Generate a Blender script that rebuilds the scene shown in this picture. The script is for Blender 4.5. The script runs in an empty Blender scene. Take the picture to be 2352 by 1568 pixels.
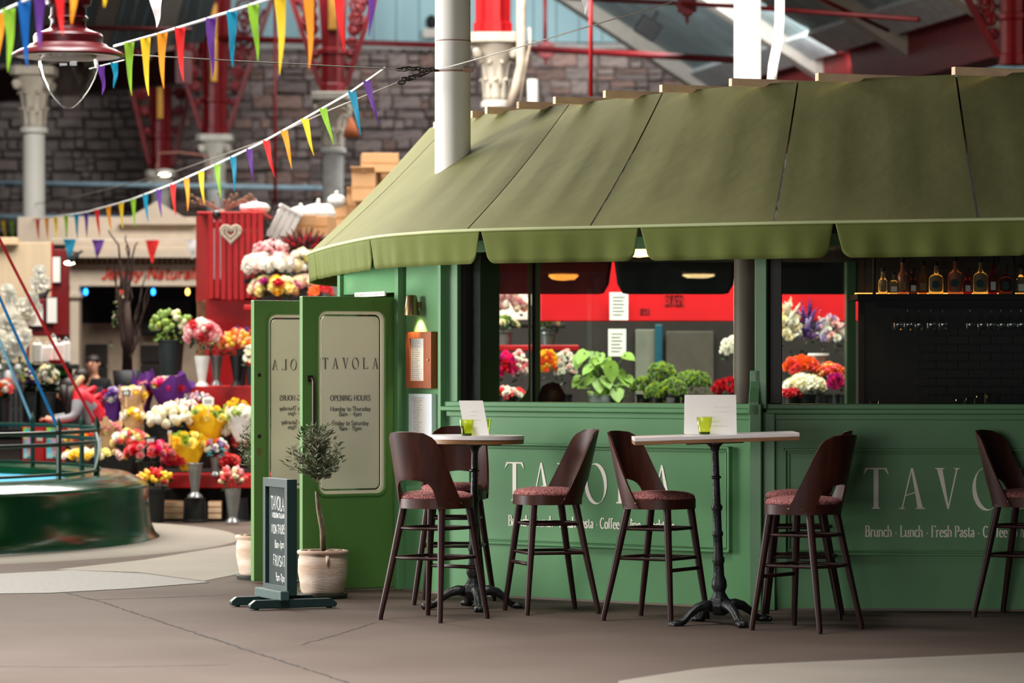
import bpy, bmesh, math, random, re
from mathutils import Vector, Matrix

# ---------------------------------------------------------------- camera, light, exposure
scene = bpy.context.scene
F, HC, HOR = 8000.0, 1.555, 830.0          # focal length in pixels, camera height, horizon row (2352 x 1568 frame)
cam_data = bpy.data.cameras.new('camera')
cam = bpy.data.objects.new('camera', cam_data)
scene.collection.objects.link(cam)
cam.location = (0, 0, HC)
cam.rotation_euler = (math.pi / 2, 0, 0)
cam_data.sensor_width = 36.0
cam_data.lens = F / 2352.0 * 36.0
cam_data.shift_y = (HOR - 784.0) / 2352.0
cam_data.clip_end = 300
cam_data.dof.use_dof = True
cam_data.dof.focus_distance = 22.0
cam_data.dof.aperture_fstop = 2.6
scene.camera = cam

scene.view_settings.view_transform = 'Standard'
scene.view_settings.look = 'None'
scene.view_settings.gamma = 1.0
scene.view_settings.use_curve_mapping = False
scene.view_settings.exposure = 0.0
scene.cycles.use_denoising = True
scene.cycles.max_bounces = 8
scene.cycles.transparent_max_bounces = 16
scene.cycles.caustics_reflective = False
scene.cycles.caustics_refractive = False
scene.cycles.sample_clamp_indirect = 6.0

world = bpy.data.worlds.new('world')
scene.world = world
world.use_nodes = True
world.node_tree.nodes['Background'].inputs[0].default_value = (0.80, 0.90, 1.0, 1)
world.node_tree.nodes['Background'].inputs[1].default_value = 0.03


def area(name, loc, target, sx, sy, power, color, spread=180):
    d = bpy.data.lights.new(name, 'AREA')
    d.shape = 'RECTANGLE'
    d.size, d.size_y = sx, sy
    d.energy = power
    d.spread = math.radians(spread)
    d.color = color
    o = bpy.data.objects.new(name, d)
    scene.collection.objects.link(o)
    o.location = loc
    z = (Vector(loc) - Vector(target)).normalized()
    x = Vector((1, 0, 0)) - z * z.x
    x.normalize()
    o.rotation_euler = Matrix((x, z.cross(x), z)).transposed().to_euler()
    return o


# the hall's roof glazing: a long skylight over the aisle on the left, one over the flower stalls behind; the fills are added lights
area('fill_left', (-9.0, 23.6, 1.6), (-1.0, 23.0, 1.3), 2.6, 5.0, 1150, (1.0, 0.97, 0.94), 150)  # added side fill for the counter walls, no opening stands here
area('fill_behind', (-5.5, 3.0, 1.7), (0.5, 21.0, 1.2), 8.0, 2.6, 820, (1.0, 0.97, 0.95))  # low front fill added behind the camera, not a known entrance
area('skylight_front', (-2.4, 15.8, 7.2), (-2.4, 15.9, 0.0), 2.6, 8.4, 860, (1.0, 0.97, 0.95), 88)
area('skylight_aisle', (-7.0, 31.0, 6.4), (-1.5, 25.5, 2.4), 5.0, 5.0, 1500, (1.0, 0.95, 0.86))
area('fill_rear_stall', (1.8, 29.9, 5.6), (1.8, 31.6, 1.3), 5.0, 1.6, 400, (1.0, 0.96, 0.90), 110)  # fill added between kiosk and rear stall to brighten its flowers
area('skylight_stalls', (-3.0, 37.0, 9.0), (-3.0, 35.5, 0.0), 10.0, 7.0, 2900, (1.0, 0.95, 0.88))
area('skylight_back', (0.5, 53.0, 9.5), (-2.0, 60.0, 4.0), 10.0, 7.0, 2400, (0.95, 0.98, 1.0))

# ---------------------------------------------------------------- helpers
R = math.radians
PI = math.pi
rnd = random.Random(11)
COL = scene.collection
V = Vector


def W(px, py, Y):
    return V(((px - 1176.0) * Y / F, Y, HC - (py - HOR) * Y / F))


def G(px, py):
    Y = HC * F / (py - HOR)
    return V(((px - 1176.0) * Y / F, Y, 0))


def lin(c):
    r = []
    for x in c[:3]:
        x = x / 255.0
        r.append(x / 12.92 if x <= 0.04045 else ((x + 0.055) / 1.055) ** 2.4)
    return (r[0], r[1], r[2], 1.0)


MATS = {}


def mat(name, rgb, rough=0.6, metal=0.0, var=0.12, scale=6.0, detail=3.0, bump=0.0, bscale=None, rand=0.0, stretch=None,
        emis=0.0, spec=0.5, trans=0.0, alpha=1.0, rgb2=None, coat=0.0, transl=0.0, ior=1.45):
    if name in MATS:
        return MATS[name]
    m = bpy.data.materials.new(name)
    m.use_nodes = True
    nt = m.node_tree
    b = nt.nodes['Principled BSDF']
    b.inputs['Roughness'].default_value = rough
    b.inputs['Metallic'].default_value = metal
    b.inputs['Specular IOR Level'].default_value = spec
    b.inputs['IOR'].default_value = ior
    if trans:
        b.inputs['Transmission Weight'].default_value = trans
    if coat:
        b.inputs['Coat Weight'].default_value = coat
        b.inputs['Coat Roughness'].default_value = 0.15
    if alpha < 1:
        b.inputs['Alpha'].default_value = alpha
    c = lin(rgb)
    tc = nt.nodes.new('ShaderNodeTexCoord')
    mp = nt.nodes.new('ShaderNodeMapping')
    if stretch:
        mp.inputs['Scale'].default_value = stretch
    nt.links.new(tc.outputs['Object'], mp.inputs['Vector'])
    nz = nt.nodes.new('ShaderNodeTexNoise')
    nz.inputs['Scale'].default_value = scale
    nz.inputs['Detail'].default_value = detail
    nt.links.new(mp.outputs['Vector'], nz.inputs['Vector'])
    cr = nt.nodes.new('ShaderNodeValToRGB')
    c2 = lin(rgb2) if rgb2 else tuple(min(1, x * (1 + var)) for x in c[:3]) + (1,)
    c1 = c if rgb2 else tuple(x * (1 - var) for x in c[:3]) + (1,)
    cr.color_ramp.elements[0].color = c1
    cr.color_ramp.elements[1].color = c2
    cr.color_ramp.elements[0].position = 0.35
    cr.color_ramp.elements[1].position = 0.65
    nt.links.new(nz.outputs['Fac'], cr.inputs['Fac'])
    out = cr.outputs['Color']
    if rand:
        oi = nt.nodes.new('ShaderNodeObjectInfo')
        mr = nt.nodes.new('ShaderNodeMapRange')
        mr.inputs['To Min'].default_value = 1 - rand
        mr.inputs['To Max'].default_value = 1 + rand
        nt.links.new(oi.outputs['Random'], mr.inputs['Value'])
        mx = nt.nodes.new('ShaderNodeMix')
        mx.data_type = 'RGBA'
        mx.blend_type = 'MULTIPLY'
        mx.inputs[0].default_value = 1
        nt.links.new(out, mx.inputs[6])
        nt.links.new(mr.outputs[0], mx.inputs[7])
        out = mx.outputs[2]
    nt.links.new(out, b.inputs['Base Color'])
    if emis:
        nt.links.new(out, b.inputs['Emission Color'])
        b.inputs['Emission Strength'].default_value = emis
    if bump:
        n2 = nt.nodes.new('ShaderNodeTexNoise')
        n2.inputs['Scale'].default_value = bscale or scale * 4
        n2.inputs['Detail'].default_value = 4
        nt.links.new(mp.outputs['Vector'], n2.inputs['Vector'])
        bp = nt.nodes.new('ShaderNodeBump')
        bp.inputs['Strength'].default_value = bump
        bp.inputs['Distance'].default_value = 0.02
        nt.links.new(n2.outputs['Fac'], bp.inputs['Height'])
        nt.links.new(bp.outputs['Normal'], b.inputs['Normal'])
    if transl:
        tl = nt.nodes.new('ShaderNodeBsdfTranslucent')
        nt.links.new(out, tl.inputs['Color'])
        ms = nt.nodes.new('ShaderNodeMixShader')
        ms.inputs[0].default_value = transl
        o = nt.nodes['Material Output']
        nt.links.new(b.outputs[0], ms.inputs[1])
        nt.links.new(tl.outputs[0], ms.inputs[2])
        nt.links.new(ms.outputs[0], o.inputs['Surface'])
    MATS[name] = m
    return m


def glass_mat(name, tint=(1, 1, 1), fac=0.12, rough=0.0):
    """thin window glass: a clear pane with a Fresnel reflection"""
    m = bpy.data.materials.new(name)
    m.use_nodes = True
    nt = m.node_tree
    nt.nodes.remove(nt.nodes['Principled BSDF'])
    tr = nt.nodes.new('ShaderNodeBsdfTransparent')
    tr.inputs[0].default_value = (*tint, 1)
    gl = nt.nodes.new('ShaderNodeBsdfGlossy')
    gl.inputs['Roughness'].default_value = rough
    lw = nt.nodes.new('ShaderNodeLayerWeight')
    lw.inputs['Blend'].default_value = 0.5
    fr = nt.nodes.new('ShaderNodeMath')
    fr.operation = 'POWER'
    fr.inputs[1].default_value = 4.0
    nt.links.new(lw.outputs['Facing'], fr.inputs[0])
    ad = nt.nodes.new('ShaderNodeMath')
    ad.operation = 'ADD'
    ad.inputs[1].default_value = fac
    ad.use_clamp = True
    nt.links.new(fr.outputs[0], ad.inputs[0])
    ms = nt.nodes.new('ShaderNodeMixShader')
    nt.links.new(ad.outputs[0], ms.inputs[0])
    nt.links.new(tr.outputs[0], ms.inputs[1])
    nt.links.new(gl.outputs[0], ms.inputs[2])
    nt.links.new(ms.outputs[0], nt.nodes['Material Output'].inputs['Surface'])
    MATS[name] = m
    return m


def root_loc(o):
    l = V((0, 0, 0))
    while o is not None:
        l = l + o.location
        o = o.parent
    return l


class MB:
    """collects shapes; build() links them as one mesh object"""

    def __init__(self):
        self.v = []
        self.f = []
        self.weld = False

    def add(self, vs, fs):
        n = len(self.v)
        self.v += [V(p) for p in vs]
        self.f += [tuple(i + n for i in f) for f in fs]
        return self

    def box(self, x0, x1, y0, y1, z0, z1, M=None):
        vs = [V((x, y, z)) for z in (z0, z1) for y in (y0, y1) for x in (x0, x1)]
        if M is not None:
            vs = [M @ p for p in vs]
        return self.add(vs, [(0, 2, 3, 1), (4, 5, 7, 6), (0, 1, 5, 4), (2, 6, 7, 3), (0, 4, 6, 2), (1, 3, 7, 5)])

    def tube(self, pts, r, n=8, closed=False, cap=True, flat=1.0):
        pts = [V(p) for p in pts]
        k = len(pts)
        rs = r if isinstance(r, (list, tuple)) else [r] * k
        rings = []
        up = None
        for i, p in enumerate(pts):
            a = pts[i - 1] if (i > 0 or closed) else p
            b = pts[(i + 1) % k] if (i < k - 1 or closed) else p
            t = (b - a)
            if t.length < 1e-9:
                t = V((0, 0, 1))
            t.normalize()
            if up is None:
                up = V((0, 0, 1)) if abs(t.z) < 0.95 else V((0, 1, 0))
            s = t.cross(up)
            if s.length < 1e-6:
                s = t.cross(V((1, 0, 0)))
            s.normalize()
            u = s.cross(t).normalized()
            up = u
            rings.append([p + (s * math.cos(2 * PI * j / n) + u * math.sin(2 * PI * j / n) * flat) * rs[i] for j in range(n)])
        vs = [q for ring in rings for q in ring]
        fs = []
        m = k if closed else k - 1
        for i in range(m):
            i2 = (i + 1) % k
            for j in range(n):
                j2 = (j + 1) % n
                fs.append((i * n + j, i * n + j2, i2 * n + j2, i2 * n + j))
        if cap and not closed:
            fs.append(tuple(reversed(range(n))))
            fs.append(tuple((k - 1) * n + j for j in range(n)))
        return self.add(vs, fs)

    def lathe(self, prof, n=20, c=(0, 0, 0), cap=True, a0=0.0, sx=1.0, sy=1.0):
        c = V(c)
        vs, fs = [], []
        for r, z in prof:
            for j in range(n):
                a = a0 + 2 * PI * j / n
                vs.append(c + V((r * math.cos(a) * sx, r * math.sin(a) * sy, z)))
        for i in range(len(prof) - 1):
            for j in range(n):
                j2 = (j + 1) % n
                fs.append((i * n + j, i * n + j2, (i + 1) * n + j2, (i + 1) * n + j))
        if cap:
            if prof[0][0] > 1e-6:
                fs.append(tuple(reversed(range(n))))
            if prof[-1][0] > 1e-6:
                fs.append(tuple((len(prof) - 1) * n + j for j in range(n)))
        return self.add(vs, fs)

    def ball(self, c, rx, ry=None, rz=None, n=10, m=6, M=None):
        ry = ry or rx
        rz = rz or rx
        c = V(c)
        vs, fs = [], []
        for i in range(m + 1):
            t = PI * i / m
            for j in range(n):
                a = 2 * PI * j / n
                p = V((rx * math.sin(t) * math.cos(a), ry * math.sin(t) * math.sin(a), rz * math.cos(t)))
                vs.append(c + (M @ p if M is not None else p))
        for i in range(m):
            for j in range(n):
                j2 = (j + 1) % n
                fs.append((i * n + j, (i + 1) * n + j, (i + 1) * n + j2, i * n + j2))
        return self.add(vs, fs)

    def grid(self, rows, closed=False):
        n = len(rows[0])
        vs = [p for r in rows for p in r]
        fs = []
        for i in range(len(rows) - 1):
            for j in range(n if closed else n - 1):
                j2 = (j + 1) % n
                fs.append((i * n + j, i * n + j2, (i + 1) * n + j2, (i + 1) * n + j))
        return self.add(vs, fs)

    def prism(self, poly, a, b):
        """poly: 2-D points mapped by the two functions a (front) and b (back) to 3-D"""
        n = len(poly)
        vs = [a(p) for p in poly] + [b(p) for p in poly]
        fs = [tuple(range(n)), tuple(reversed(range(n, 2 * n)))]
        for i in range(n):
            j = (i + 1) % n
            fs.append((i, n + i, n + j, j))
        return self.add(vs, fs)

    def build(self, name, material, parent=None, smooth=False, world=False, bevel=0.0, solid=0.0, split=None, sub=0):
        me = bpy.data.meshes.new(name)
        off = root_loc(parent) if (world and parent is not None) else V((0, 0, 0))
        me.from_pydata([tuple(p - off) for p in self.v], [], self.f)
        if self.weld:
            bm = bmesh.new()
            bm.from_mesh(me)
            bmesh.ops.remove_doubles(bm, verts=bm.verts, dist=1e-5)
            bm.to_mesh(me)
            bm.free()
        me.validate()
        me.update()
        if smooth:
            for p in me.polygons:
                p.use_smooth = True
        if material is not None:
            me.materials.append(material)
        o = bpy.data.objects.new(name, me)
        COL.objects.link(o)
        o.parent = parent
        if sub:
            md = o.modifiers.new('subdivision', 'SUBSURF')
            md.levels = md.render_levels = sub
        if solid:
            md = o.modifiers.new('solid', 'SOLIDIFY')
            md.thickness = solid
            md.offset = 0
        if bevel:
            md = o.modifiers.new('bevel', 'BEVEL')
            md.width = bevel
            md.segments = 2
            md.limit_method = 'ANGLE'
        if split:
            md = o.modifiers.new('split', 'EDGE_SPLIT')
            md.split_angle = R(split)
        return o


def tag(o, label, cat=None, group=None, kind=None):
    o['label'] = label
    if cat:
        o['category'] = cat
    if group:
        o['group'] = group
    if kind:
        o['kind'] = kind
    return o


def thing(name, label, cat, loc=(0, 0, 0), rz=0.0, group=None, kind=None):
    o = bpy.data.objects.new(name, None)
    o.empty_display_size = 0.1
    COL.objects.link(o)
    o.location = loc
    o.rotation_euler = (0, 0, rz)
    return tag(o, label, cat, group, kind)


def children(o):
    return [c for c in KIDS.get(o.name, [])]


def copy_tree(o, parent=None):
    kids = [c for c in COL.objects if c.parent == o] if False else list(o.children)
    c = o.copy()
    COL.objects.link(c)
    c.parent = parent
    for k in kids:
        copy_tree(k, c)
    return c


class Frame:
    """a vertical wall plane from plan point A to plan point B; o is the distance proud of it"""

    def __init__(self, A, B):
        self.A = V((A[0], A[1]))
        self.B = V((B[0], B[1]))
        self.d = (self.B - self.A).normalized()
        self.n = V((self.d.y, -self.d.x))
        self.len = (self.B - self.A).length

    def pt(self, t, o, z):
        p = self.A + self.d * t + self.n * o
        return V((p.x, p.y, z))

    def tpx(self, px, o=0.0):
        k = (px - 1176.0) / F
        A = self.A + self.n * o
        return (k * A.y - A.x) / (self.d.x - k * self.d.y)

    def zpx(self, px, py, o=0.0):
        Y = self.pt(self.tpx(px, o), o, 0).y
        return HC - (py - HOR) * Y / F

    def box(self, mb, t0, t1, o0, o1, z0, z1):
        vs = [self.pt(t, o, z) for z in (z0, z1) for o in (o1, o0) for t in (t0, t1)]
        return mb.add(vs, [(0, 2, 3, 1), (4, 5, 7, 6), (0, 1, 5, 4), (2, 6, 7, 3), (0, 4, 6, 2), (1, 3, 7, 5)])


def rrect(x0, x1, z0, z1, r, n=5):
    """rounded rectangle, counter-clockwise"""
    p = []
    for cx, cz, a0 in ((x1 - r, z0 + r, -90), (x1 - r, z1 - r, 0), (x0 + r, z1 - r, 90), (x0 + r, z0 + r, 180)):
        for i in range(n + 1):
            a = R(a0 + 90 * i / n)
            p.append((cx + r * math.cos(a), cz + r * math.sin(a)))
    return p


def ring_panel(mb, outer, inner, fa, fb):
    """a plate with a hole: outer and inner loops of equal length; fa and fb map 2-D to the two faces"""
    mb.weld = True
    n = len(outer)
    vs = [fa(p) for p in outer] + [fa(p) for p in inner] + [fb(p) for p in outer] + [fb(p) for p in inner]
    fs = []
    for i in range(n):
        j = (i + 1) % n
        fs += [(i, j, n + j, n + i), (2 * n + j, 2 * n + i, 3 * n + i, 3 * n + j), (n + i, n + j, 3 * n + j, 3 * n + i), (j, i, 2 * n + i, 2 * n + j)]
    return mb.add(vs, fs)


# ---------------------------------------------------------------- lettering: strokes widened as by a pen
def arc(cx, cy, rx, ry, a0, a1, n=10):
    return [(cx + rx * math.cos(R(a0 + (a1 - a0) * i / n)), cy + ry * math.sin(R(a0 + (a1 - a0) * i / n))) for i in range(n + 1)]


S12 = [(.12, 0), (.12, 1)]
SCAP = [(.5, .82), (.42, .97), (.27, 1), (.12, .9), (.1, .72), (.2, .58), (.38, .47), (.5, .33), (.48, .12), (.34, 0), (.18, .02), (.07, .18)]
GL = {
    'A': (.66, [[(.02, 0), (.32, 1), (.62, 0)], [(.13, .36), (.51, .36)]]),
    'B': (.62, [S12, [(.12, 1), (.3, 1)] + arc(.3, .76, .17, .24, 90, -90, 6) + [(.12, .52)], [(.12, .52), (.32, .52)] + arc(.32, .26, .2, .26, 90, -90, 6) + [(.12, 0)]]),
    'C': (.68, [arc(.38, .5, .3, .5, 48, 312, 14)]),
    'D': (.66, [S12, [(.12, 1), (.2, 1)] + arc(.2, .5, .36, .5, 90, -90) + [(.12, 0)]]),
    'E': (.58, [S12, [(.12, 1), (.52, 1), (.52, .86)], [(.12, .52), (.42, .52)], [(.12, 0), (.54, 0), (.54, .15)]]),
    'F': (.56, [S12, [(.12, 1), (.52, 1), (.52, .85)], [(.12, .52), (.4, .52)]]),
    'G': (.74, [arc(.38, .5, .3, .5, 50, 330, 14), [(.62, .05), (.62, .42)], [(.5, .42), (.7, .42)]]),
    'H': (.72, [S12, [(.6, 0), (.6, 1)], [(.12, .52), (.6, .52)]]),
    'I': (.26, [S12]),
    'J': (.4, [[(.28, 1), (.28, .15), (.2, 0), (.08, .02), (.02, .12)]]),
    'L': (.56, [S12, [(.12, 0), (.5, 0), (.5, .16)]]),
    'M': (.82, [[(.1, 0), (.12, 1), (.4, .18), (.68, 1), (.7, 0)]]),
    'N': (.72, [S12, [(.12, 1), (.6, 0)], [(.6, 0), (.6, 1)]]),
    'O': (.76, [arc(.38, .5, .31, .5, 0, 360, 20)]),
    'P': (.58, [S12, [(.12, 1), (.3, 1)] + arc(.3, .74, .2, .26, 90, -90, 8) + [(.12, .48)]]),
    'R': (.64, [S12, [(.12, 1), (.3, 1)] + arc(.3, .75, .2, .25, 90, -90, 8) + [(.12, .5)], [(.3, .5), (.6, 0)]]),
    'S': (.58, [SCAP]),
    'T': (.62, [[(.31, 0), (.31, 1)], [(.03, .85), (.04, 1), (.58, 1), (.59, .85)]]),
    'U': (.68, [[(.1, 1), (.1, .3)] + arc(.33, .3, .23, .3, 180, 360, 8) + [(.56, 1)]]),
    'V': (.62, [[(.02, 1), (.3, 0), (.58, 1)]]),
    'W': (.84, [[(.02, 1), (.22, 0), (.41, .9), (.6, 0), (.8, 1)]]),
    'a': (.48, [[(.08, .5), (.18, .61), (.3, .6), (.37, .48), (.37, .03), (.43, 0)], [(.37, .37), (.2, .33), (.07, .22), (.07, .1), (.16, 0), (.28, .05), (.37, .16)]]),
    'c': (.48, [arc(.28, .31, .21, .31, 45, 315)]),
    'd': (.56, [[(.44, 0), (.44, 1)], arc(.25, .31, .19, .31, 0, 360)]),
    'e': (.5, [[(.08, .34), (.45, .34)] + arc(.27, .31, .19, .31, 8, 318)]),
    'f': (.34, [[(.14, 0), (.14, .8), (.19, .95), (.28, 1), (.37, .94)], [(.03, .62), (.3, .62)]]),
    'h': (.56, [[(.1, 0), (.1, 1)], [(.1, .42)] + arc(.27, .42, .17, .2, 180, 0, 6) + [(.44, 0)]]),
    'i': (.24, [[(.1, 0), (.1, .62)], [(.1, .82), (.1, .9)]]),
    'k': (.52, [[(.1, 0), (.1, 1)], [(.1, .22), (.42, .62)], [(.2, .34), (.46, 0)]]),
    'l': (.24, [[(.1, 0), (.1, 1)]]),
    'm': (.82, [[(.1, 0), (.1, .62)], [(.1, .44)] + arc(.25, .44, .15, .18, 180, 0, 6) + [(.4, 0)], [(.4, .44)] + arc(.55, .44, .15, .18, 180, 0, 6) + [(.7, 0)]]),
    'n': (.56, [[(.1, 0), (.1, .62)], [(.1, .42)] + arc(.27, .42, .17, .2, 180, 0, 6) + [(.44, 0)]]),
    'o': (.54, [arc(.27, .31, .2, .31, 0, 360, 14)]),
    'p': (.56, [[(.1, -.3), (.1, .62)], arc(.29, .31, .19, .31, 0, 360)]),
    'r': (.4, [[(.1, 0), (.1, .62)], [(.1, .42), (.18, .56), (.28, .62), (.37, .57)]]),
    's': (.44, [[(.36, .5), (.28, .61), (.16, .61), (.08, .5), (.14, .37), (.3, .27), (.37, .14), (.28, .01), (.14, .01), (.05, .13)]]),
    't': (.38, [[(.17, .85), (.17, .12), (.24, 0), (.35, .06)], [(.03, .62), (.33, .62)]]),
    'u': (.56, [[(.1, .62), (.1, .2)] + arc(.26, .2, .16, .2, 180, 360, 6) + [(.42, .62)], [(.42, .25), (.44, 0)]]),
    'y': (.5, [[(.04, .62), (.24, .02)], [(.46, .62), (.24, .02), (.14, -.26), (.03, -.26)]]),
    '8': (.56, [arc(.28, .76, .18, .24, 0, 360, 12), arc(.28, .26, .22, .26, 0, 360, 12)]),
    '9': (.56, [arc(.27, .72, .2, .28, 0, 360, 12), [(.47, .72), (.44, .35), (.3, 0)]]),
    '4': (.58, [[(.42, 0), (.42, 1), (.04, .3), (.54, .3)]]),
    '1': (.36, [[(.04, .8), (.2, 1), (.2, 0)]]),
    '-': (.4, [[(.05, .33), (.33, .33)]]),
    '/': (.4, [[(.05, -.05), (.35, 1)]]),
    '.': (.34, [[(.17, .3), (.17, .38)]]),
    ' ': (.3, []),
}
SERIF = set('BDEFHILMNPRTUAVWhiklmnrpu')


def text_mb(mb, s, x0, x1, z0, h, place, thick=.1, thin=.035, serif=True, slant=0.0, jitter=0.0, depth=True):
    """writes s so that it spans x0..x1, cap height h from base line z0; place(x, z, k) maps to 3-D, k 0 = front, 1 = back"""
    adv = sum(GL[c][0] for c in s)
    kx = (x1 - x0) / adv
    x = x0
    for ch in s:
        a, strokes = GL[ch]
        jz = rnd.uniform(-jitter, jitter) * h
        for st in strokes:
            pts = [V((x + (p[0] + slant * p[1]) * kx, z0 + jz + p[1] * h)) for p in st]
            wv, wh = thick * h, thin * h
            L, Rr = [], []
            for i, p in enumerate(pts):
                t = pts[min(i + 1, len(pts) - 1)] - pts[max(i - 1, 0)]
                if t.length < 1e-9:
                    t = V((0, 1))
                t.normalize()
                w = wv * abs(t.y) + wh * abs(t.x)
                nrm = V((-t.y, t.x)) * (w / 2)
                L.append(p + nrm)
                Rr.append(p - nrm)
            for i in range(len(pts) - 1):
                q = [Rr[i], Rr[i + 1], L[i + 1], L[i]]
                if depth:
                    mb.prism(q, lambda p: place(p.x, p.y, 0), lambda p: place(p.x, p.y, 1))
                else:
                    mb.add([place(p.x, p.y, 0) for p in q], [(0, 1, 2, 3)])
            if serif and ch in SERIF:
                for e in (pts[0], pts[-1]):
                    rel = (e.y - z0 - jz) / h
                    if min(abs(rel), abs(rel - 1), abs(rel - .62), abs(rel + .3)) < .02 and len(st) <= 5 and not (ch in 'EFLT' and len(st) > 2):
                        q = [(e.x - .12 * h * .8, e.y - wh / 2), (e.x + .12 * h * .8, e.y - wh / 2), (e.x + .12 * h * .8, e.y + wh / 2), (e.x - .12 * h * .8, e.y + wh / 2)]
                        mb.add([place(p[0], p[1], 0) for p in q], [(0, 1, 2, 3)])
        x += a * kx
    return mb


def text_words(s, x0, x1, z0, h, place, make, **k):
    """one mesh per word; make(mesh builder) links it"""
    adv = sum(GL[c][0] for c in s)
    kx = (x1 - x0) / adv
    x = x0
    for w in re.findall(r'[^ ]+|[ ]+', s):
        n = sum(GL[c][0] for c in w) * kx
        if w.strip():
            make(text_mb(MB(), w, x, x + n, z0, h, place, **k))
        x += n


def title_glyphs(ch):
    """the tall display capitals of the shop's name: closed outlines, cap height 1, x centred on 0"""
    def ell(cx, cy, rx, ry, n=28, rot=0.0):
        o = []
        for i in range(n):
            a = 2 * PI * i / n
            x, y = rx * math.cos(a), ry * math.sin(a)
            o.append((cx + x * math.cos(rot) - y * math.sin(rot), cy + x * math.sin(rot) + y * math.cos(rot)))
        return o
    if ch == 'T':
        return [[(-.06, .03), (.06, .03), (.06, .97), (-.06, .97)], [(-.12, 0), (.12, 0), (.06, .04), (-.06, .04)],
                [(-.27, .965), (.27, .965), (.27, 1), (-.27, 1)], [(-.31, .82), (-.27, .965), (-.27, 1), (-.2, .965)][::1], [(.31, .82), (.2, .965), (.27, 1), (.27, .965)]], None
    if ch == 'A':
        return [[(-.02, 1), (.03, 1), (.27, .03), (.14, .03)], [(-.245, .02), (-.215, .02), (.01, .96), (-.015, 1)], [(-.155, .31), (.12, .4), (.12, .425), (-.15, .34)],
                [(-.32, 0), (-.15, 0), (-.21, .04), (-.245, .04)], [(.08, 0), (.34, 0), (.27, .04), (.14, .04)]], None
    if ch == 'V':
        return [[(-.26, .97), (-.13, .97), (.035, 0), (-.01, 0)], [(.2, .97), (.235, .97), (.03, .02), (.005, .06)],
                [(-.33, 1), (-.07, 1), (-.13, .96), (-.26, .96)], [(.13, 1), (.31, 1), (.235, .96), (.2, .96)]], None
    if ch == 'O':
        return None, (ell(0, .49, .345, .53), ell(0, .49, .25, .5, rot=.17))
    if ch == 'L':
        return [[(-.22, .03), (-.1, .03), (-.1, .97), (-.22, .97)], [(-.28, .96), (-.04, .96), (-.04, 1), (-.28, 1)], [(-.28, 0), (.24, 0), (.24, .035), (-.28, .035)], [(.19, .03), (.24, 0), (.27, .2), (.25, .2)]], None


def title_mb(mb, ch, xc, z0, h, place, wx=1.0):
    polys, ring = title_glyphs(ch)
    if polys:
        for q in polys:
            a = sum(q[i][0] * q[(i + 1) % len(q)][1] - q[(i + 1) % len(q)][0] * q[i][1] for i in range(len(q)))
            if a < 0:
                q = q[::-1]
            mb.prism(q, lambda p: place(xc + p[0] * h * wx, z0 + p[1] * h, 0), lambda p: place(xc + p[0] * h * wx, z0 + p[1] * h, 1))
    else:
        ring_panel(mb, ring[0], ring[1], lambda p: place(xc + p[0] * h * wx, z0 + p[1] * h, 0), lambda p: place(xc + p[0] * h * wx, z0 + p[1] * h, 1))
    return mb

# ---------------------------------------------------------------- materials
M_GREEN = mat('kiosk_green_paint', (90, 138, 93), rough=.36, var=.05, scale=2.5, spec=.4)
M_DOORG = mat('door_green_paint', (86, 126, 62), rough=.4, var=.05, scale=2.0)
M_CREAM = mat('cream_lettering', (246, 240, 226), rough=.6, var=.02)
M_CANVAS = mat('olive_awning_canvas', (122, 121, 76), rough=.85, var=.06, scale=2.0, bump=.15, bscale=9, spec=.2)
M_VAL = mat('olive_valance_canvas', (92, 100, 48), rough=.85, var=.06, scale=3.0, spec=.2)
M_PIPE = mat('pale_green_piping', (168, 176, 128), rough=.7, var=.03)
M_PINE = mat('pine_batten', (232, 198, 160), rough=.7, var=.1, scale=3, stretch=(1, 8, 8), rand=.06)
M_BLACK = mat('matt_black', (14, 13, 12), rough=.75, var=.1)
M_INT = mat('dark_interior', (26, 22, 20), rough=.8, var=.1)
M_WALNUT = mat('walnut_veneer', (58, 25, 16), rough=.46, var=.35, scale=3.0, detail=6, stretch=(6, 6, .7), spec=.35)
M_WALLEG = mat('dark_stained_beech', (40, 17, 13), rough=.45, var=.25, scale=5, spec=.3, stretch=(4, 4, .6))
M_IRON = mat('black_cast_iron', (17, 20, 21), rough=.45, var=.2, scale=30, bump=.25, bscale=60)
M_TOPW = mat('white_marble_top', (222, 216, 214), rough=.3, var=.04, scale=4)
M_TOPB = mat('brown_table_edge', (126, 88, 52), rough=.5, var=.2, scale=6, stretch=(1, 1, 8))
M_PAPER = mat('white_card', (238, 234, 226), rough=.8, var=.015)
M_PRINT = mat('grey_print', (150, 148, 142), rough=.9, var=.02)
M_FROST = mat('frosted_glass', (214, 208, 192), rough=.35, var=.03, scale=1.0, transl=.45)
M_FROSTL = mat('clear_letter_in_frosted_glass', (96, 94, 82), rough=.25, var=.05)
M_GLASS = glass_mat('window_glass', (.93, .96, .94), .035)
M_BRASS = mat('brushed_bronze', (150, 122, 88), rough=.35, metal=.85, var=.06)
M_MENUW = mat('orange_brown_wood', (150, 76, 36), rough=.45, var=.15, scale=4, stretch=(5, 5, .8))
M_WHITEP = mat('white_paint', (232, 230, 224), rough=.5, var=.03)
M_COLUMN = mat('white_column_paint', (228, 226, 219), rough=.45, var=.06, scale=1.2)
M_SIGNG = mat('blue_green_board_frame', (16, 40, 38), rough=.5, var=.1)
M_CHALK = mat('chalkboard_slate', (22, 38, 36), rough=.8, var=.15, scale=3)
M_CHALKW = mat('chalk_white', (226, 228, 222), rough=.9, var=.05)
M_TERRA = mat('whitewashed_terracotta', (206, 190, 174), rough=.85, scale=2.2, detail=5, stretch=(1, 1, 5), bump=.2, bscale=30, rgb2=(168, 138, 116))
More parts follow.
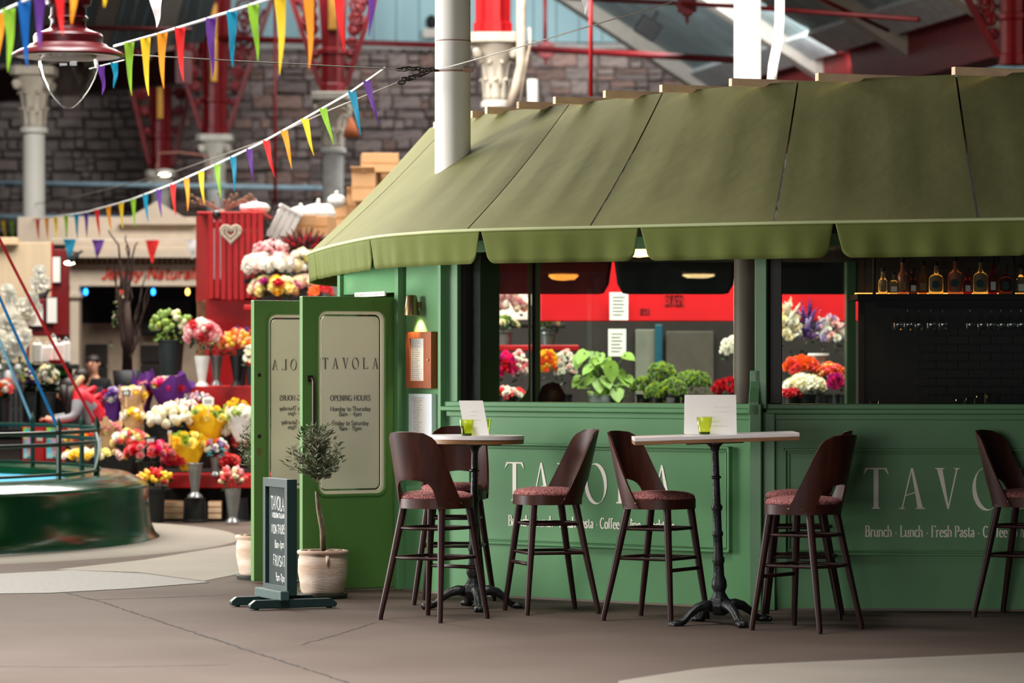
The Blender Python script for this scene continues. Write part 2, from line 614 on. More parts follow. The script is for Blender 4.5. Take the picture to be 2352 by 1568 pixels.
M_SOIL = mat('dark_soil', (40, 30, 24), rough=.95)
M_STONE = mat('brown_pebble', (142, 120, 100), rough=.8, var=.2)
M_BARK = mat('olive_bark', (118, 104, 82), rough=.9, var=.3, scale=20)
M_OLIVE = mat('olive_leaf', (92, 100, 70), rough=.55, var=.25, scale=9, rand=.1)
M_SAUCER = mat('dark_saucer', (38, 42, 36), rough=.6)
M_RED = mat('red_gloss_paint', (186, 20, 26), rough=.5, var=.08)
M_DKRED = mat('oxblood_iron', (112, 16, 20), rough=.45, var=.15)
M_LAMPRED = mat('deep_red_lamp_enamel', (64, 7, 12), rough=.34, var=.05, spec=.25)
M_GOLD = mat('gilded_iron', (196, 140, 60), rough=.4, metal=.6, var=.2)


def tweed():
    m = mat('pink_tweed', (196, 134, 128), rough=.95, var=.1, scale=190, detail=1, bump=.6, bscale=300, rgb2=(84, 26, 30), spec=.15)
    cr = [n for n in m.node_tree.nodes if n.type == 'VALTORGB'][0]
    cr.color_ramp.elements[0].position = .46
    cr.color_ramp.elements[1].position = .56
    return m


M_TWEED = tweed()

# ---------------------------------------------------------------- floor
M_FLOOR = mat('worn_brown_concrete', (70, 58, 51), rough=.8, var=.1, scale=.55, detail=8, bump=.08, bscale=40, rgb2=(83, 72, 65), spec=.1)
M_PALE = mat('pale_concrete', (112, 104, 93), rough=.85, var=.08, scale=1.2, detail=6, bump=.1, bscale=30)
M_ASPH = mat('grey_asphalt', (100, 96, 91), rough=.75, var=.16, scale=25, bump=.2, bscale=80)
M_CRACK = mat('dark_crack', (26, 20, 17), rough=.95)
fl = MB().box(-30, 30, 4, 70, -.2, 0).build('floor', M_FLOOR)
tag(fl, 'worn brown concrete floor of the market hall', kind='structure')


def crack(pts, w=.006):
    mb = MB()
    P = []
    for i in range(len(pts) - 1):
        a, b = G(*pts[i]), G(*pts[i + 1])
        k = max(2, int((b - a).length / .05))
        for j in range(k):
            P.append(a.lerp(b, j / k))
    P.append(G(*pts[-1]))
    L = []
    for i, p in enumerate(P):
        t = (P[min(i + 1, len(P) - 1)] - P[max(i - 1, 0)]).normalized()
        s = V((-t.y, t.x, 0))
        p = p + s * rnd.uniform(-.012, .012)
        w2 = w * rnd.uniform(.5, 1.7)
        L.append([p - s * w2 + V((0, 0, .0015)), p + s * w2 + V((0, 0, .0015))])
    mb.grid(L).build('crack', M_CRACK, fl)


crack([(140, 1358), (230, 1381), (460, 1457), (560, 1490), (740, 1548), (800, 1568)], .007)
crack([(200, 1377), (380, 1372), (520, 1366)], .006)
crack([(690, 1481), (780, 1456), (860, 1430)], .005)
crack([(0, 1530), (200, 1532), (520, 1527)], .004)
# raised pale kerb in front at the right
kp = [(1420, 1569), (1500, 1556), (1600, 1541), (1700, 1532), (1850, 1525), (2000, 1519), (2200, 1510), (2352, 1503), (2600, 1492)]
kerb = MB()
front = [G(*p) for p in kp]
poly = front + [V((front[-1].x, 6, 0)), V((front[0].x, 6, 0))]
kerb.prism([(p.x, p.y) for p in poly[::-1]], lambda p: V((p[0], p[1], .012)), lambda p: V((p[0], p[1], -.05)))
tag(kerb.build('floor_strip', M_PALE), 'pale concrete strip crossing the near corner of the floor', kind='structure')
asp = MB()
ap = [(-200, 1320), (0, 1318), (160, 1310), (330, 1318), (480, 1338), (300, 1352), (120, 1362), (0, 1364), (-200, 1366)]
asp.prism([tuple(G(*p).xy) for p in ap[::-1]], lambda p: V((p[0], p[1], .004)), lambda p: V((p[0], p[1], -.02)))
tag(asp.build('floor_patch', M_ASPH), 'grey asphalt patch set in the floor before the fountain', kind='structure')
pal = MB()  # sunlit patch of floor, put in as a paler colour
ap = [(130, 1308), (330, 1286), (520, 1255), (640, 1236), (660, 1262), (560, 1316), (470, 1334), (320, 1314)]
pal.prism([tuple(G(*p).xy) for p in ap], lambda p: V((p[0], p[1], .003)), lambda p: V((p[0], p[1], -.02)))
tag(pal.build('floor_patch', M_PALE), 'pale concrete band in the floor between fountain and flower stall', kind='structure')

# ---------------------------------------------------------------- the kiosk
J = V((-.752, 23.78))
K1 = V((-.4476, 23.25))
K2 = V((1.544, 21.82))
K3 = V((6.0, 21.45))
LJ = V((-1.2, 24.8))
fr0, fr1, fr2 = Frame(J, K1), Frame(K1, K2), Frame(K2, K3)
kiosk = thing('kiosk', 'round green restaurant kiosk with panelled counter front and wide windows', 'kiosk', (1.3, 24.6, 0))


def kb(name, mb, m, parent=None, **k):
    return mb.build(name, m, parent or kiosk, world=True, **k)


def pl(fr, o0=.0, o1=-.004):
    return lambda x, z, k: fr.pt(x, o1 if k else o0, z)


# lower walls
w1 = kb('counter_panel', fr1.box(MB(), 0, fr1.len, -.06, 0, 0.012, 1.235), M_GREEN)
w2 = kb('counter_panel', fr2.box(MB(), 0, fr2.len, -.06, 0, 0.012, 1.235), M_GREEN)
w0 = kb('pilaster_panel', fr0.box(MB(), .06, fr0.len - .02, -.06, 0, 0.012, 2.36), M_GREEN)
for fr in (fr0, fr1, fr2):
    kb('base_strip', fr.box(MB(), 0, fr.len, -.05, .006, 0, .014), M_PALE)
# sills
for fr, a, b in ((fr1, -.0, fr1.len - .03), (fr2, .05, fr2.len)):
    s = MB()
    fr.box(s, a, b, -.16, .02, 1.255, 1.29)
    fr.box(s, a, b, -.1, .065, 1.228, 1.258)
    fr.box(s, a + .02, b, -.02, .016, 1.19, 1.228)
    kb('sill', s, M_GREEN, bevel=.006)


def moulding(fr, t0, t1, z0, z1):
    for (a, b, c, d) in ((t0, t1, z1 - .016, z1), (t0, t1, z0, z0 + .016), (t0, t0 + .016, z0, z1), (t1 - .016, t1, z0, z1)):
        m = MB()
        fr.box(m, a, b, -.002, .034, c, d)
        kb('moulding', m, M_GREEN, bevel=.004)
    for (a, b, c, d) in ((t0 + .03, t1 - .03, z1 - .035, z1 - .028), (t0 + .03, t1 - .03, z0 + .028, z0 + .035), (t0 + .03, t0 + .037, z0 + .03, z1 - .03), (t1 - .037, t1 - .03, z0 + .03, z1 - .03)):
        m = MB()
        fr.box(m, a, b, -.002, .02, c, d)
        kb('moulding', m, M_GREEN, bevel=.002)


moulding(fr1, fr1.tpx(1081), fr1.tpx(1681), .352, 1.02)
moulding(fr2, fr2.tpx(1800), fr2.tpx(1800) + 2.2, .345, 1.012)

# lettering on the two counter fronts
for fr, xs, zb, h, wx in ((fr1, (1182, 1243, 1303, 1369, 1437, 1520), None, None, 1.0), (fr2, (2012, 2094, 2177, 2266, 2350, 2430), None, None, 1.0)):
    ref = 1182 if fr is fr1 else 2012
    ytop, ybot = (1061, 1149) if fr is fr1 else (1074, 1168)
    z1, z0 = fr.zpx(ref, ytop), fr.zpx(ref, ybot)
    for ch, px in zip('TAVOLA', xs):
        kb('letter', title_mb(MB(), ch, fr.tpx(px), z0, z1 - z0, pl(fr, .003, -.002)), M_CREAM)
    if fr is fr1:
        t0, t1, za, hh = fr.tpx(1168), fr.tpx(1550), fr.zpx(1400, 1214), .068
    else:
        t0, t1, za, hh = fr.tpx(1987), fr.tpx(1987) + (fr1.tpx(1550) - fr1.tpx(1168)), fr.zpx(2030, 1232), .068
    text_words('Brunch . Lunch . Fresh Pasta . Coffee . Wine . Cocktails', t0, t1, za, hh, pl(fr, .003, -.002), lambda m: kb('word', m, M_CREAM), thick=.13, thin=.05)

# corner posts and window framing
def post(t0, t1, o0, o1, z0, z1, fr, name='post', m=None, bv=.005):
    return kb(name, fr.box(MB(), t0, t1, o0, o1, z0, z1), m or M_GREEN, bevel=bv)


post(-.02, .035, -.08, .05, 0.0, 2.36, fr0)                                   # edge trim beside the door
post(fr0.len - .03, fr0.len + .01, -.06, .04, 0.0, 2.36, fr0)
post(0.0, fr1.tpx(1050), -.08, -.005, 1.285, 2.36, fr1, 'window_stile')
post(fr1.tpx(1050) - .005, fr1.tpx(1060), -.1, -.04, 1.285, 2.36, fr1, 'window_stile', M_BLACK)
post(fr1.tpx(1050), fr1.len, -.1, -.03, 2.28, 2.36, fr1, 'window_head')
post(0.05, fr2.len, -.1, -.03, 2.28, 2.36, fr2, 'window_head')
# corner post between the two counters with its scrolled bracket
fp = Frame(K2 + V((-.09, .02)), K2 + V((.09, -.02)))
post(.075, .15, -.1, .045, 1.26, 2.36, fp, 'corner_post')
post(.05, .125, -.1, .10, 0, 1.29, fp, 'corner_post')
post(.125, .2, -.1, .03, 0, 1.24, fp, 'corner_post')
br = MB()
prof = [(.10, 1.22), (.10, 1.30), (.085, 1.345), (.055, 1.39), (.045, 1.43), (.045, 1.5), (.02, 1.5), (.02, 1.22)]
br.prism(prof, lambda p: fp.pt(.045, p[0], p[1]), lambda p: fp.pt(.11, p[0], p[1]))
kb('bracket', br, M_GREEN, bevel=.004)
post(fr2.tpx(1768), fr2.tpx(1796), -.12, -.05, 1.29, 2.3, fr2, 'window_stile', mat('brown_black_frame', (34, 30, 24), rough=.5))
# glass
for fr, a, b in ((fr1, fr1.tpx(1058), fr1.tpx(1736)), (fr2, fr2.tpx(1790), fr2.len)):
    kb('pane', fr.box(MB(), a, b, -.066, -.06, 1.285, 2.3), M_GLASS)

# interior: floor plate, ceiling, far walls
ins = [(J.x, J.y), (K1.x, K1.y), (K2.x, K2.y), (K3.x, K3.y), (6.8, 23.2), (6.8, 27.6), (3.2, 28.3), (-.1, 28.1), (-1.15, 27.0), (LJ.x, LJ.y)]
kb('ceiling_board', MB().prism(ins, lambda p: V((p[0], p[1], 2.36)), lambda p: V((p[0], p[1], 2.42))), M_INT)
frb = Frame((-.1, 28.1), (3.2, 28.3))
kb('back_counter', frb.box(MB(), -.2, frb.len + 2.4, -.05, .05, 0, 1.17), M_GREEN)
kb('back_sill', frb.box(MB(), -.2, frb.len, -.05, .12, 1.17, 1.2), M_BLACK)
frl = Frame((-1.15, 27.0), (-.1, 28.1))
kb('side_wall', frl.box(MB(), -.2, frl.len, -.05, .0, 0, 2.4), M_GREEN)
frk = Frame((LJ.x, LJ.y), (-1.15, 27.0))
kb('side_wall', MB().box(-1.22, -1.15, 24.9, 27.05, 0, 2.4), M_GREEN)
# rounded window in the far wall
tA, tB = frb.tpx(1085), frb.tpx(1218)
hole = rrect(frb.tpx(1102), frb.tpx(1213), 1.215, 2.5, .17, 6)
n6 = 7
outer = [(tB, 1.0)] * n6 + [(tB, 2.6)] * n6 + [(tA, 2.6)] * n6 + [(tA, 1.0)] * n6
kb('round_cornered_frame', ring_panel(MB(), outer, hole, lambda p: frb.pt(p[0], .06, p[1]), lambda p: frb.pt(p[0], .0, p[1])), M_GREEN)
post(frb.tpx(1222), frb.tpx(1228), -.02, .05, 1.17, 2.4, frb, 'mullion', M_BLACK)
post(frb.tpx(1228), frb.tpx(1240), -.02, .07, 1.17, 2.4, frb, 'mullion')
post(frb.tpx(1941), frb.tpx(1962), -.02, .09, 1.17, 2.4, frb, 'mullion')
kb('pane', frb.box(MB(), frb.tpx(1240), frb.tpx(1941), -.004, .002, 1.2, 2.4), M_GLASS)
# dark panel painting the reflection at the left end of the big window
kb('reflection_panel', MB().box(W(1058, 0, 23.5).x, W(1103, 0, 23.5).x, 23.5, 23.53, 1.2, 2.36), mat('dark_green_reflection', (62, 66, 54), rough=.25))
# dark lining on the bar side
kb('bar_wall', MB().box(2.55, 5.6, 25.5, 25.6, 0, 2.36), mat('dark_bar_tiles', (30, 25, 23), rough=.5, var=.2))
kb('bar_wall', Frame((2.80, 28.2), (2.54, 25.5)).box(MB(), 0, 2.72, -.04, 0, 0, 2.36), M_INT)
for i in range(9):
    for j in range(10):
        x0 = 2.95 + j * .16 + (.08 if i % 2 else 0)
        z0 = 1.25 + i * .062
        kb('tile', MB().box(x0, x0 + .154, 25.485, 25.5, z0, z0 + .057), MATS['dark_bar_tiles'], bevel=.003)
# added brown column over the white one behind, shade put into its colour
icol = MB().lathe([(.088, 0), (.088, 2.36)], 20, (V((1.55, 22.35, 0)) if False else W(1717, 830, 22.75) * 1).xy.to_3d(), cap=False)
kb('shaded_column', icol, mat('shade_brown_column', (108, 90, 78), rough=.6, var=.1), smooth=True)

# licence sign over the door and the header
frd = Frame(LJ, J)
kb('door_header', frd.box(MB(), -.03, frd.len, -.08, .0, 2.03, 2.36), M_GREEN)
post(-.05, .0, -.1, .03, 0, 2.36, frd, 'door_jamb')
post(frd.len - .04, frd.len, -.1, .03, 0, 2.36, frd, 'door_jamb')
lic = thing('licence_sign', 'small white licence strip fixed above the kiosk doors', 'sign', frd.pt(.5, .01, 2.06))
a0, a1 = frd.tpx(818), frd.tpx(887)
z0 = frd.zpx(850, 681)
MBs = frd.box(MB(), a0, a1, .0, .012, z0, z0 + .032)
MBs.build('plate', M_PAPER, lic, world=True)
text_mb(MB(), 'Tavola Hospitality Limited 1st Category Licence'.replace('g', 'y').replace('v', 'u'), a0 + .01, a1 - .01, z0 + .009, .016, pl(frd, .0135, .012), thick=.12, thin=.08, serif=False, depth=False).build('lettering', M_BLACK, lic, world=True)


# ---------------------------------------------------------------- doors
LEAF = {}


def door(name, H, E, zt, label, reverse):
    """hinge H, free edge E in plan; the outside face carries the writing"""
    fr = Frame(E, H)               # x runs from the free edge to the hinge; n faces the camera
    w = fr.len
    T = .045
    d = thing(name, label, 'door', (E[0], E[1], 0), kind='structure')
    x0, x1, z0, z1 = w * .155, w * .855, .655, zt - .095
    hole = rrect(x0, x1, z0, z1, .065, 5)
    outer = [(w, .015)] * 6 + [(w, zt)] * 6 + [(0, zt)] * 6 + [(0, .015)] * 6
    mb = ring_panel(MB(), outer, hole, lambda p: fr.pt(p[0], 0, p[1]), lambda p: fr.pt(p[0], -T, p[1]))
    LEAF[name] = mb.build('leaf', M_DOORG, d, world=True, bevel=.005)
    h2 = rrect(x0 - .012, x1 + .012, z0 - .012, z1 + .012, .07, 5)
    ring_panel(MB(), h2, rrect(x0 + .004, x1 - .004, z0 + .004, z1 - .004, .06, 5), lambda p: fr.pt(p[0], .006, p[1]), lambda p: fr.pt(p[0], -.004, p[1])).build('glazing_bead', M_DOORG, d, world=True)
    g = .026
    ia = rrect(x0 + g, x1 - g, z0 + g, z1 - g, .045, 5)
    ib = rrect(x0 + g + .012, x1 - g - .012, z0 + g + .012, z1 - g - .012, .036, 5)
    yo = -.02
    ring_panel(MB(), rrect(x0 - .005, x1 + .005, z0 - .005, z1 + .005, .06, 5), ia, lambda p: fr.pt(p[0], yo + .003, p[1]), lambda p: fr.pt(p[0], yo - .003, p[1])).build('pane_border', M_FROST, d, world=True)
    MB().prism(ib, lambda p: fr.pt(p[0], yo + .003, p[1]), lambda p: fr.pt(p[0], yo - .003, p[1])).build('pane', M_FROST, d, world=True)
    MB().prism(ia, lambda p: fr.pt(p[0], yo + .0005, p[1]), lambda p: fr.pt(p[0], yo - .0005, p[1])).build('clear_strip', M_GLASS, d, world=True)
    mid = (x0 + x1) / 2
    s = -1 if reverse else 1

    def place(x, z, k):
        return fr.pt(mid + s * (x - mid), yo - .0045 if k else yo + .0045, z)
    hh = .075
    for i, ch in enumerate('TAVOLA'):
        title_mb(MB(), ch, x0 + (x1 - x0) * (.13 + .148 * i), zt - .49, hh, place).build('letter', M_FROSTL, d, world=True)
    zb = zt
    rows = (('OPENING HOURS', .20, .80, -.705, .036), ('Monday to Thursday', .20, .80, -.775, .03), ('8am - 4pm', .33, .67, -.81, .03), ('Friday to Saturday', .23, .77, -.872, .03), ('9am - 11pm', .33, .67, -.908, .03))
    for txt, a, b, dz, h in rows:
        text_words(txt, x0 + (x1 - x0) * a, x0 + (x1 - x0) * b, zb + dz, h, place, lambda m: m.build('word', M_FROSTL, d, world=True), thick=.12, thin=.06)
    return d, fr, w


D2 = (-1.41, 23.43)
d2, fd2, wd2 = door('door_2', (J.x - .02, J.y + .03), D2, 1.995, 'open green door leaf with bronze pull handle and frosted pane reading opening hours', False)
hx = wd2 * .078
hb = MB().tube([fd2.pt(hx, 0, 1.44), fd2.pt(hx, .045, 1.44), fd2.pt(hx, .05, 1.42), fd2.pt(hx, .05, 1.05), fd2.pt(hx, .045, 1.03), fd2.pt(hx, 0, 1.03)], .011, 8)
for z in (1.44, 1.03):
    fd2.box(hb, hx - .018, hx + .018, 0, .012, z - .022, z + .022)
hb.build('handle', mat('dark_bronze', (52, 40, 34), rough=.35, metal=.5), LEAF['door_2'], world=True)
fd2.box(MB(), 0, wd2, -.02, .012, 0.001, .014).build('sweep', M_PALE, d2, world=True)
D1 = (-1.81, 24.42)
d1, fd1, wd1 = door('door_1', (LJ.x + .0, LJ.y + .02), D1, 1.985, 'farther green door leaf showing its reversed lettering', True)
for z in (1.46, 1.03):
    o = MB().lathe([(.014, 0), (.014, .004), (.0, .004)], 10).build('bolt', M_BLACK, LEAF['door_1'])
    p = fd1.pt(wd1 * .06, .0, z) - root_loc(d1)
    o.location = p
    o.rotation_euler = (PI / 2, 0, math.atan2(fd1.d.y, fd1.d.x))
fd1.box(MB(), wd1 * .045, wd1 * .075, 0, .004, .9, .95).build('keyhole_plate', M_BRASS, LEAF['door_1'], world=True)
hb = MB().tube([fd1.pt(wd1 * .1, -T_ if False else -.09, 1.44), fd1.pt(wd1 * .1, -.09, 1.03)], .011, 8)
hb.build('handle', MATS['dark_bronze'], LEAF['door_1'], world=True)

# ---------------------------------------------------------------- awning
ZF, ZT = 2.38, 3.346
aw = thing('awning', 'olive green canvas awning with scalloped valance wrapped around the kiosk', 'awning', (1.3, 24.2, 2.38))


def bp(px, y):
    return W(px, y, (ZF - HC) * F / (HOR - y))


def tp(px, y):
    return W(px, y, (ZT - HC) * F / (HOR - y))


secs = [(V((-.6, 30.6, ZF)), V((.3, 29.0, ZT))), (V((-1.25, 29.3, ZF)), V((-.35, 28.2, ZT))), (bp(712, 590), tp(986, 300)), (bp(741, 571), tp(1035, 282)), (bp(850, 546), tp(1120, 262)), (bp(960, 535), tp(1215, 250)),
        (bp(1072, 529), tp(1308, 240)), (bp(1210, 525), tp(1415, 227)), (bp(1355, 522), tp(1522, 215)), (bp(1565, 517), tp(1680, 199)), (bp(1778, 512), tp(1833, 189)),
        (bp(2010, 508), tp(2010, 180)), (bp(2247, 504), tp(2196, 172)), (bp(2480, 500), tp(2390, 166)), (bp(2700, 497), tp(2580, 160)), (bp(3000, 494), tp(2860, 154)), (bp(3350, 491), tp(3180, 149))]
SEAMS = [0, 3, 6, 8, 10, 12, 14, 16]


def catmull(P, i, t):
    n = len(P)
    p0, p1, p2, p3 = P[max(i - 1, 0)], P[i], P[i + 1], P[min(i + 2, n - 1)]
    return .5 * ((2 * p1) + (p2 - p0) * t + (2 * p0 - 5 * p1 + 4 * p2 - p3) * t * t + (3 * p1 - p0 - 3 * p2 + p3) * t ** 3)


SB, ST = [s[0] for s in secs], [s[1] for s in secs]


def canopy_pt(s, v):
    i = min(int(s), len(secs) - 2)
    t = s - i
    b, c = catmull(SB, i, t), catmull(ST, i, t)
    p = b.lerp(c, v)
    wob = math.sin(s * 9.1) * .005 + math.sin(s * 23.7 + 1.3) * .003
    sag = -.05 * math.sin(PI * v)
    return p + V((0, -.5, .8)) * wob * math.sin(PI * v) * (1 - .5 * v) + V((0, .3, sag))  * (1 if False else .6) - V((0, .18, 0))


for a, b in zip(SEAMS[:-1], SEAMS[1:]):
    rows = []
    K = (b - a) * 9
    for i in range(K + 1):
        s = a + (b - a) * i / K
        s = min(max(s, a + .012), b - .012)
        rows.append([canopy_pt(s, j / 14) for j in range(15)])
    MB().grid(rows).build('canopy_panel', M_CANVAS, aw, smooth=True, world=True, solid=.006, split=50)
dense = [canopy_pt(2 + i * .02 - 2, 0) for i in range(int((len(secs) - 1) / .02) + 1)]
MB().tube(dense[::4], .011, 6).build('piping', M_PIPE, aw, smooth=True, world=True)


def px_of(p):
    return 1176 + p.x * F / p.y


def valance(a, b, material, drop=.212, name='valance_panel', pts=None):
    P = pts[a:b + 1]
    L = [0]
    for i in range(1, len(P)):
        L.append(L[-1] + (P[i] - P[i - 1]).length)
    tot = L[-1]
    rows = []
    r = .085
    for i, p in enumerate(P):
        d = min(L[i], tot - L[i])
        k = drop if d > r else drop - r + math.sqrt(max(0, r * r - (r - d) ** 2))
        k = max(k, .02)
        t = (P[min(i + 1, len(P) - 1)] - P[max(i - 1, 0)]).normalized()
        nrm = V((t.y, -t.x, 0))
        wv = .008 * math.sin(L[i] * 13) + .005 * math.sin(L[i] * 31 + 2)
        row = []
        for j in range(7):
            v = j / 6
            inw = (.005 + .03 * v) * max(0, 1 - d / .3) * (1 if L[i] < tot / 2 else -1)
            q = p + V((0, 0, -k * v)) + nrm * (wv * v - .02 * v) + t * inw
            row.append(q)
        rows.append(row)
    return MB().grid(rows).build(name, material, aw, smooth=True, world=True, solid=.004)


breaks = [722, 850, 1101, 1467, 1913, 2380, 2830]
front_i = [i for i, p in enumerate(dense) if i * .02 >= 2.0]
idx = [0]
for bx in breaks:
    k = min((i for i in front_i if (px_of(dense[i]) >= bx)), default=len(dense) - 1)
    idx.append(k)
idx.append(len(dense) - 1)
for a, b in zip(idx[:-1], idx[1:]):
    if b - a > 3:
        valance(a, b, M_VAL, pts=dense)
# dark valance of the far side, seen through the kiosk; silhouette shade put in as black
farp = [V((-.6 + i * .05, 29.2 + .002 * i, 2.42)) for i in range(100)]
fb = [i for i in range(100)]
far_breaks = [W(1085, 0, 29.2).x, W(1413, 0, 29.3).x, W(1691, 0, 29.3).x, W(2010, 0, 29.4).x]
fi = [min(range(100), key=lambda i: abs(farp[i].x - x)) for x in far_breaks]
for k, (a, b) in enumerate(zip(fi[:-1], fi[1:])):
    valance(a, b, mat('dark_red_valance', (96, 14, 16), rough=.9) if k == 0 else M_BLACK, drop=.30, pts=farp)
# roof deck and pine battens lying on it
deck = [canopy_pt(s * .25, 1) for s in range(4 * (len(secs) - 1) + 1)]
dk = [(p.x, p.y) for p in deck] + [(7.0, 29.5), (.3, 29.6)]
MB().prism(dk, lambda p: V((p[0], p[1] + .03, ZT - .01)), lambda p: V((p[0], p[1] + .03, ZT - .03))).build('roof_deck', M_PALE, aw, world=True)
for px, y in ((1000, 293), (1085, 268), (1119, 259), (1192, 247), (1276, 236), (1391, 222), (1521, 209), (1681, 195), (1880, 183), (2194, 169), (2480, 160)):
    Y = (ZT - HC) * F / (HOR - y)
    p = W(px, y, Y - .18)
    dr = V((.93, .36, 0)).normalized()
    nr = V((.36, -.93, 0)).normalized()
    Lb = 1.25
    mb = MB()
    vs = [p + dr * (Lb * a) + nr * (-.05 * b) + V((0, 0, -.006 + .05 * c)) for c in (0, 1) for b in (1, 0) for a in (0, 1)]
    mb.add(vs, [(0, 2, 3, 1), (4, 5, 7, 6), (0, 1, 5, 4), (2, 6, 7, 3), (0, 4, 6, 2), (1, 3, 7, 5)])
    mb.build('batten', M_PINE, aw, world=True, bevel=.003)

# the iron column that passes through the awning
pole = thing('roof_column', 'thick white iron column rising through the awning', 'column', (W(1040, 0, 24.3).x, 24.3, 0))
rp = 41 * 24.3 / F
MB().lathe([(rp * 1.01, 0), (rp * 1.005, 3), (rp * .985, 5.2), (rp * .985, 8.5)], 32, cap=False).build('shaft', M_COLUMN, pole, smooth=True)
for y, w in ((95, .004), (165, .006)):
    z = HC + (HOR - y) * 24.3 / F
    MB().lathe([(rp * .99, z - w), (rp * 1.02, z - w), (rp * 1.02, z + w), (rp * .99, z + w)], 32, cap=False).build('strap', mat('rusty_strap', (150, 120, 104), rough=.7), pole)
z = HC + (HOR - 163) * 24.3 / F
MB().box(rp * .6, rp * 1.15, -rp * .95, -rp * .6, z - .015, z + .02).build('clamp', MATS['rusty_strap'], pole, bevel=.004)

# ---------------------------------------------------------------- wall lamp and menu cases on the pilaster
def mid_px(fr, a, b):
    return (fr.tpx(a) + fr.tpx(b)) / 2


tc_ = mid_px(fr0, 948, 984)
zl0, zl1 = fr0.zpx(966, 724), fr0.zpx(966, 678)
wl = thing('wall_lamp', 'bronze cone wall lamp glowing above the menu case', 'lamp', fr0.pt(tc_, .0, (zl0 + zl1) / 2))
c = fr0.pt(tc_, .068, zl0)
tilt = fr0.n * -.02
prof = [(.0, zl1 - zl0), (.028, zl1 - zl0), (.036, zl1 - zl0 - .008), (.052, 0), (.049, 0), (.034, zl1 - zl0 - .014), (.0, zl1 - zl0 - .012)]
MB().lathe(prof, 20, c, cap=False).build('shade', M_BRASS, wl, smooth=True, world=True, split=40)
fr0.box(MB(), tc_ - .02, tc_ + .02, 0, .05, zl0 + .05, zl0 + .09).build('arm', M_BRASS, wl, world=True)
MB().ball(c + V((0, 0, .03)), .02).build('bulb', mat('warm_bulb', (255, 214, 140), emis=25), wl, world=True, smooth=True)
ld = bpy.data.lights.new('wall_lamp_light', 'SPOT')
ld.energy = 16
ld.color = (1, .78, .42)
ld.spot_size = R(80)
ld.spot_blend = .5
ld.shadow_soft_size = .02
lo = bpy.data.objects.new('wall_lamp_light', ld)
COL.objects.link(lo)
lo.location = c + V((0, 0, .006))
lo.rotation_euler = (V((-fr0.n.x * .42, -fr0.n.y * .42, -1))).to_track_quat('-Z', 'Y').to_euler()

t0, t1 = fr0.tpx(938, .03), fr0.tpx(996, .03)
z0, z1 = fr0.zpx(966, 891), fr0.zpx(966, 762)
mc = thing('menu_case', 'orange brown wooden menu case under the bronze wall lamp', 'menu case', fr0.pt((t0 + t1) / 2, 0, z0))
fr0.box(MB(), t0, t1, .0, .035, z0, z1).build('body', M_MENUW, mc, world=True, bevel=.004)
i0, i1, iz0, iz1 = t0 + (t1 - t0) * .14, t0 + (t1 - t0) * .7, z0 + .05, z1 - .045
h = rrect(i0, i1, iz0, iz1, .004, 2)
ou = [(t1, z0)] * 3 + [(t1, z1)] * 3 + [(t0, z1)] * 3 + [(t0, z0)] * 3
ring_panel(MB(), ou, h, lambda p: fr0.pt(p[0], .05, p[1]), lambda p: fr0.pt(p[0], .034, p[1])).build('door', M_MENUW, mc, world=True)
mcd = [c for c in mc.children if c.name.startswith('door')][0]
fr0.box(MB(), i0, i1, .034, .038, iz0, iz1).build('menu_sheet', M_PAPER, mc, world=True)
lines = MB()
for i in range(24):
    zz = iz1 - .02 - i * .0128
    fr0.box(lines, i0 + .012, i0 + .03 + rnd.random() * .03, .038, .0385, zz, zz + .003)
    fr0.box(lines, i0 + .06, i0 + .1 + rnd.random() * .04, .038, .0385, zz, zz + .003)
lines.build('print', M_PRINT, mc, world=True)
MB().ball(fr0.pt(t1 - .035, .055, (z0 + z1) / 2), .008).build('knob', mat('silver', (220, 216, 208), rough=.2, metal=.9), mcd, world=True, smooth=True)
t0, t1 = fr0.tpx(943, .02), fr0.tpx(996, .02)
z1 = fr0.zpx(966, 904)
z0 = z1 - .36
mf = thing('wall_menu', 'slim white menu frame hung below the wooden menu case', 'menu frame', fr0.pt((t0 + t1) / 2, 0, z0))
i0, i1 = t0 + .035, t1 - .09
h = rrect(i0, i1, z0 + .03, z1 - .025, .003, 2)
ou = [(t1, z0)] * 3 + [(t1, z1)] * 3 + [(t0, z1)] * 3 + [(t0, z0)] * 3
ring_panel(MB(), ou, h, lambda p: fr0.pt(p[0], .035, p[1]), lambda p: fr0.pt(p[0], .0, p[1])).build('frame', mat('cool_white_frame', (214, 222, 226), rough=.4, var=.02), mf, world=True)
fr0.box(MB(), i0, i1, .004, .02, z0 + .03, z1 - .025).build('menu_sheet', M_PAPER, mf, world=True)
lines = MB()
for i in range(18):
    zz = z1 - .05 - i * .0145
    fr0.box(lines, i0 + .01, i0 + .02 + rnd.random() * .02, .02, .0205, zz, zz + .003)
    fr0.box(lines, i0 + .05, i0 + .08 + rnd.random() * .05, .02, .0205, zz, zz + .003)
lines.build('print', M_PRINT, mf, world=True)


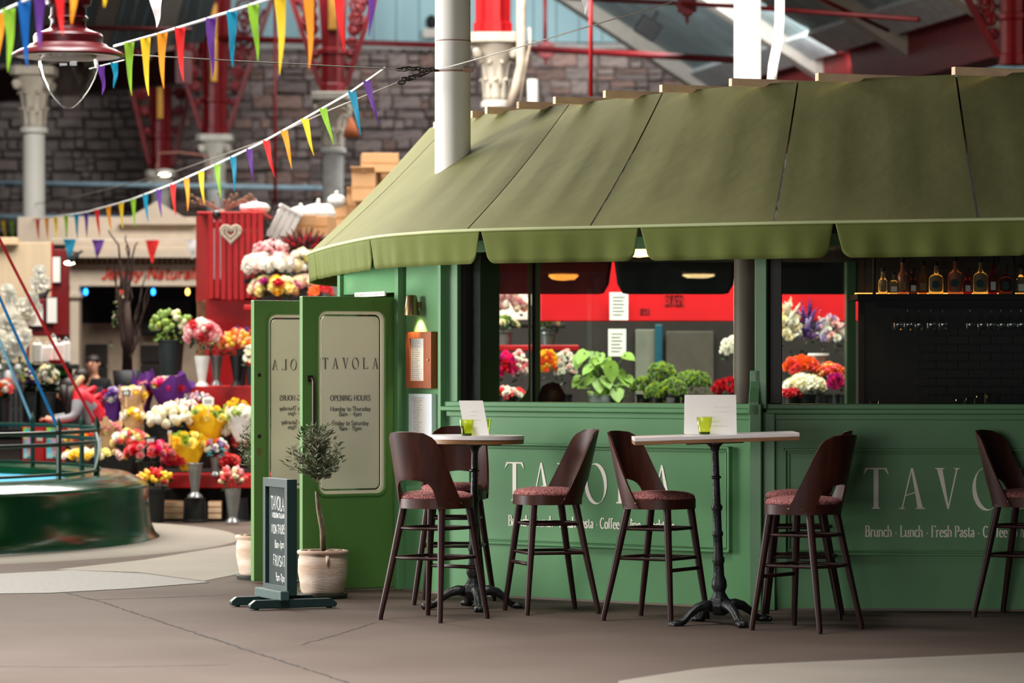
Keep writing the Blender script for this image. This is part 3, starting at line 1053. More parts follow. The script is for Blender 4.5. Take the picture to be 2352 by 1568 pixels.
# ---------------------------------------------------------------- bar stools
def make_stool():
    st = thing('bar_stool', 'bar stool', 'bar stool')
    ZS = .672
    n = 40

    def outline(r, ex):
        o = []
        for i in range(n):
            a = 2 * PI * i / n
            ca, sa = math.cos(a), math.sin(a)
            o.append(V((math.copysign(abs(ca) ** ex, ca) * r, math.copysign(abs(sa) ** ex, sa) * r * .98, 0)))
        return o
    rows = []
    for r, z in ((.19, ZS), (.212, ZS), (.212, ZS + .058), (.2, ZS + .06), (.05, ZS + .06)):
        rows.append([p + V((0, 0, z)) for p in outline(r, .8)])
    MB().grid(rows, closed=True).build('seat_frame', M_WALNUT, st, smooth=True, split=40)
    rows = []
    for r, z in ((.2, .055), (.207, .062), (.207, .072), (.195, .086), (.16, .098), (.1, .105), (.03, .107), (.001, .107)):
        rows.append([p + V((0, 0, ZS + z)) for p in outline(r, .8)])
    MB().grid(rows, closed=True).build('cushion', M_TWEED, st, smooth=True)
    # wrap-around plywood back: rows by height, cut out at the back above the seat
    zb, zc, zt = ZS + .004, .848, 1.135
    hs = [zb + (zc - zb) * (1 - (1 - i / 9) ** 1.6) for i in range(10)] + [zc + (zt - zc) * i / 12 for i in range(1, 13)]

    def P(th, z):
        t = (z - zb) / (zt - zb)
        rr = .216 + .03 * t
        cy = -.075 * t + .0 * t
        x = rr * math.sin(th) * (1 - .04 * t)
        y = cy - rr * math.cos(th)
        return V((x, y, z))
    for s in (1,):
        full = []
        for side in (1, -1):
            rows = []
            for z in hs:
                t = (z - zb) / (zt - zb)
                tm = 1.50 - .72 * t ** .85
                if t > .86:
                    q = (t - .86) / .14
                    tm *= 1 - .30 * (1 - math.sqrt(max(0, 1 - q * q)))
                if z < zc - 1e-6:
                    q = (z - zb) / (zc - zb)
                    tc = .60 * (1 - q ** 6) ** .38 + .12 * (1 - q)
                else:
                    tc = 0.0
                row = []
                for j in range(13):
                    th = tc + (tm - tc) * j / 12
                    zz = z + (.012 * (1 - math.cos(2.2 * th)) * -1 * max(0, t - .8) * 5 if t > .8 else 0)
                    row.append(P(side * th, zz))
                rows.append(row if side == 1 else row[::-1])
            full.append(rows)
        mb = MB()
        mb.grid(full[1])
        mb.grid(full[0])
        o = mb.build('backrest', M_WALNUT, st, smooth=True)
        w = o.modifiers.new('weld', 'WELD')
        w.merge_threshold = .0008
        so = o.modifiers.new('solid', 'SOLIDIFY')
        so.thickness = .013
        so.offset = 1 if False else 0
        es = o.modifiers.new('split', 'EDGE_SPLIT')
        es.split_angle = R(42)
        back = o
    # legs
    tops = {}
    for sx in (1, -1):
        for sy in (1, -1):
            a = V((.145 * sx, .135 * sy + (0 if sy > 0 else .0), ZS + .01))
            b = V((.228 * sx, (.205 if sy > 0 else -.255), 0))
            MB().tube([a, a.lerp(b, .5), b + V((0, 0, .02)), b], [.0235, .0205, .0165, .015], 12).build('leg', M_WALLEG, st, smooth=True, split=50)
            tops[sx, sy] = (a, b)

    def at(sx, sy, z):
        a, b = tops[sx, sy]
        return a.lerp(b, (a.z - z) / (a.z - b.z))
    # bent hoops and foot bar
    for z in (.552, .375):
        c = [at(1, 1, z), at(-1, 1, z), at(-1, -1, z), at(1, -1, z)]
        pts = []
        cen = sum(c, V()) / 4
        for i in range(4):
            a, b = c[i], c[(i + 1) % 4]
            a = cen + (a - cen) * .97
            b = cen + (b - cen) * .97
            for k in range(8):
                q = a.lerp(b, k / 8)
                bow = math.sin(PI * k / 8) * (.045 if i != 0 else .015)
                q = q + (q - cen).normalized() * bow * (1 if i == 2 else .35)
                pts.append(q)
        MB().tube(pts, .0095, 8, closed=True).build('hoop', M_WALLEG, st, smooth=True)
    MB().tube([at(1, 1, .31), at(-1, 1, .31)], .0115, 8).build('foot_bar', M_WALLEG, st, smooth=True)
    sc = M_BRASS
    for sx in (1, -1):
        for yy in (-.04, -.115):
            rr = .222
            x = sx * math.sqrt(rr * rr - yy * yy)
            MB().ball((x, yy, ZS + .035), .006, n=8, m=4).build('screw', sc, back, smooth=True)
    return st


stool0 = make_stool()
STOOLS = [((-.457, 21.05), (.6, .8), 'walnut bar stool with pink tweed seat, its curved back towards the green door leaf'),
          ((-.375, 22.42), (-.12, -1), 'walnut bar stool with pink tweed seat tucked behind the round table against the counter'),
          ((.22, 21.62), (-.95, -.3), 'walnut bar stool with pink tweed seat facing the round table from its open side'),
          ((.886, 20.97), (.85, -.52), 'walnut bar stool with pink tweed seat at the chalkboard-side end of the rectangular table'),
          ((1.69, 20.22), (-.8, .6), 'nearest walnut bar stool at the far-right end of the rectangular table'),
          ((1.745, 21.2), (-1, .12), 'walnut bar stool half hidden behind another stool beside the corner post'),
          ((3.15, 21.27), (.85, -.5), 'dark walnut bar stool cut off by the right edge before the second TAVOLA sign')]
for i, (p, dr, lab) in enumerate(STOOLS):
    o = stool0 if i == 0 else copy_tree(stool0)
    o.location = (p[0], p[1], 0)
    o.rotation_euler = (0, 0, math.atan2(dr[1], dr[0]) - PI / 2)
    tag(o, lab, 'bar stool', 'walnut bar stools')


# ---------------------------------------------------------------- tables
def table(loc, ztop, lean, shape, label, rot, nfeet=4, a0=0.3):
    t = thing('bar_table', label, 'table', loc)
    t.rotation_euler = (0, R(lean), 0)
    if shape == 'round':
        MB().lathe([(.312, ztop - .024), (.312, ztop), (.0, ztop)], 48, cap=False).build('top', M_TOPW, t, smooth=True, split=30)
        MB().lathe([(0, ztop - .052), (.308, ztop - .052), (.310, ztop - .024)], 48, cap=False).build('edge_band', M_TOPB, t, smooth=True, split=30)
    else:
        MB().box(-.482, .482, -.26, .26, ztop - .022, ztop).build('top', M_TOPW, t, bevel=.002)
        MB().box(-.482, .482, -.26, .26, ztop - .044, ztop - .022).build('edge_band', M_TOPB, t, bevel=.002)
    zp = ztop - (.052 if shape == 'round' else .044)
    MB().box(-.17, .17, -.02, .02, zp - .012, zp).box(-.02, .02, -.17, .17, zp - .012, zp).build('spider', M_IRON, t, bevel=.003)
    prof = [(.052, .13), (.05, .16), (.034, .19), (.036, .2), (.046, .225), (.044, .255), (.032, .29), (.03, .36), (.036, .37), (.036, .395), (.029, .405), (.027, .52), (.033, .53), (.033, .545), (.026, .555), (.025, .67),
            (.034, .685), (.034, .7), (.024, .715), (.022, .86), (.032, .868), (.032, .874), (.022, .882), (.021, zp - .06), (.03, zp - .03), (.055, zp - .008), (.055, zp)]
    MB().lathe(prof, 20).build('post', M_IRON, t, smooth=True, split=40)
    MB().lathe([(.03, .055), (.06, .07), (.075, .11), (.06, .15), (.045, .165)], 8).build('boss', M_IRON, t, bevel=.004)
    for i in range(nfeet):
        a = a0 + 2 * PI * i / nfeet
        d = V((math.cos(a), math.sin(a), 0))
        s = V((-d.y, d.x, 0))
        pts = [d * r + V((0, 0, z)) for r, z in ((.05, .11), (.1, .118), (.15, .105), (.2, .07), (.235, .035), (.26, .022))]
        mb = MB().tube(pts, [.035, .032, .028, .022, .02, .02], 8)
        for k in (-1, 1):
            mb.tube([p + s * k * .018 + V((0, 0, .012)) for p in pts], .008, 6)
        for k in range(9):
            q = pts[1].lerp(pts[4], k / 8)
            mb.ball(q + V((0, 0, .03 - .006 * abs(k - 3))), .008, n=6, m=4)
        foot = mb.build('foot', M_IRON, t, smooth=True)
        # lion paw
        mb = MB()
        mb.ball(d * .285 + V((0, 0, .022)), .05, .04, .022, n=10, m=6, M=Matrix.Rotation(a, 3, 'Z'))
        for k in (-1.5, -.5, .5, 1.5):
            mb.ball(d * .315 + s * k * .018 + V((0, 0, .016)), .016, n=7, m=5)
        mb.build('paw', M_IRON, foot, smooth=True)
    return t


tb1 = table((-.242, 21.9, 0), 1.092, 0.4, 'round', 'small round marble-topped bar table on a black cast iron stand', 0, 4, .15)
tb2 = table((1.233, 20.6, 0), 1.125, -1.8, 'rect', 'rectangular marble-topped bar table on a leaning black iron stand', 0, 4, .4)


# tent menus and glasses
def card(loc, w, h, lean_x, rz, label, tent=True):
    t = thing('menu_card', label, 'menu', loc, rz)
    sh = Matrix(((1, 0, -lean_x), (0, 1, .28), (0, 0, 1)))
    mb = MB()
    vs = [sh @ V((x, y, z)) for z in (0, h) for y in (0, .004) for x in (-w / 2, w / 2)]
    mb.add(vs, [(0, 2, 3, 1), (4, 5, 7, 6), (0, 1, 5, 4), (2, 6, 7, 3), (0, 4, 6, 2), (1, 3, 7, 5)])
    mb.build('front_leaf', M_PAPER, t)
    if tent:
        sh2 = Matrix(((1, 0, -lean_x), (0, 1, -.28), (0, 0, 1)))
        mb = MB()
        y0 = .57 * h
        vs = [sh2 @ V((x, y + y0, z)) for z in (0, h) for y in (-.003, .0) for x in (-w / 2, w / 2)]
        mb.add(vs, [(0, 2, 3, 1), (4, 5, 7, 6), (0, 1, 5, 4), (2, 6, 7, 3), (0, 4, 6, 2), (1, 3, 7, 5)])
        mb.build('back_leaf', M_PAPER, t)
    pr = MB()
    for i in range(5):
        z = h * (.2 + .12 * i)
        x0 = rnd.uniform(-.3, .1) * w
        q = [sh @ V((x, -.0008, zz)) for x, zz in ((x0, z), (x0 + w * .3, z), (x0 + w * .3, z + .003), (x0, z + .003))]
        pr.add(q, [(0, 1, 2, 3)])
    pr.build('print', mat('faint_print', (222, 218, 210), rough=.9), t)
    return t


M_GREENGLASS = glass_mat('olive_green_glass', (.93, .97, .50), .01, .08)
M_WAX = mat('green_glass_base', (38, 62, 10), rough=.2)


def tealight(loc, label):
    t = thing('glass_tumbler', label, 'glass', loc)
    MB().lathe([(.033, .006), (.047, .1), (.044, .1), (.031, .012), (0, .012)], 24, cap=False).build('body', M_GREENGLASS, t, smooth=True)
    MB().lathe([(0, 0), (.031, 0), (.033, .006), (.034, .014), (0, .014)], 24, cap=False).build('base', M_WAX, t, smooth=True, split=40)
    return t


p = W(1096, 994, 21.72)
card((p.x, p.y, 1.0935), .15, .218, .185, 0.0, 'white tent menu leaning on the round table')
p = W(1072, 992, 21.72)
tealight((p.x, p.y - .04, 1.0935), 'green glass tumbler in front of the leaning menu on the round table')
p = W(1128, 992, 21.95)
tealight((p.x - .045, 22.03, 1.0925), 'green glass tumbler mostly hidden behind the leaning menu')
p = W(1633, 989, 20.55)
card((p.x, p.y, 1.1265), .305, .232, -.0, R(0), 'wide white menu card standing on the rectangular table')
p = W(1618, 989, 20.44)
tealight((p.x, 20.44, 1.1285), 'green glass tumbler before the wide menu card on the rectangular table')

# ---------------------------------------------------------------- pavement sign
pr_, pl_ = V((-1.412, 21.85)), V((-1.592, 22.25))
fs = Frame(pl_, pr_)
sg = thing('pavement_sign', 'narrow blue-green framed chalkboard sign standing on crossed feet', 'sign', (pr_.x, pr_.y, 0))
zt, zb = .815, .085
w = fs.len
hole = rrect(.045, w - .045, zb + .06, zt - .055, .003, 2)
ou = [(w, zb)] * 3 + [(w, zt)] * 3 + [(0, zt)] * 3 + [(0, zb)] * 3
ring_panel(MB(), ou, hole, lambda p: fs.pt(p[0], 0, p[1]), lambda p: fs.pt(p[0], -.068, p[1])).build('frame', M_SIGNG, sg, world=True, bevel=.003)
fs.box(MB(), .04, w - .04, -.045, -.022, zb + .05, zt - .05).build('slate', M_CHALK, sg, world=True)
fs.box(MB(), -.02, w + .02, -.01, .05, zb - .03, zb + .03).build('ledge', mat('sign_ledge', (40, 66, 62), rough=.6), sg, world=True, bevel=.006)
for t_ in (.06, w - .03):
    mb = MB()
    prf = [(-.3, .008), (.26, .008), (.27, .02), (.27, .035), (.235, .062), (-.27, .062), (-.31, .035), (-.31, .02)]
    mb.prism(prf, lambda p: fs.pt(t_ - .025, p[0] - .03, p[1]), lambda p: fs.pt(t_ + .025, p[0] - .03, p[1]))
    fs.box(mb, t_ - .02, t_ + .02, -.31, -.28, 0, .01)
    fs.box(mb, t_ - .02, t_ + .02, .18, .21, 0, .01)
    mb.build('foot', M_SIGNG, sg, world=True, bevel=.004)
cl = lambda x, z, k: fs.pt(x, -.0215 if not k else -.0225, z)
for txt, a, b, z, hh in (('TAVOLA', .09, .33, .615, .085), ('MODERN ITALIAN', .11, .335, .565, .03), ('MON-THURS', .1, .345, .465, .058), ('8am-4pm', .16, .33, .375, .05), ('FRI/SAT', .13, .355, .262, .066), ('9am-11pm', .18, .35, .165, .05)):
    text_mb(MB(), txt, a, b, z, hh, cl, thick=.05 if hh > .04 else .09, thin=.06 if hh > .04 else .09, serif=False, jitter=.06, depth=False).build('chalk_writing', M_CHALKW, sg, world=True)


# ---------------------------------------------------------------- potted olive trees
def olive(loc, r, hp, label, crown_r, crown_h, zc, seed, lean, group):
    rg = random.Random(seed)
    pot = thing('potted_olive_tree', label, 'potted tree', loc)
    MB().lathe([(0, .03), (r * .78, .03), (r * .84, .045), (r * .98, hp * .55), (r * .97, hp * .8), (r * .92, hp * .9), (r * 1.0, hp * .93), (r * 1.02, hp * .97), (r * .98, hp), (r * .86, hp), (r * .84, hp * .88), (0, hp * .88)], 32, cap=False).build('pot', M_TERRA, pot, smooth=True, split=60)
    MB().lathe([(0, 0), (r * .92, 0), (r * .98, .022), (r * .98, .03), (r * .85, .03), (0, .025)], 28, cap=False).build('saucer', M_SAUCER, pot, smooth=True, split=40)
    MB().lathe([(r * .85, hp * .9), (0, hp * .93)], 20, cap=False).build('soil', M_SOIL, pot)
    for k in range(5):
        a = rg.uniform(0, 6.28)
        q = V((math.cos(a), math.sin(a), 0)) * r * rg.uniform(.4, .7)
        MB().ball(q + V((0, 0, hp * .96)), .035 * rg.uniform(.7, 1.2), .028, .02, n=8, m=5).build('pebble', M_STONE, pot, smooth=True)
    top = V((lean, 0, zc))
    trunk = MB().tube([V((0, 0, hp * .9)), V((lean * .3 + .005, 0, hp + (zc - hp) * .35)), V((lean * .7 - .004, 0, hp + (zc - hp) * .7)), top], [.016, .0135, .012, .012], 8)
    trunk.tube([V((.015, .01, hp * .9)), V((lean * .3 + .02, .01, hp + (zc - hp) * .4)), V((lean * .7 + .008, .008, hp + (zc - hp) * .8))], [.008, .006, .005], 6)
    br = trunk
    lv = MB()
    for i in range(95):
        u = rg.random()
        zz = -.42 + 1.1 * u
        rad = (1 - abs(zz * .95) ** 1.5) * crown_r * (1.15 - .3 * u) * (rg.random() ** .4)
        a = rg.uniform(0, 6.28)
        c = top + V((math.cos(a) * rad, math.sin(a) * rad, crown_h * (.5 + zz * .62)))
        root = top + V((0, 0, crown_h * (.15 + .4 * u)))
        mid = root.lerp(c, .5) + V((0, 0, .02))
        br.tube([root, mid, c], [.004, .003, .0015], 4)
        dirn = ((c - root).normalized() + V((0, 0, .6))).normalized()
        for k in range(15):
            q = root.lerp(c, .35 + .75 * k / 14) if k < 11 else c + dirn * .012 * (k - 10)
            ang = rg.uniform(0, 6.28)
            side = V((math.cos(ang), math.sin(ang), rg.uniform(-.3, .7))).normalized()
            ld_ = (dirn * .55 + side).normalized()
            wv = ld_.cross(V((rg.uniform(-1, 1), rg.uniform(-1, 1), rg.uniform(-1, 1)))).normalized() * rg.uniform(.004, .0065)
            L = rg.uniform(.035, .06)
            up = ld_.cross(wv).normalized() * .003
            lv.add([q, q + ld_ * L * .45 + wv + up, q + ld_ * L, q + ld_ * L * .45 - wv + up], [(0, 1, 2, 3)])
    br.build('trunk', M_BARK, pot, smooth=True)
    f = lv.build('foliage', M_OLIVE, pot)
    f['kind'] = 'stuff'
    return pot


o1 = olive((-1.245, 22.92, 0), .168, .315, 'potted olive tree in a whitewashed terracotta pot beside the chalkboard sign', .17, .42, .70, 3, -.04, None)
# run of glaze down the pot's rim
MB().tube([V((.04, -.168, .285)), V((.042, -.172, .26)), V((.04, -.17, .235))], [.012, .011, .006], 6).build('drip', MATS['whitewashed_terracotta'], o1, smooth=True)
o2 = olive((-1.81, 24.92, 0), .168, .315, 'potted olive tree half hidden behind the farther green door leaf', .17, .42, .70, 8, .02, None)

# ---------------------------------------------------------------- market hall: stone wall, boards, roof
M_MORTAR = mat('dark_mortar', (74, 65, 61), rough=.95, var=.2)
M_RUBBLE = mat('grey_brown_stone', (132, 117, 111), rough=.95, var=.25, scale=3, detail=5, bump=.5, bscale=12, rand=.35)
M_RUBBLE2 = mat('russet_stone', (136, 110, 100), rough=.95, var=.25, scale=3, detail=5, bump=.5, bscale=12, rand=.3)
M_SKYB = mat('pale_blue_boards', (138, 168, 172), rough=.7, var=.08, scale=1.5, stretch=(1, 1, .2), rand=.06)
M_ROOFB = mat('grey_green_roof_boards', (150, 166, 166), rough=.7, var=.1, scale=2, rand=.1)
M_BEAM = mat('stone_white_beam', (184, 176, 164), rough=.7, var=.06)
YW = 64.0
wb = MB().box(-15, 10, YW, YW + .4, 0, 7.3).build('wall_back', M_MORTAR)
tag(wb, 'rough stone end wall of the market hall', kind='structure')


def stone_mesh(seed):
    rg = random.Random(seed)
    mb = MB()
    c = [(-.5, -.5), (-.1 + rg.uniform(-.2, .2), -.5), (.5, -.5), (.5, rg.uniform(-.2, .2)), (.5, .5), (rg.uniform(-.2, .2), .5), (-.5, .5), (-.5, rg.uniform(-.2, .2))]
    o = [(x * rg.uniform(.92, 1), z * rg.uniform(.88, 1)) for x, z in c]
    i = [(x * .8, z * .72) for x, z in o]
    d0, d1 = -.02, -rg.uniform(.06, .12)
    n = len(o)
    vs = [V((x, 0.0, z)) for x, z in o] + [V((x, d0 - .03, z)) for x, z in o] + [V((x, d1, z)) for x, z in i]
    fs = []
    for k in range(n):
        j = (k + 1) % n
        fs += [(k, j, n + j, n + k), (n + k, n + j, 2 * n + j, 2 * n + k)]
    fs.append(tuple(2 * n + k for k in range(n)))
    return vs, fs


SM = []
for s in range(12):
    vs, fs = stone_mesh(s)
    me = bpy.data.meshes.new('stone')
    me.from_pydata([tuple(p) for p in vs], [], fs)
    me.materials.append(M_RUBBLE if s % 4 else M_RUBBLE2)
    SM.append((me, vs, fs))
cells = []
z = 3.9
rg = random.Random(5)
while z < 7.25:
    hgt = rg.uniform(.13, .3)
    x = -11.0
    while x < 5.0:
        wd = rg.choice((rg.uniform(.14, .26), rg.uniform(.25, .62)))
        if hgt > .22 and rg.random() < .45:
            k2 = rg.uniform(.4, .6)
            cells.append((x + wd / 2, z + hgt * k2 / 2, wd, hgt * k2))
            cells.append((x + wd / 2, z + hgt * (1 + k2) / 2, wd, hgt * (1 - k2)))
        else:
            cells.append((x + wd / 2, z + hgt / 2 + rg.uniform(-.02, .02), wd, hgt))
        x += wd
    z += hgt
def stone_vis(c):
    px, py = 1176 + c[0] * 125, HOR - (c[1] - HC) * 125
    if 560 < px < 995 and 115 < py < 470:
        return c[2] * c[3] + 10
    if 330 < px < 560 and py > 230:
        return c[2] * c[3] + 8
    if 1190 < px < 1600 and py < 215:
        return c[2] * c[3] + 5
    return c[2] * c[3]
cells.sort(key=stone_vis, reverse=True)
rest = MB()
for i, (x, zz, wd, hgt) in enumerate(cells):
    me, vs, fs = SM[rg.randrange(12)]
    if i < 300:
        o = bpy.data.objects.new('stone', me)
        COL.objects.link(o)
        o.parent = wb
        o.location = (x, YW, zz)
        o.scale = (wd * 1.0, rg.uniform(.5, 1.2), hgt * 1.0)
        o.rotation_euler = (0, rg.uniform(-.07, .07), 0)
    else:
        s = V((wd * .95, rg.uniform(.6, 1.3), hgt * .93))
        rest.add([V((p.x * s.x + x, p.y * s.y + YW, p.z * s.z + zz)) for p in vs], fs)
ro = rest.build('rubble_stones', M_RUBBLE, wb)
ro['kind'] = 'stuff'
# pale blue boarding above the stone
ub = MB().box(-15, 14, YW + .1, YW + .3, 6.4, 12).build('wall_upper', M_SKYB)
tag(ub, 'pale blue boarded gable above the stone wall', kind='structure')
for i in range(46):
    x = -8 + i * .42
    z0 = 7.42 if x < 5.3 else 6.5
    MB().box(x, x + .405, YW - .02, YW + .1, z0, 11.5).build('board', M_SKYB, ub)
MB().box(-12, 5.2, YW - .15, YW + .05, 7.28, 7.38).build('ledge', mat('grey_ledge', (150, 146, 140), rough=.7), ub)
MB().box(-3.9, -3.55, YW - .06, YW, 7.42, 11).build('pale_board', M_BEAM, ub)

# roof slope on the right
E0, ed = V((3.33, 59.3, 6.3)), V((.196, -.98, 0)).normalized()
ru = V((-.98, -.196, .62)).normalized()
rn = ru.cross(ed).normalized()
if rn.z > 0:
    rn = -rn
rf = thing('roof_slope', 'grey green boarded roof slope with stone white rafters over the kiosk', 'roof', E0, kind='structure')
for i in range(64):
    a, b = i * .3, i * .3 + .28
    mb = MB()
    q = [ed * a, ed * b, ed * b + ru * 9, ed * a + ru * 9]
    mb.add(q + [p - rn * .03 for p in q], [(0, 1, 2, 3), (7, 6, 5, 4), (0, 4, 5, 1), (1, 5, 6, 2), (2, 6, 7, 3), (3, 7, 4, 0)])
    mb.build('roof_board', M_ROOFB, rf)
q = [ed * -.2 - rn * .05, ed * 20 - rn * .05, ed * 20 + ru * 9 - rn * .05, ed * -.2 + ru * 9 - rn * .05]
MB().add(q, [(0, 1, 2, 3)]).build('roof_cover', M_INT, rf)


def beam(parent, a, b, w, h, m, name='rafter', up=None):
    """rectangular bar from a to b, w across, h along up"""
    a, b = V(a), V(b)
    t = (b - a).normalized()
    u = V(up) if up is not None else V((0, 0, 1))
    s = t.cross(u).normalized() * (w / 2)
    u = s.cross(t).normalized() * (h / 2)
    vs = [p + s * i + u * j for p in (a, b) for j in (-1, 1) for i in (-1, 1)]
    return MB().add(vs, [(0, 2, 3, 1), (4, 5, 7, 6), (0, 1, 5, 4), (2, 6, 7, 3), (0, 4, 6, 2), (1, 3, 7, 5)]).build(name, m, parent)


for k in (0.1, 6.0, 10.2, 14.2, 17.5):
    beam(rf, ed * k + rn * .12 - ru * .55, ed * k + rn * .12 + ru * 9, .34, .24, M_BEAM, up=rn)
beam(rf, ed * -.1 + ru * .15 + rn * .06, ed * 20 + ru * .15 + rn * .06, .5, .1, mat('pale_grey_gutter', (196, 200, 200), rough=.6), 'gutter_board', up=rn)
beam(rf, ed * .5 + ru * 3.6 + rn * .08, ed * 12 + ru * 3.6 + rn * .08, .22, .12, M_BEAM, 'purlin', up=rn)
gd = thing('girder', 'oxblood iron girder running below the roof slope', 'girder', E0, kind='structure')
beam(gd, V((.3, .3, -.42)) + ed * -.5, V((.3, .3, -.42)) + ed * 22, .25, .62, M_DKRED, 'web')
beam(gd, V((.3, .3, -.75)) + ed * -.5, V((.3, .3, -.75)) + ed * 22, .5, .08, M_DKRED, 'flange')
beam(gd, V((.3, .3, -.1)) + ed * -.5, V((.3, .3, -.1)) + ed * 22, .5, .08, M_DKRED, 'flange')
# roof slope at the upper left
rl = thing('roof_slope', 'shadowed grey roof slope over the hanging lantern', 'roof', (-9, 56, 6.6), kind='structure')
A0, A1 = W(-150, 165, 58.0), W(470, 95, 52.0)
up = V((.25, -.7, .62)).normalized()
o_ = root_loc(rl)
for i in range(22):
    a, b = A0.lerp(A1, i / 22), A0.lerp(A1, (i + .95) / 22)
    q = [a, b, b + up * 8, a + up * 8]
    MB().add(q + [p + V((0, 0, .03)) for p in q], [(0, 1, 2, 3), (7, 6, 5, 4), (0, 4, 5, 1), (1, 5, 6, 2), (2, 6, 7, 3), (3, 7, 4, 0)]).build('roof_board', M_ROOFB, rl, world=True)
for k in (.42, .62, .84):
    a = A0.lerp(A1, k) - o_
    beam(rl, a - V((0, 0, .12)), a + up * 8 - V((0, 0, .12)), .35, .25, M_BEAM)
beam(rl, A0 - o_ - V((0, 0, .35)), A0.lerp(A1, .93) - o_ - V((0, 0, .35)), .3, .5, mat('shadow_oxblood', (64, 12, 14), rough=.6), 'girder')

# ---------------------------------------------------------------- iron columns with leafy capitals and brackets
M_CAP = mat('cream_capital_paint', (206, 197, 181), rough=.6, var=.08, scale=6)


def iron_column(px, Y, r, label, ztop=5.5, zfoot=0.0, cap=True, capw=1.0, m=None):
    m = m or M_COLUMN
    c = thing('iron_column', label, 'column', (W(px, 0, Y).x, Y, zfoot), group='white iron columns of the market hall')
    zc = ztop - .85
    MB().lathe([(r, 0), (r, zc - .04), (r * 1.28, zc - .03), (r * 1.28, zc + .03), (r, zc + .05)], 24, cap=False).build('shaft', m, c, smooth=True, split=50)
    if cap:
        MB().lathe([(r * .98, zc + .02), (r * 1.0, zc + .3), (r * 1.25, zc + .5), (r * 1.9 * capw, zc + .72)], 20, cap=False).build('bell', M_CAP, c, smooth=True)
        bell = [q for q in c.children if q.name.startswith('bell')][0]
        for i in range(8):
            for row, (z0, z1, ro) in enumerate(((zc + .04, zc + .36, 1.12), (zc + .2, zc + .58, 1.3))):
                a = 2 * PI * i / 8 + row * PI / 8
                d, s = V((math.cos(a), math.sin(a), 0)), V((-math.sin(a), math.cos(a), 0))
                rows = []
                for k in range(7):
                    t = k / 6
                    zz = z0 + (z1 - z0) * (t if t < .85 else .85 - (t - .85) * .8)
                    rr = r * (1.02 + (ro - 1.02) * t ** 1.5 + (.25 * t ** 4))
                    ww = r * .36 * (1 - .75 * t * t) * (1 + .18 * math.sin(t * 18))
                    rows.append([d * rr - s * ww + V((0, 0, zz)), d * (rr + .03 * r) + V((0, 0, zz + .01)), d * rr + s * ww + V((0, 0, zz))])
                MB().grid(rows).build('acanthus_leaf', M_CAP, bell, smooth=True, solid=.012)
        for i in range(4):
            a = PI / 4 + i * PI / 2
            d = V((math.cos(a), math.sin(a), 0))
            sp = []
            for k in range(16):
                t = k / 15 * 4.4 * PI
                rr = r * .34 * (1 - k / 19)
                sp.append(d * (r * 1.95 * capw + rr * math.cos(t)) + V((0, 0, zc + .6 + rr * math.sin(t))))
            MB().tube(sp, .035, 6).build('volute', M_CAP, c, smooth=True)
        w = r * 2.0 * capw
        MB().prism([(-w, -w * .72), (-w * .72, -w), (w * .72, -w), (w, -w * .72), (w, w * .72), (w * .72, w), (-w * .72, w), (-w, w * .72)], lambda p: V((p[0], p[1], zc + .85)), lambda p: V((p[0], p[1], zc + .73))).build('abacus', M_CAP, c, bevel=.015)
    return c


def bracket(px, Y, ztop, label, spread, hgt, bright=False, wings=True, r=.2):
    m = M_RED if bright else M_DKRED
    b = thing('iron_bracket', label, 'bracket', (W(px, 0, Y).x, Y, ztop), group='oxblood iron brackets on the hall columns')
    prof = []
    n = 16
    fl = MB()
    rows = []
    for z, k in ((0, 1.05), (.12, 1.05), (.14, .95), (.55, .95), (.58, 1.1), (.64, 1.1), (.66, .92), (hgt, 1.25)):
        rows.append([V((r * k * (1 if j % 2 else .86) * math.cos(2 * PI * j / n), r * k * (1 if j % 2 else .86) * math.sin(2 * PI * j / n), z)) for j in range(n)])
    fl.grid(rows, closed=True).build('post', m, b)
    MB().box(-.06, .06, -r * 1.25, -r * .9, .9, hgt * .95).build('gilded_panel', M_GOLD, b, bevel=.02)
    if wings:
        for s in (1, -1):
            a0, a1 = V((s * r * 1.0, 0, .1)), V((s * spread, 0, hgt))
            beam(b, a0, a1, .16, .07, m, 'rail', up=(1, 0, 0))
            for k in range(7):
                t = .2 + .115 * k
                c0 = V((s * r * .9, 0, hgt * (t + .05))).lerp(a0.lerp(a1, t), .52)
                rad = (a0.lerp(a1, t).x * s - r) * .42
                if rad < .04:
                    continue
                sp = []
                for q in range(15):
                    th = q / 14 * 3.4 * PI * (1 if k % 2 else -1)
                    rr = rad * (1 - q / 18)
                    sp.append(c0 + V((math.cos(th) * rr * s, 0, math.sin(th) * rr)))
                MB().tube(sp, .032, 5).build('scroll', m, b, smooth=True)
                MB().ball(sp[-1], .06, .04, .06, n=6, m=4).build('scroll_boss', m, b, smooth=True)
    return b


iron_column(78, 46.7, .149, 'white iron column behind the hanging lantern')
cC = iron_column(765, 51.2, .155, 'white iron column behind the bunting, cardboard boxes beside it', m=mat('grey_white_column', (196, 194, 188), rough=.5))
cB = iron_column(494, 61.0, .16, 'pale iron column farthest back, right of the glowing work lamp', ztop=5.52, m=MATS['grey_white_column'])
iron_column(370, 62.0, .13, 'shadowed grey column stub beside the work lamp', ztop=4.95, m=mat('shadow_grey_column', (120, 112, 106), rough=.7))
cD = iron_column(1139, 42.0, .142, 'cream capital column with red casing directly right of the thick column', capw=1.12)
cE = iron_column(1717, 31.5, .122, 'plain white column rising behind the awning at the right', cap=False, ztop=7.5)
bracket(765, 51.2, 5.5, 'scrolled oxblood iron bracket spreading above the middle column', .68, 1.6, r=.19)
bracket(494, 61.0, 5.52, 'dark scrolled iron bracket above the farthest column', 1.0, 2.4, r=.24)
bracket(370, 62.0, 4.95, 'shadowed oxblood bracket left of the farthest column', .9, 3.0, r=.2)
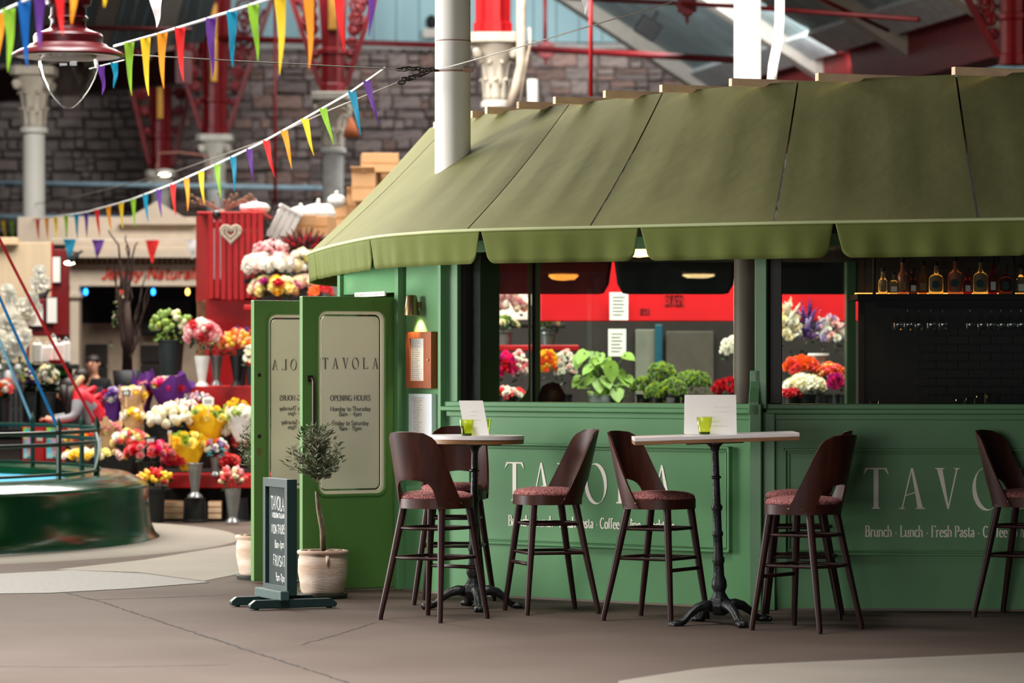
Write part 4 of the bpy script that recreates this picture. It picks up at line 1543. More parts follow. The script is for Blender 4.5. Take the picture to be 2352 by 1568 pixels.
bracket(1132, 42.0, 5.5, 'bright red fluted iron casing on the cream capital', .5, 1.2, True, False, r=.24)
bracket(2330, 44.0, 5.3, 'dark scrolled iron bracket at the upper right corner with gilding', 1.0, 1.6, r=.2)
# pipes beside the cream capital and the right column
tag(MB().tube([W(1172, 245, 41), W(1185, 200, 41), W(1197, 150, 41), W(1197, 100, 41), W(1197, 20, 41), W(1197, -60, 41)], .055, 10).build('drain_pipe', mat('rust_stained_pipe', (206, 190, 170), rough=.6, var=.2), smooth=True), 'rust stained drain pipe bending down beside the cream capital', 'pipe')
tag(MB().tube([W(1225, 1135, 41.5), W(1225, 260, 41.5), W(1223, 182, 41.5)], .065, 10).build('pipe_stub', M_COLUMN, smooth=True), 'short white pipe stub standing above the awning', 'pipe')
tag(MB().tube([W(1195, 235, 41), W(1205, 160, 41), W(1218, 100, 41), W(1216, 64, 41)], .018, 8).build('cable_conduit', MATS['rust_stained_pipe'], smooth=True), 'thin curved conduit beside the rusty drain pipe', 'conduit')
tag(MB().tube([W(1772, 190, 31.2), W(1776, 150, 31.2), W(1788, 90, 31.2), W(1791, 40, 31.2), W(1791, -60, 31.2)], .043, 10).build('drain_pipe', M_COLUMN, smooth=True), 'white drain pipe hugging the plain white column', 'pipe')

# tie rods and hangers
def rod(pts, r, label, m=None, name='tie_rod', cat='rod', grp='oxblood roof tie rods'):
    return tag(MB().tube(pts, r, 8).build(name, m or M_DKRED, smooth=True), label, cat, grp)


rod([W(632, -20, 58), W(632, 470, 58)], .028, 'oxblood hanger rod in front of the stone wall')
rod([W(1357, -20, 36), W(1357, 222, 36)], .022, 'bright red hanger rod above the middle of the awning', MATS['red_gloss_paint'])
rod([W(100, 62, 50), W(440, 68, 50)], .03, 'tie rod crossing behind the hanging lantern')
rod([W(470, 86, 60.8), W(1010, 104, 60)], .05, 'tie rod along the foot of the blue boards left of the thick column')
rod([W(1190, 110, 55), W(1690, 138, 50)], .05, 'tie rod along the foot of the blue boards right of the thick column')
rod([W(1300, -5, 48), W(1700, 15, 45), W(2110, 45, 42)], .03, 'tie rod sloping across the roof boards')
rod([W(1870, -10, 46), W(2040, 70, 48)], .03, 'short diagonal tie rod under the roof boards')
rod([W(1252, -10, 55), W(1252, 95, 55)], .03, 'hanger rod above the iron rosette')


def rosette(px, py, Y, r, label):
    t = thing('rosette', label, 'rosette', W(px, py, Y))
    MB().lathe([(0, -.05), (r, -.05), (r, .05), (0, .05)], 20, cap=False).build('disc', M_DKRED, t)
    t.children[0].rotation_euler = (PI / 2, 0, 0)
    for i in range(10):
        a = 2 * PI * i / 10
        MB().ball((r * math.cos(a), -.03, r * math.sin(a)), r * .2, n=6, m=4).build('petal', M_DKRED, t, smooth=True)
    MB().tube([V((0, 0, -r)), V((0, 0, -r * 1.9))], [r * .22, .015], 8).build('drop', M_DKRED, t)


rosette(1254, 115, 55, .13, 'round iron rosette on the tie rod beside the cream capital')
rosette(1578, 12, 46, .13, 'round iron rosette with drop finial under the roof boards')
fl_ = thing('floodlight', 'black floodlight fixed to the white rafter', 'floodlight', W(1488, 65, 54))
MB().box(-.17, .17, -.1, .1, -.15, .15).build('housing', M_BLACK, fl_, bevel=.02)
MB().box(-.02, .02, -.05, .05, .15, .3).build('yoke', M_BLACK, fl_)
fl_.rotation_euler = (.3, .5, .3)
sp_ = thing('security_lamp', 'small black and white bulkhead lamp on the blue boards', 'lamp', W(991, 60, 63.9))
MB().ball((0, 0, .08), .1, .08, .13, n=10, m=6).build('dome', M_BLACK, sp_, smooth=True)
MB().box(-.16, .12, -.08, .08, -.22, -.05).build('base', M_BEAM, sp_, bevel=.01)
for k, y in enumerate((422, 553)):
    hr = thing('handrail', ('pale blue handrail pipe fixed along the stone wall', 'lower grey rail along the stone wall behind the shopfront')[k], 'rail', W(300, y, 60))
    MB().tube([W(-60, y - 3, 60), W(760, y + 10, 60)] if k == 0 else [W(-60, 497, 60), W(300, 502, 60)], .045, 8).build('pipe', mat('pale_blue_rail', (150, 172, 182), rough=.5), hr, world=True, smooth=True)
    for px in ((5, 225, 450, 700) if k == 0 else (60, 250)):
        yy = 425 if k == 0 else 500
        MB().tube([W(px, yy, 60), W(px, yy + 2, 63.8)], .03, 6).build('bracket', MATS['pale_blue_rail'], hr, world=True)
# work lamp near the far column
wk = thing('work_lamp', 'glowing work lamp on a rusty bracket before the stone wall', 'lamp', W(375, 390, 57))
MB().tube([W(362, 352, 63.9), W(362, 385, 57), W(364, 352, 57), W(410, 350, 57), W(475, 358, 57), W(480, 400, 57)], .02, 6).build('bracket', mat('rusty_bracket', (150, 96, 80), rough=.8), wk, world=True)
MB().ball(W(378, 396, 57), .16, .12, .06, n=12, m=6).build('hood', M_BEAM, wk, world=True, smooth=True)
MB().ball(W(378, 401, 56.95), .1, .09, .03, n=10, m=5).build('bulb', mat('warm_white_glow', (255, 240, 200), emis=9), wk, world=True, smooth=True)

# ---------------------------------------------------------------- hanging lantern
YL = 18.0
s_ = YL / F
ln = thing('hanging_lantern', 'deep red enamel street lantern with a clear acorn glass', 'lantern', W(157, 145, YL))


def lz(y):
    return (145 - y) * s_


pr = [(52, -20), (53, 2), (51, 12), (40, 18), (41, 36), (46, 42), (41, 48), (40, 58), (44, 66), (58, 72), (76, 78), (80, 84), (79, 100), (88, 103), (92, 108), (110, 114), (128, 124), (130, 128), (126, 131), (90, 126), (60, 122), (0, 120)]
MB().lathe([(r * s_, lz(y)) for r, y in pr][::-1], 48, cap=False).build('hood', M_LAMPRED, ln, smooth=True, split=35)
MB().lathe([(118 * s_, lz(131)), (66 * s_, lz(128))], 40, cap=False).build('reflector', mat('cream_enamel', (214, 204, 186), rough=.4), ln, smooth=True)
MB().lathe([(62 * s_, lz(122)), (62 * s_, lz(134)), (50 * s_, lz(136)), (0, lz(136))], 32, cap=False).build('lamp_gear', mat('grey_gear', (150, 146, 140), rough=.5, var=.3, scale=40), ln, smooth=True, split=40)
gp = [(66, 132), (68, 145), (67, 160), (60, 182), (48, 205), (33, 226), (18, 242), (8, 248), (0, 250)]
MB().lathe([(r * s_, lz(y)) for r, y in gp], 40, cap=False).build('acorn_glass', glass_mat('lantern_glass', (.97, .97, .96), .05), ln, smooth=True)
MB().lathe([(40 * s_, lz(2)), (40 * s_, lz(-260))], 20, cap=False).build('stem', M_LAMPRED, ln, smooth=True)

# ---------------------------------------------------------------- bunting and cables
M_CORD = mat('white_cord', (230, 230, 226), rough=.8)
FC = {}
for nm, c in (('yellow', (246, 206, 44)), ('orange', (246, 158, 40)), ('red', (226, 40, 40)), ('purple', (92, 48, 134)), ('teal', (16, 132, 166)), ('green', (140, 190, 50)), ('white', (232, 228, 230)), ('blue', (14, 92, 168))):
    FC[nm] = mat('flag_' + nm, c, rough=.75, var=.03, transl=.4)


def flag_mb(top, along, wd, ln_, sway, curl, rg):
    rows = []
    for i in range(9):
        t = i / 8
        w = wd * (1 - t) ** .9 + .004
        cx = sway * t + math.sin(t * 4 + curl) * .012 * t
        cy = math.sin(t * 5 + curl * 2) * .02 * t
        rows.append([top + along * (k * w / 2 + cx) + V((0, cy + .006 * math.sin(k * 2 + i), -ln_ * t)) for k in (-1, -.3, .3, 1)])
    return MB().grid(rows)


def bunting(name, label, cord_pts, flags, r=.008, ln_=.29, wd=.078, rg=None):
    """flags: (px, colour, sway). cord_pts: 3-D points; a flag hangs where the cord crosses that pixel column"""
    rg = random.Random(len(flags))
    b = thing(name, label, 'bunting', cord_pts[0])
    MB().tube(cord_pts, r, 6).build('cord', M_CORD, b, world=True, smooth=True)
    for f in flags:
        px, colr, sway = f[:3]
        best = None
        for i in range(len(cord_pts) - 1):
            a, c = px_of(cord_pts[i]), px_of(cord_pts[i + 1])
            if min(a, c) <= px <= max(a, c):
                k = (px - 1176) / F
                p, q = cord_pts[i], cord_pts[i + 1]
                d = q - p
                t = (k * p.y - p.x) / (d.x - k * d.y)
                best = (p.lerp(q, max(0, min(1, t))), d)
        if best is None:
            continue
        p, d = best
        al = V((d.x, d.y, 0)).normalized()
        if al.x < 0:
            al = -al
        al = (al + V((.8, 0, 0))).normalized()
        L = ln_ * rg.uniform(.92, 1.06) * (f[3] if len(f) > 3 else 1)
        flag_mb(p, al, wd * (f[4] if len(f) > 4 else 1), L, sway, rg.uniform(0, 6), rg).build('flag', FC[colr], b, world=True, smooth=True)
    return b


# main string from the thick column down to the far left column
cp = [(885, 155, 22.8), (800, 215, 24.1), (700, 272, 25.8), (600, 328, 27.8), (500, 376, 30.0), (400, 421, 32.6), (300, 459, 35.6), (200, 487, 39.0), (120, 499, 42.5), (60, 505, 46.2), (-40, 506, 50)]
cord = [W(*p) for p in cp]
seq = [(843, 'purple'), (808, 'teal'), (742, 'green'), (700, 'yellow'), (652, 'orange'), (611, 'red'), (573, 'purple'), (535, 'teal'), (499, 'green'), (462, 'yellow'), (428, 'orange'), (397, 'red'), (365, 'purple'), (334, 'teal'),
       (306, 'green'), (278, 'yellow'), (249, 'orange'), (223, 'red'), (197, 'purple'), (175, 'teal'), (151, 'green'), (127, 'yellow'), (107, 'orange'), (86, 'red'), (48, 'blue'), (27, 'green'), (8, 'yellow')]
bunting('bunting', 'rainbow pennant bunting sweeping from the thick column down to the far left column', cord, [(px, c, .10 if px > 600 else .03) for px, c in seq])
up_c = [W(*p) for p in ((262, 106, 18.3), (360, 79, 17.6), (480, 42, 16.8), (600, 4, 16.1), (720, -38, 15.5), (860, -90, 15.0))]
bunting('bunting', 'rainbow pennant string rising from the hanging lantern out of the top', up_c, [(297, 'green', .01), (334, 'yellow', .02), (373, 'orange', 0), (413, 'red', .02), (485, 'purple', 0), (533, 'teal', .01), (582, 'green', .02), (643, 'yellow', .01, 1.25), (708, 'orange', .01, 1.25), (778, 'red', .02, 1.2), (852, 'purple', .0, 1.2)], r=.006, ln_=.285, wd=.068)
lf_c = [W(*p) for p in ((-60, 55, 15), (0, 29, 14.8), (62, 0, 14.6), (180, -55, 14.2), (300, -110, 13.9))]
bunting('bunting', 'near pennant string crossing the corner in front of the lantern', lf_c, [(-2, 'orange', .0, .8), (20, 'green', .01, .95), (55, 'blue', .02, 1.0), (92, 'purple', 0, .9), (136, 'red', .02, .8), (166, 'orange', .01, .72), (236, 'yellow', 0, .62)], r=.006, ln_=.28, wd=.065)
bk_c = [W(*p) for p in ((205, 158, 18.4), (285, 138, 18.3))]
bunting('bunting', 'two small pennants hanging behind the lantern brim', bk_c, [(232, 'purple', .01, .5, .5), (262, 'teal', .01, .5, .5)], r=.003)
lo_c = [W(*p) for p in ((120, 548, 40), (300, 551, 41), (460, 550, 42))]
bunting('bunting', 'low string of blurred pennants in front of the cream shopfront', lo_c, [(160, 'teal', 0, 1.0, 1.3), (225, 'purple', 0, .9, 1.3), (350, 'red', 0, 1.2, 1.5), (440, 'white', 0, .9, 1.2)], r=.003, ln_=.25, wd=.12)
wh_c = [W(*p) for p in ((300, -12, 20), (420, -20, 20))]
bunting('bunting', 'large white pennant hanging from above beside the lantern', wh_c, [(358, 'white', .0, .72, .95)], r=.004, wd=.09)
wh_c = [W(*p) for p in ((1300, -22, 20), (1400, -22, 20))]
bunting('bunting', 'white pennant tip hanging at the top right of the cream capital', wh_c, [(1342, 'white', .0, .5, .8)], r=.004, wd=.07)

M_WIRE = mat('steel_wire', (120, 112, 104), rough=.5, metal=.4)


def wire(pts, r, label, name='wire'):
    return tag(MB().tube([W(*p) for p in pts], r, 5).build(name, M_WIRE, smooth=True), label, 'wire')


wire([(290, 126, 18.2), (560, 141, 20), (890, 158, 22.9), (930, 162, 23.3)], .004, 'thin wire stretched from the lantern to the thick column')
wire([(1010, 160, 24.05), (1180, 112, 23), (1545, 4, 21)], .0045, 'thin wire rising to the right from the thick column')
wire([(920, 186, 23.6), (760, 252, 26), (600, 325, 28.5), (400, 395, 34), (200, 446, 40), (104, 466, 46), (-40, 474, 50)], .006, 'slack wire sagging beside the main bunting')
ch = thing('chain', 'rusty chain links tying the wires to the thick column', 'chain', W(960, 165, 24))
for (x0, y0, x1, y1) in ((918, 158, 1000, 162), (922, 187, 985, 163)):
    for i in range(9):
        t = i / 8
        c = W(x0 + (x1 - x0) * t, y0 + (y1 - y0) * t + rnd.uniform(-3, 3), 23.6 + .45 * t)
        ring = []
        th = rnd.uniform(0, 3)
        for k in range(10):
            a = 2 * PI * k / 10
            q = V((.026 * math.cos(a), .013 * math.sin(a) * math.cos(th), .013 * math.sin(a) * math.sin(th)))
            ring.append(c + q)
        MB().tube(ring, .006, 5, closed=True).build('link', mat('dark_rusty_steel', (62, 54, 48), rough=.6, metal=.3), ch, world=True, smooth=True)

# ---------------------------------------------------------------- fountain
M_FOUNT = mat('glossy_dark_green_paint', (8, 62, 36), rough=.16, var=.3, scale=1.5, bump=.12, bscale=5, coat=.5)
M_FRAIL = mat('dark_green_iron', (10, 44, 34), rough=.35, var=.1)
FCX, FCY, FR = -7.36, 30.3, 4.2
ft = thing('fountain', 'large round dark green fountain basin with an iron railing', 'fountain', (FCX, FCY, 0))
MB().lathe([(FR + .1, 0), (FR + .04, .05), (FR, .14), (FR - .02, .3), (FR - .02, .46), (FR - .04, .5), (FR - .2, .575), (FR - .28, .585), (FR - .3, .57), (FR - .6, .565), (FR - .62, .42), (0, .42)], 128, cap=False).build('basin', M_FOUNT, ft, smooth=True, split=60)
MB().lathe([(FR - .6, .5), (0, .5)], 64, cap=False).build('pool_cover', mat('pool_blue', (60, 150, 190), rough=.3), ft)
rr0 = FR - .45
for z in (.96, .86, .61):
    pts = [V((rr0 * math.cos(2 * PI * i / 96), rr0 * math.sin(2 * PI * i / 96), z)) for i in range(96)]
    MB().tube(pts, .02 if z != .61 else .014, 6, closed=True).build('rail', M_FRAIL, ft, smooth=True)
# posts stand where the photograph shows them on the near rim, then evenly on round
angs = []
for px in (135, 222, 283, 262, 75, 188):
    k = (px - 1176) / F
    # near or far crossing of the ring
    a_ = 1 + k * k
    bq = -(FCX * k + FCY)
    cq = FCX ** 2 + FCY ** 2 - rr0 ** 2
    disc = bq * bq - a_ * cq
    if disc < 0:
        angs.append(0.0)
        continue
    Yp = (-bq - math.sqrt(disc)) / a_ if px in (135, 222, 283) else (-bq + math.sqrt(disc)) / a_
    angs.append(math.atan2(Yp - FCY, k * Yp - FCX))
angs += [R(d) for d in (100, 130, 160, 190, 220, 250, 268)]
for a in angs:
    q = V((rr0 * math.cos(a), rr0 * math.sin(a), .56))
    MB().tube([q, q + V((0, 0, .43))], .022, 8).build('post', M_FRAIL, ft)
    MB().lathe([(.03, .43), (.026, .46), (.0, .53)], 8, q).build('finial', M_FRAIL, ft)
for a, colr, wdt in ((angs[2] - .03, (226, 232, 230), .1), (angs[1] + .012, (190, 214, 228), .07)):
    q = V((rr0 * math.cos(a), rr0 * math.sin(a), .97))
    d = V((math.cos(a), math.sin(a), 0))
    s = V((-d.y, d.x, 0))
    rows = [[q + d * .03 * math.sin(k * .5) + s * (j * wdt / 2 + .02 * k / 6) + V((0, 0, -.41 * k / 8)) for j in (-1, 1)] for k in range(9)]
    o = MB().grid(rows).build('ribbon_tail', mat('ribbon_%d' % colr[0], colr, rough=.6), ft, solid=.004)
TOP = W(-400, -300, 30.3)
for k, (a, c, w, lab) in enumerate(((angs[2], (180, 12, 20), .018, 'red ribbon tied to the last post of the fountain railing'), (angs[3], (180, 12, 20), .02, 'red ribbon running just above its twin to the fountain railing'),
                                    (angs[0], (10, 104, 164), .02, 'royal blue ribbon stretched up from the fountain railing'), (angs[4], (150, 186, 200), .018, 'pale blue ribbon stretched up from the fountain railing'))):
    q = V((FCX + rr0 * math.cos(a), FCY + rr0 * math.sin(a), .98))
    rows = []
    for i in range(11):
        p = q.lerp(TOP, i / 10) - V((0, 0, .12 * math.sin(PI * i / 10)))
        rows.append([p + V((-w / 2, 0, -w / 3)), p + V((w / 2, .01, w / 3))])
    tag(MB().grid(rows).build('ribbon', mat('ribbon_c%d' % c[2], c, rough=.55), solid=.004), lab, 'ribbon')
ap_ = MB().lathe([(FR - .5, .004), (FR + .1, .02), (FR + .75, .014), (FR + .8, -.02)], 96, (FCX, FCY, 0), cap=False).build('floor_apron', M_PALE, smooth=True)
tag(ap_, 'pale concrete apron around the fountain basin', kind='structure')

# ---------------------------------------------------------------- flowers
BM = {}
FCOL = {'white': (244, 240, 228), 'cream': (246, 234, 196), 'pink': (238, 158, 164), 'hot': (226, 30, 118), 'red': (196, 14, 30), 'orange': (240, 108, 36), 'peach': (250, 178, 112), 'yellow': (248, 208, 60), 'lemon': (250, 236, 150),
        'green': (150, 176, 90), 'lime': (172, 190, 70), 'purple': (110, 70, 150), 'lilac': (188, 166, 206), 'magenta': (176, 20, 120), 'blush': (246, 206, 200), 'coral': (240, 92, 90), 'wine': (92, 20, 34), 'sage': (120, 140, 84)}


def fmat(c):
    return mat('petal_' + c, FCOL[c], rough=.7, var=.1, scale=30, transl=.25, rand=.08)


M_LEAF = mat('dark_florist_leaf', (44, 66, 34), rough=.6, var=.35, scale=12)
M_LEAFL = mat('light_leaf', (126, 160, 62), rough=.5, var=.2, scale=6, transl=.3)
M_STEM = mat('green_stem', (70, 96, 44), rough=.7)


def bloom_mesh(kind, colr):
    k = (kind, colr)
    if k in BM:
        return BM[k]
    mb = MB()
    rg = random.Random(hash(kind) % 997)
    if kind == 'rose':
        mb.ball((0, 0, 0), .34, .34, .4, n=7, m=4)
        for ring, (rr, tilt, n, z) in enumerate(((.36, .35, 5, .02), (.5, .75, 6, -.12))):
            for i in range(n):
                a = 2 * PI * i / n + ring * .5
                d, s = V((math.cos(a), math.sin(a), 0)), V((-math.sin(a), math.cos(a), 0))
                b = d * rr * .55 + V((0, 0, z - .3))
                t = d * (rr + .18 * tilt) + V((0, 0, z + .34 - .2 * tilt))
                mb.add([b - s * .16, b + s * .16, t + s * .26 - V((0, 0, .05)), t + d * .06, t - s * .26 - V((0, 0, .05))], [(0, 1, 2, 3, 4)])
    elif kind == 'daisy':
        for i in range(11):
            a = 2 * PI * i / 11
            d, s = V((math.cos(a), math.sin(a), 0)), V((-math.sin(a), math.cos(a), 0))
            z = .12 * (i % 2)
            mb.add([d * .08 - s * .04, d * .08 + s * .04, d * .4 + s * .13 + V((0, 0, .12 + z)), d * .52 + V((0, 0, .1 + z)), d * .4 - s * .13 + V((0, 0, .12 + z))], [(0, 1, 2, 3, 4)])
        mb.ball((0, 0, .08), .17, .17, .12, n=7, m=4)
    elif kind == 'pom':
        mb.ball((0, 0, 0), .4, n=9, m=6)
        mb.v = [p * rg.uniform(.82, 1.22) for p in mb.v]
    elif kind == 'tulip':
        mb.lathe([(.06, -.5), (.26, -.3), (.32, 0), (.24, .35), (.1, .5)], 6)
    elif kind == 'frill':
        for i in range(16):
            a, e = 2 * PI * i * .618, .2 + 1.2 * i / 16
            d = V((math.cos(a) * math.cos(e), math.sin(a) * math.cos(e), math.sin(e)))
            s = d.cross(V((0, 0, 1))).normalized() * .2
            mb.add([V((0, 0, -.1)), d * .38 - s, d * .52 + V((0, 0, .04)), d * .38 + s], [(0, 1, 2, 3)])
    elif kind == 'spike':
        for i in range(26):
            t = i / 26
            a = i * 2.4
            rr = .2 * (1 - t * .75)
            mb.ball((math.cos(a) * rr, math.sin(a) * rr, -.9 + 2.0 * t), .12 * (1.1 - .6 * t), n=5, m=3)
    me = bpy.data.meshes.new('bloom')
    me.from_pydata([tuple(p) for p in mb.v], [], mb.f)
    me.materials.append(fmat(colr))
    for p in me.polygons:
        p.use_smooth = kind in ('rose', 'pom', 'tulip')
    BM[k] = me
    return me


def add_bloom(parent, kind, colr, loc, size, dirn, rg):
    o = bpy.data.objects.new('bloom', bloom_mesh(kind, colr))
    COL.objects.link(o)
    o.parent = parent
    o.location = loc
    o.scale = (size,) * 3
    o.rotation_mode = 'QUATERNION'
    o.rotation_quaternion = dirn.to_track_quat('Z', 'Y')
    return o


def leaves(mb, c, r, n, L, rg, wide=.3):
    for _ in range(n):
        d = V((rg.uniform(-1, 1), rg.uniform(-1, 1), rg.uniform(-.6, 1))).normalized()
        q = c + V((d.x * r.x, d.y * r.y, d.z * r.z)) * rg.uniform(.35, 1)
        e = (d + V((rg.uniform(-.5, .5), rg.uniform(-.5, .5), rg.uniform(-.2, .5)))).normalized()
        s = e.cross(V((rg.uniform(-1, 1), rg.uniform(-1, 1), rg.uniform(-1, 1)))).normalized() * L * wide
        mb.add([q, q + e * L * .5 + s, q + e * L, q + e * L * .5 - s], [(0, 1, 2, 3)])
    return mb


VM = {}


def vmat(c):
    return {'white': mat('white_vase', (232, 230, 226), rough=.35), 'grey': mat('galvanised_vase', (140, 142, 142), rough=.3, metal=.6, var=.15), 'black': mat('black_bucket', (20, 20, 21), rough=.5), 'dark': mat('dark_teal_bucket', (34, 44, 44), rough=.6),
            'kraft': mat('kraft_paper', (206, 164, 118), rough=.8, var=.12), 'yellowp': mat('yellow_paper', (246, 206, 30), rough=.6, var=.06, transl=.3), 'purplep': mat('purple_paper', (112, 52, 150), rough=.6, var=.1, transl=.3),
            'whitep': mat('white_paper_wrap', (240, 238, 234), rough=.7, transl=.3), 'pinkp': mat('pink_paper_wrap', (240, 190, 184), rough=.7, transl=.3)}[c]


def bunch(label, px, py, Y, rpx, hpx, cols, kind, n, spx, cont, foliage=40, seed=None, name='flower_bunch', cat='flowers', group='flower bunches on the market stall', leafm=None):
    """a bunch of flowers centred at a pixel and depth; cont = (type, colour, y of its top, y of its foot, half width top, half width foot) in pixels"""
    rg = random.Random(seed if seed is not None else int(px * 7 + py))
    if cat == 'flowers' and group.startswith('flower bunches'):
        n, rpx, hpx = int(n * 1.35), rpx * 1.08, hpx * 1.22
    k = Y / F
    c = W(px, py, Y)
    foot = W(px, cont[3], Y) if cont else W(px, py + hpx, Y)
    t = thing(name, label, cat, foot, group=group)
    cl_ = c - foot
    R_ = V((rpx * k, rpx * k * .8, hpx * k))
    for i in range(n):
        # sunflower spread over the upper and camera-facing part of an ellipsoid
        u = (i + .5) / n
        a = i * 2.39996 + rg.uniform(-.3, .3)
        zc = 1 - 1.25 * u + rg.uniform(-.08, .08)
        zc = max(-.5, min(1, zc))
        rr = math.sqrt(max(0, 1 - zc * zc))
        d = V((math.cos(a) * rr, math.sin(a) * rr, zc))
        if d.y > .35:
            d.y = -d.y
        p = cl_ + V((d.x * R_.x, d.y * R_.y, d.z * R_.z)) * rg.uniform(.85, 1.02)
        add_bloom(t, kind if not isinstance(kind, (list, tuple)) else rg.choice(kind), cols[rg.randrange(len(cols))], p, spx * k * rg.uniform(.85, 1.15), (d + V((0, -.5, .4))).normalized(), rg)
    if foliage:
        f = leaves(MB(), cl_ - V((0, 0, R_.z * .35)), R_ * .95, foliage, 13 * k, rg).build('foliage', leafm or M_LEAF, t)
        f['kind'] = 'stuff'
    if cont:
        ty, colr, y0, y1, w0, w1 = cont
        H = (y1 - y0) * k
        if ty == 'vase':
            MB().lathe([(0, 0), (w1 * 1.7 * k, 0), (w1 * 1.6 * k, .02), (w1 * k, .045), (w1 * k * 1.02, H * .2), (w0 * k, H), (w0 * k * .9, H), (w1 * k * .9, H * .1)], 20, cap=False).build('vase', vmat(colr), t, smooth=True, split=50)
        elif ty == 'bucket':
            MB().lathe([(0, 0), (w1 * k, 0), (w0 * k, H), (w0 * k * 1.06, H), (w0 * k * 1.06, H - .02), (w0 * k * .95, H - .03)], 20, cap=False).build('bucket', vmat(colr), t, smooth=True, split=40)
        elif ty == 'wrap':
            rows = []
            N = 26
            for j in range(6):
                v = j / 5
                row = []
                for i in range(N):
                    a = 2 * PI * i / N
                    z = H * v * (1 + (.22 * math.sin(a * 3 + px) + .1 * math.sin(a * 7)) * v)
                    r_ = (w1 + (w0 - w1) * v ** .8) * k * (1 + .1 * math.sin(a * 5 + 1) * v)
                    row.append(V((r_ * math.cos(a), r_ * .8 * math.sin(a), z)))
                rows.append(row)
            MB().grid(rows, closed=True).build('paper_wrap', vmat(colr), t, solid=.003)
            MB().lathe([(0, 0), (w1 * k, 0), (w1 * k * .9, .03), (0, .03)], 12, cap=False).build('stem_end', M_STEM, t)
    return t


# stall furniture -------------------------------------------------
st = thing('flower_stall', 'stepped red and black display stand of the flower stall', 'stand', (-3.0, 35.5, 0))
def sb(name, px0, px1, y0, y1, Y, dep, m, parent=st, bev=.01):
    a, b = W(px0, y1, Y), W(px1, y0, Y)
    return MB().box(a.x, b.x, Y, Y + dep, a.z, b.z).build(name, m, parent, world=True, bevel=bev)
sb('shelf', 436, 600, 886, 936, 35.2, 1.0, M_RED)
sb('step', 330, 620, 1024, 1075, 34.6, .9, M_BLACK)
sb('step', 385, 620, 1090, 1121, 34.0, .8, M_RED)
sb('plinth', 330, 620, 1122, 1196, 34.25, .6, M_BLACK)
sb('plinth', 330, 620, 936, 1024, 35.6, .6, M_BLACK)
sb('back_panel', 473, 600, 688, 890, 36.3, .08, M_RED)
sb('step', 150, 335, 1010, 1180, 35.2, .9, M_BLACK)
for i, (a, b) in enumerate(((366, 420), (478, 508))):
    cr = thing('wooden_crate', ('pine crate lying under the stall left of the black bucket', 'pine crate end under the stall right of the black bucket')[i], 'crate', W((a + b) / 2, 1196, 33.95))
    for k in range(3):
        sb('slat', a, b, 1152 + k * 14, 1163 + k * 14, 33.9, .02, M_PINE, cr, .003)
    sb('end_board', a, b, 1150, 1192, 34.0, .18, mat('brown_crate', (150, 106, 72), rough=.8), cr)
    
# red slatted tower
tw = thing('slatted_tower', 'tall red slatted wooden tower with a wicker heart on its front', 'tower', W(540, 690, 36.4))
for i in range(9):
    a = 479 + i * 14.2
    y1 = 686 + rnd.uniform(-2, 3)
    y0 = 489 + rnd.uniform(-3, 3)
    sb('slat', a, a + 11.3, y0, y1, 36.0, .025, M_RED, tw, .004)
for yy in (510, 660):
    sb('batten', 479, 606, yy, yy + 14, 36.03, .02, M_DKRED, tw, .002)
fs_ = Frame(W(450, 0, 37.4).xy, W(478, 0, 36.0).xy)
for k in range(5):
    a, b = fs_.len * (k / 5 + .01), fs_.len * (k / 5 + .18)
    fs_.box(MB(), a, b, -.02, 0, W(478, 690, 36.7).z, W(478, 492, 36.7).z).build('slat', M_RED, tw, world=True)
sb('top_board', 452, 606, 486, 492, 36.0, 1.3, M_RED, tw)
sb('post', 452, 474, 690, 1010, 37.2, .1, mat('bare_wood_post', (178, 128, 92), rough=.8, var=.3, stretch=(3, 3, .5)), tw)
ht = thing('wicker_heart', 'whitewashed wicker heart hanging on the red slats', 'decoration', W(530, 535, 35.985))
def heart(sc, rad, n=36):
    pts = []
    for i in range(n):
        t = 2 * PI * i / n
        x = 16 * math.sin(t) ** 3
        z = 13 * math.cos(t) - 5 * math.cos(2 * t) - 2 * math.cos(3 * t) - math.cos(4 * t)
        pts.append(V((x * sc / 16, 0, z * sc / 16)))
    return pts
M_WICK = mat('whitewashed_wicker', (206, 190, 170), rough=.9, var=.2, scale=40, bump=.6, bscale=60)
for sc, z in ((.105, 0), (.085, -.01), (.048, .0)):
    MB().tube([p + V((0, 0, z)) for p in heart(sc, 0)], .014, 6, closed=True).build('wicker_ring', M_WICK, ht, smooth=True)
bl = thing('balloon', 'small shiny black balloon at the top of the red tower', 'balloon', W(498, 493, 35.85))
MB().ball((0, 0, 0), .046, .046, .05, n=14, m=10).build('skin', mat('black_rubber', (12, 12, 14), rough=.15, coat=.6), bl, smooth=True)
MB().lathe([(.012, -.06), (.004, -.048)], 8).build('neck', M_BLACK, bl)
# things piled on top
def lump(name, label, cat, px, py, Y, rx, rz, m, seed, parts=7):
    rg = random.Random(seed)
    k = Y / F
    t = thing(name, label, cat, W(px, py + rz, Y))
    mb = MB()
    mb.ball((0, 0, rz * k), rx * k, rx * k * .7, rz * k, n=14, m=9)
    for i in range(parts):
        a = rg.uniform(0, 6.28)
        mb.ball((math.cos(a) * rx * k * .5, math.sin(a) * rx * k * .35, rz * k * rg.uniform(.8, 1.5)), rx * k * rg.uniform(.3, .5), None, rz * k * .5, n=9, m=6)
    mb.v = [p + V((rg.uniform(-1, 1), rg.uniform(-1, 1), rg.uniform(-1, 1))) * .008 for p in mb.v]
    mb.build('bag', m, t, smooth=True)
    MB().tube([V((0, 0, rz * k * 2)), V((.01, 0, rz * k * 2.5))], [.03, .012], 7).build('tied_neck', m, t, smooth=True)
    return t
M_BAG = mat('white_plastic_bag', (238, 236, 232), rough=.35, var=.03, transl=.2)
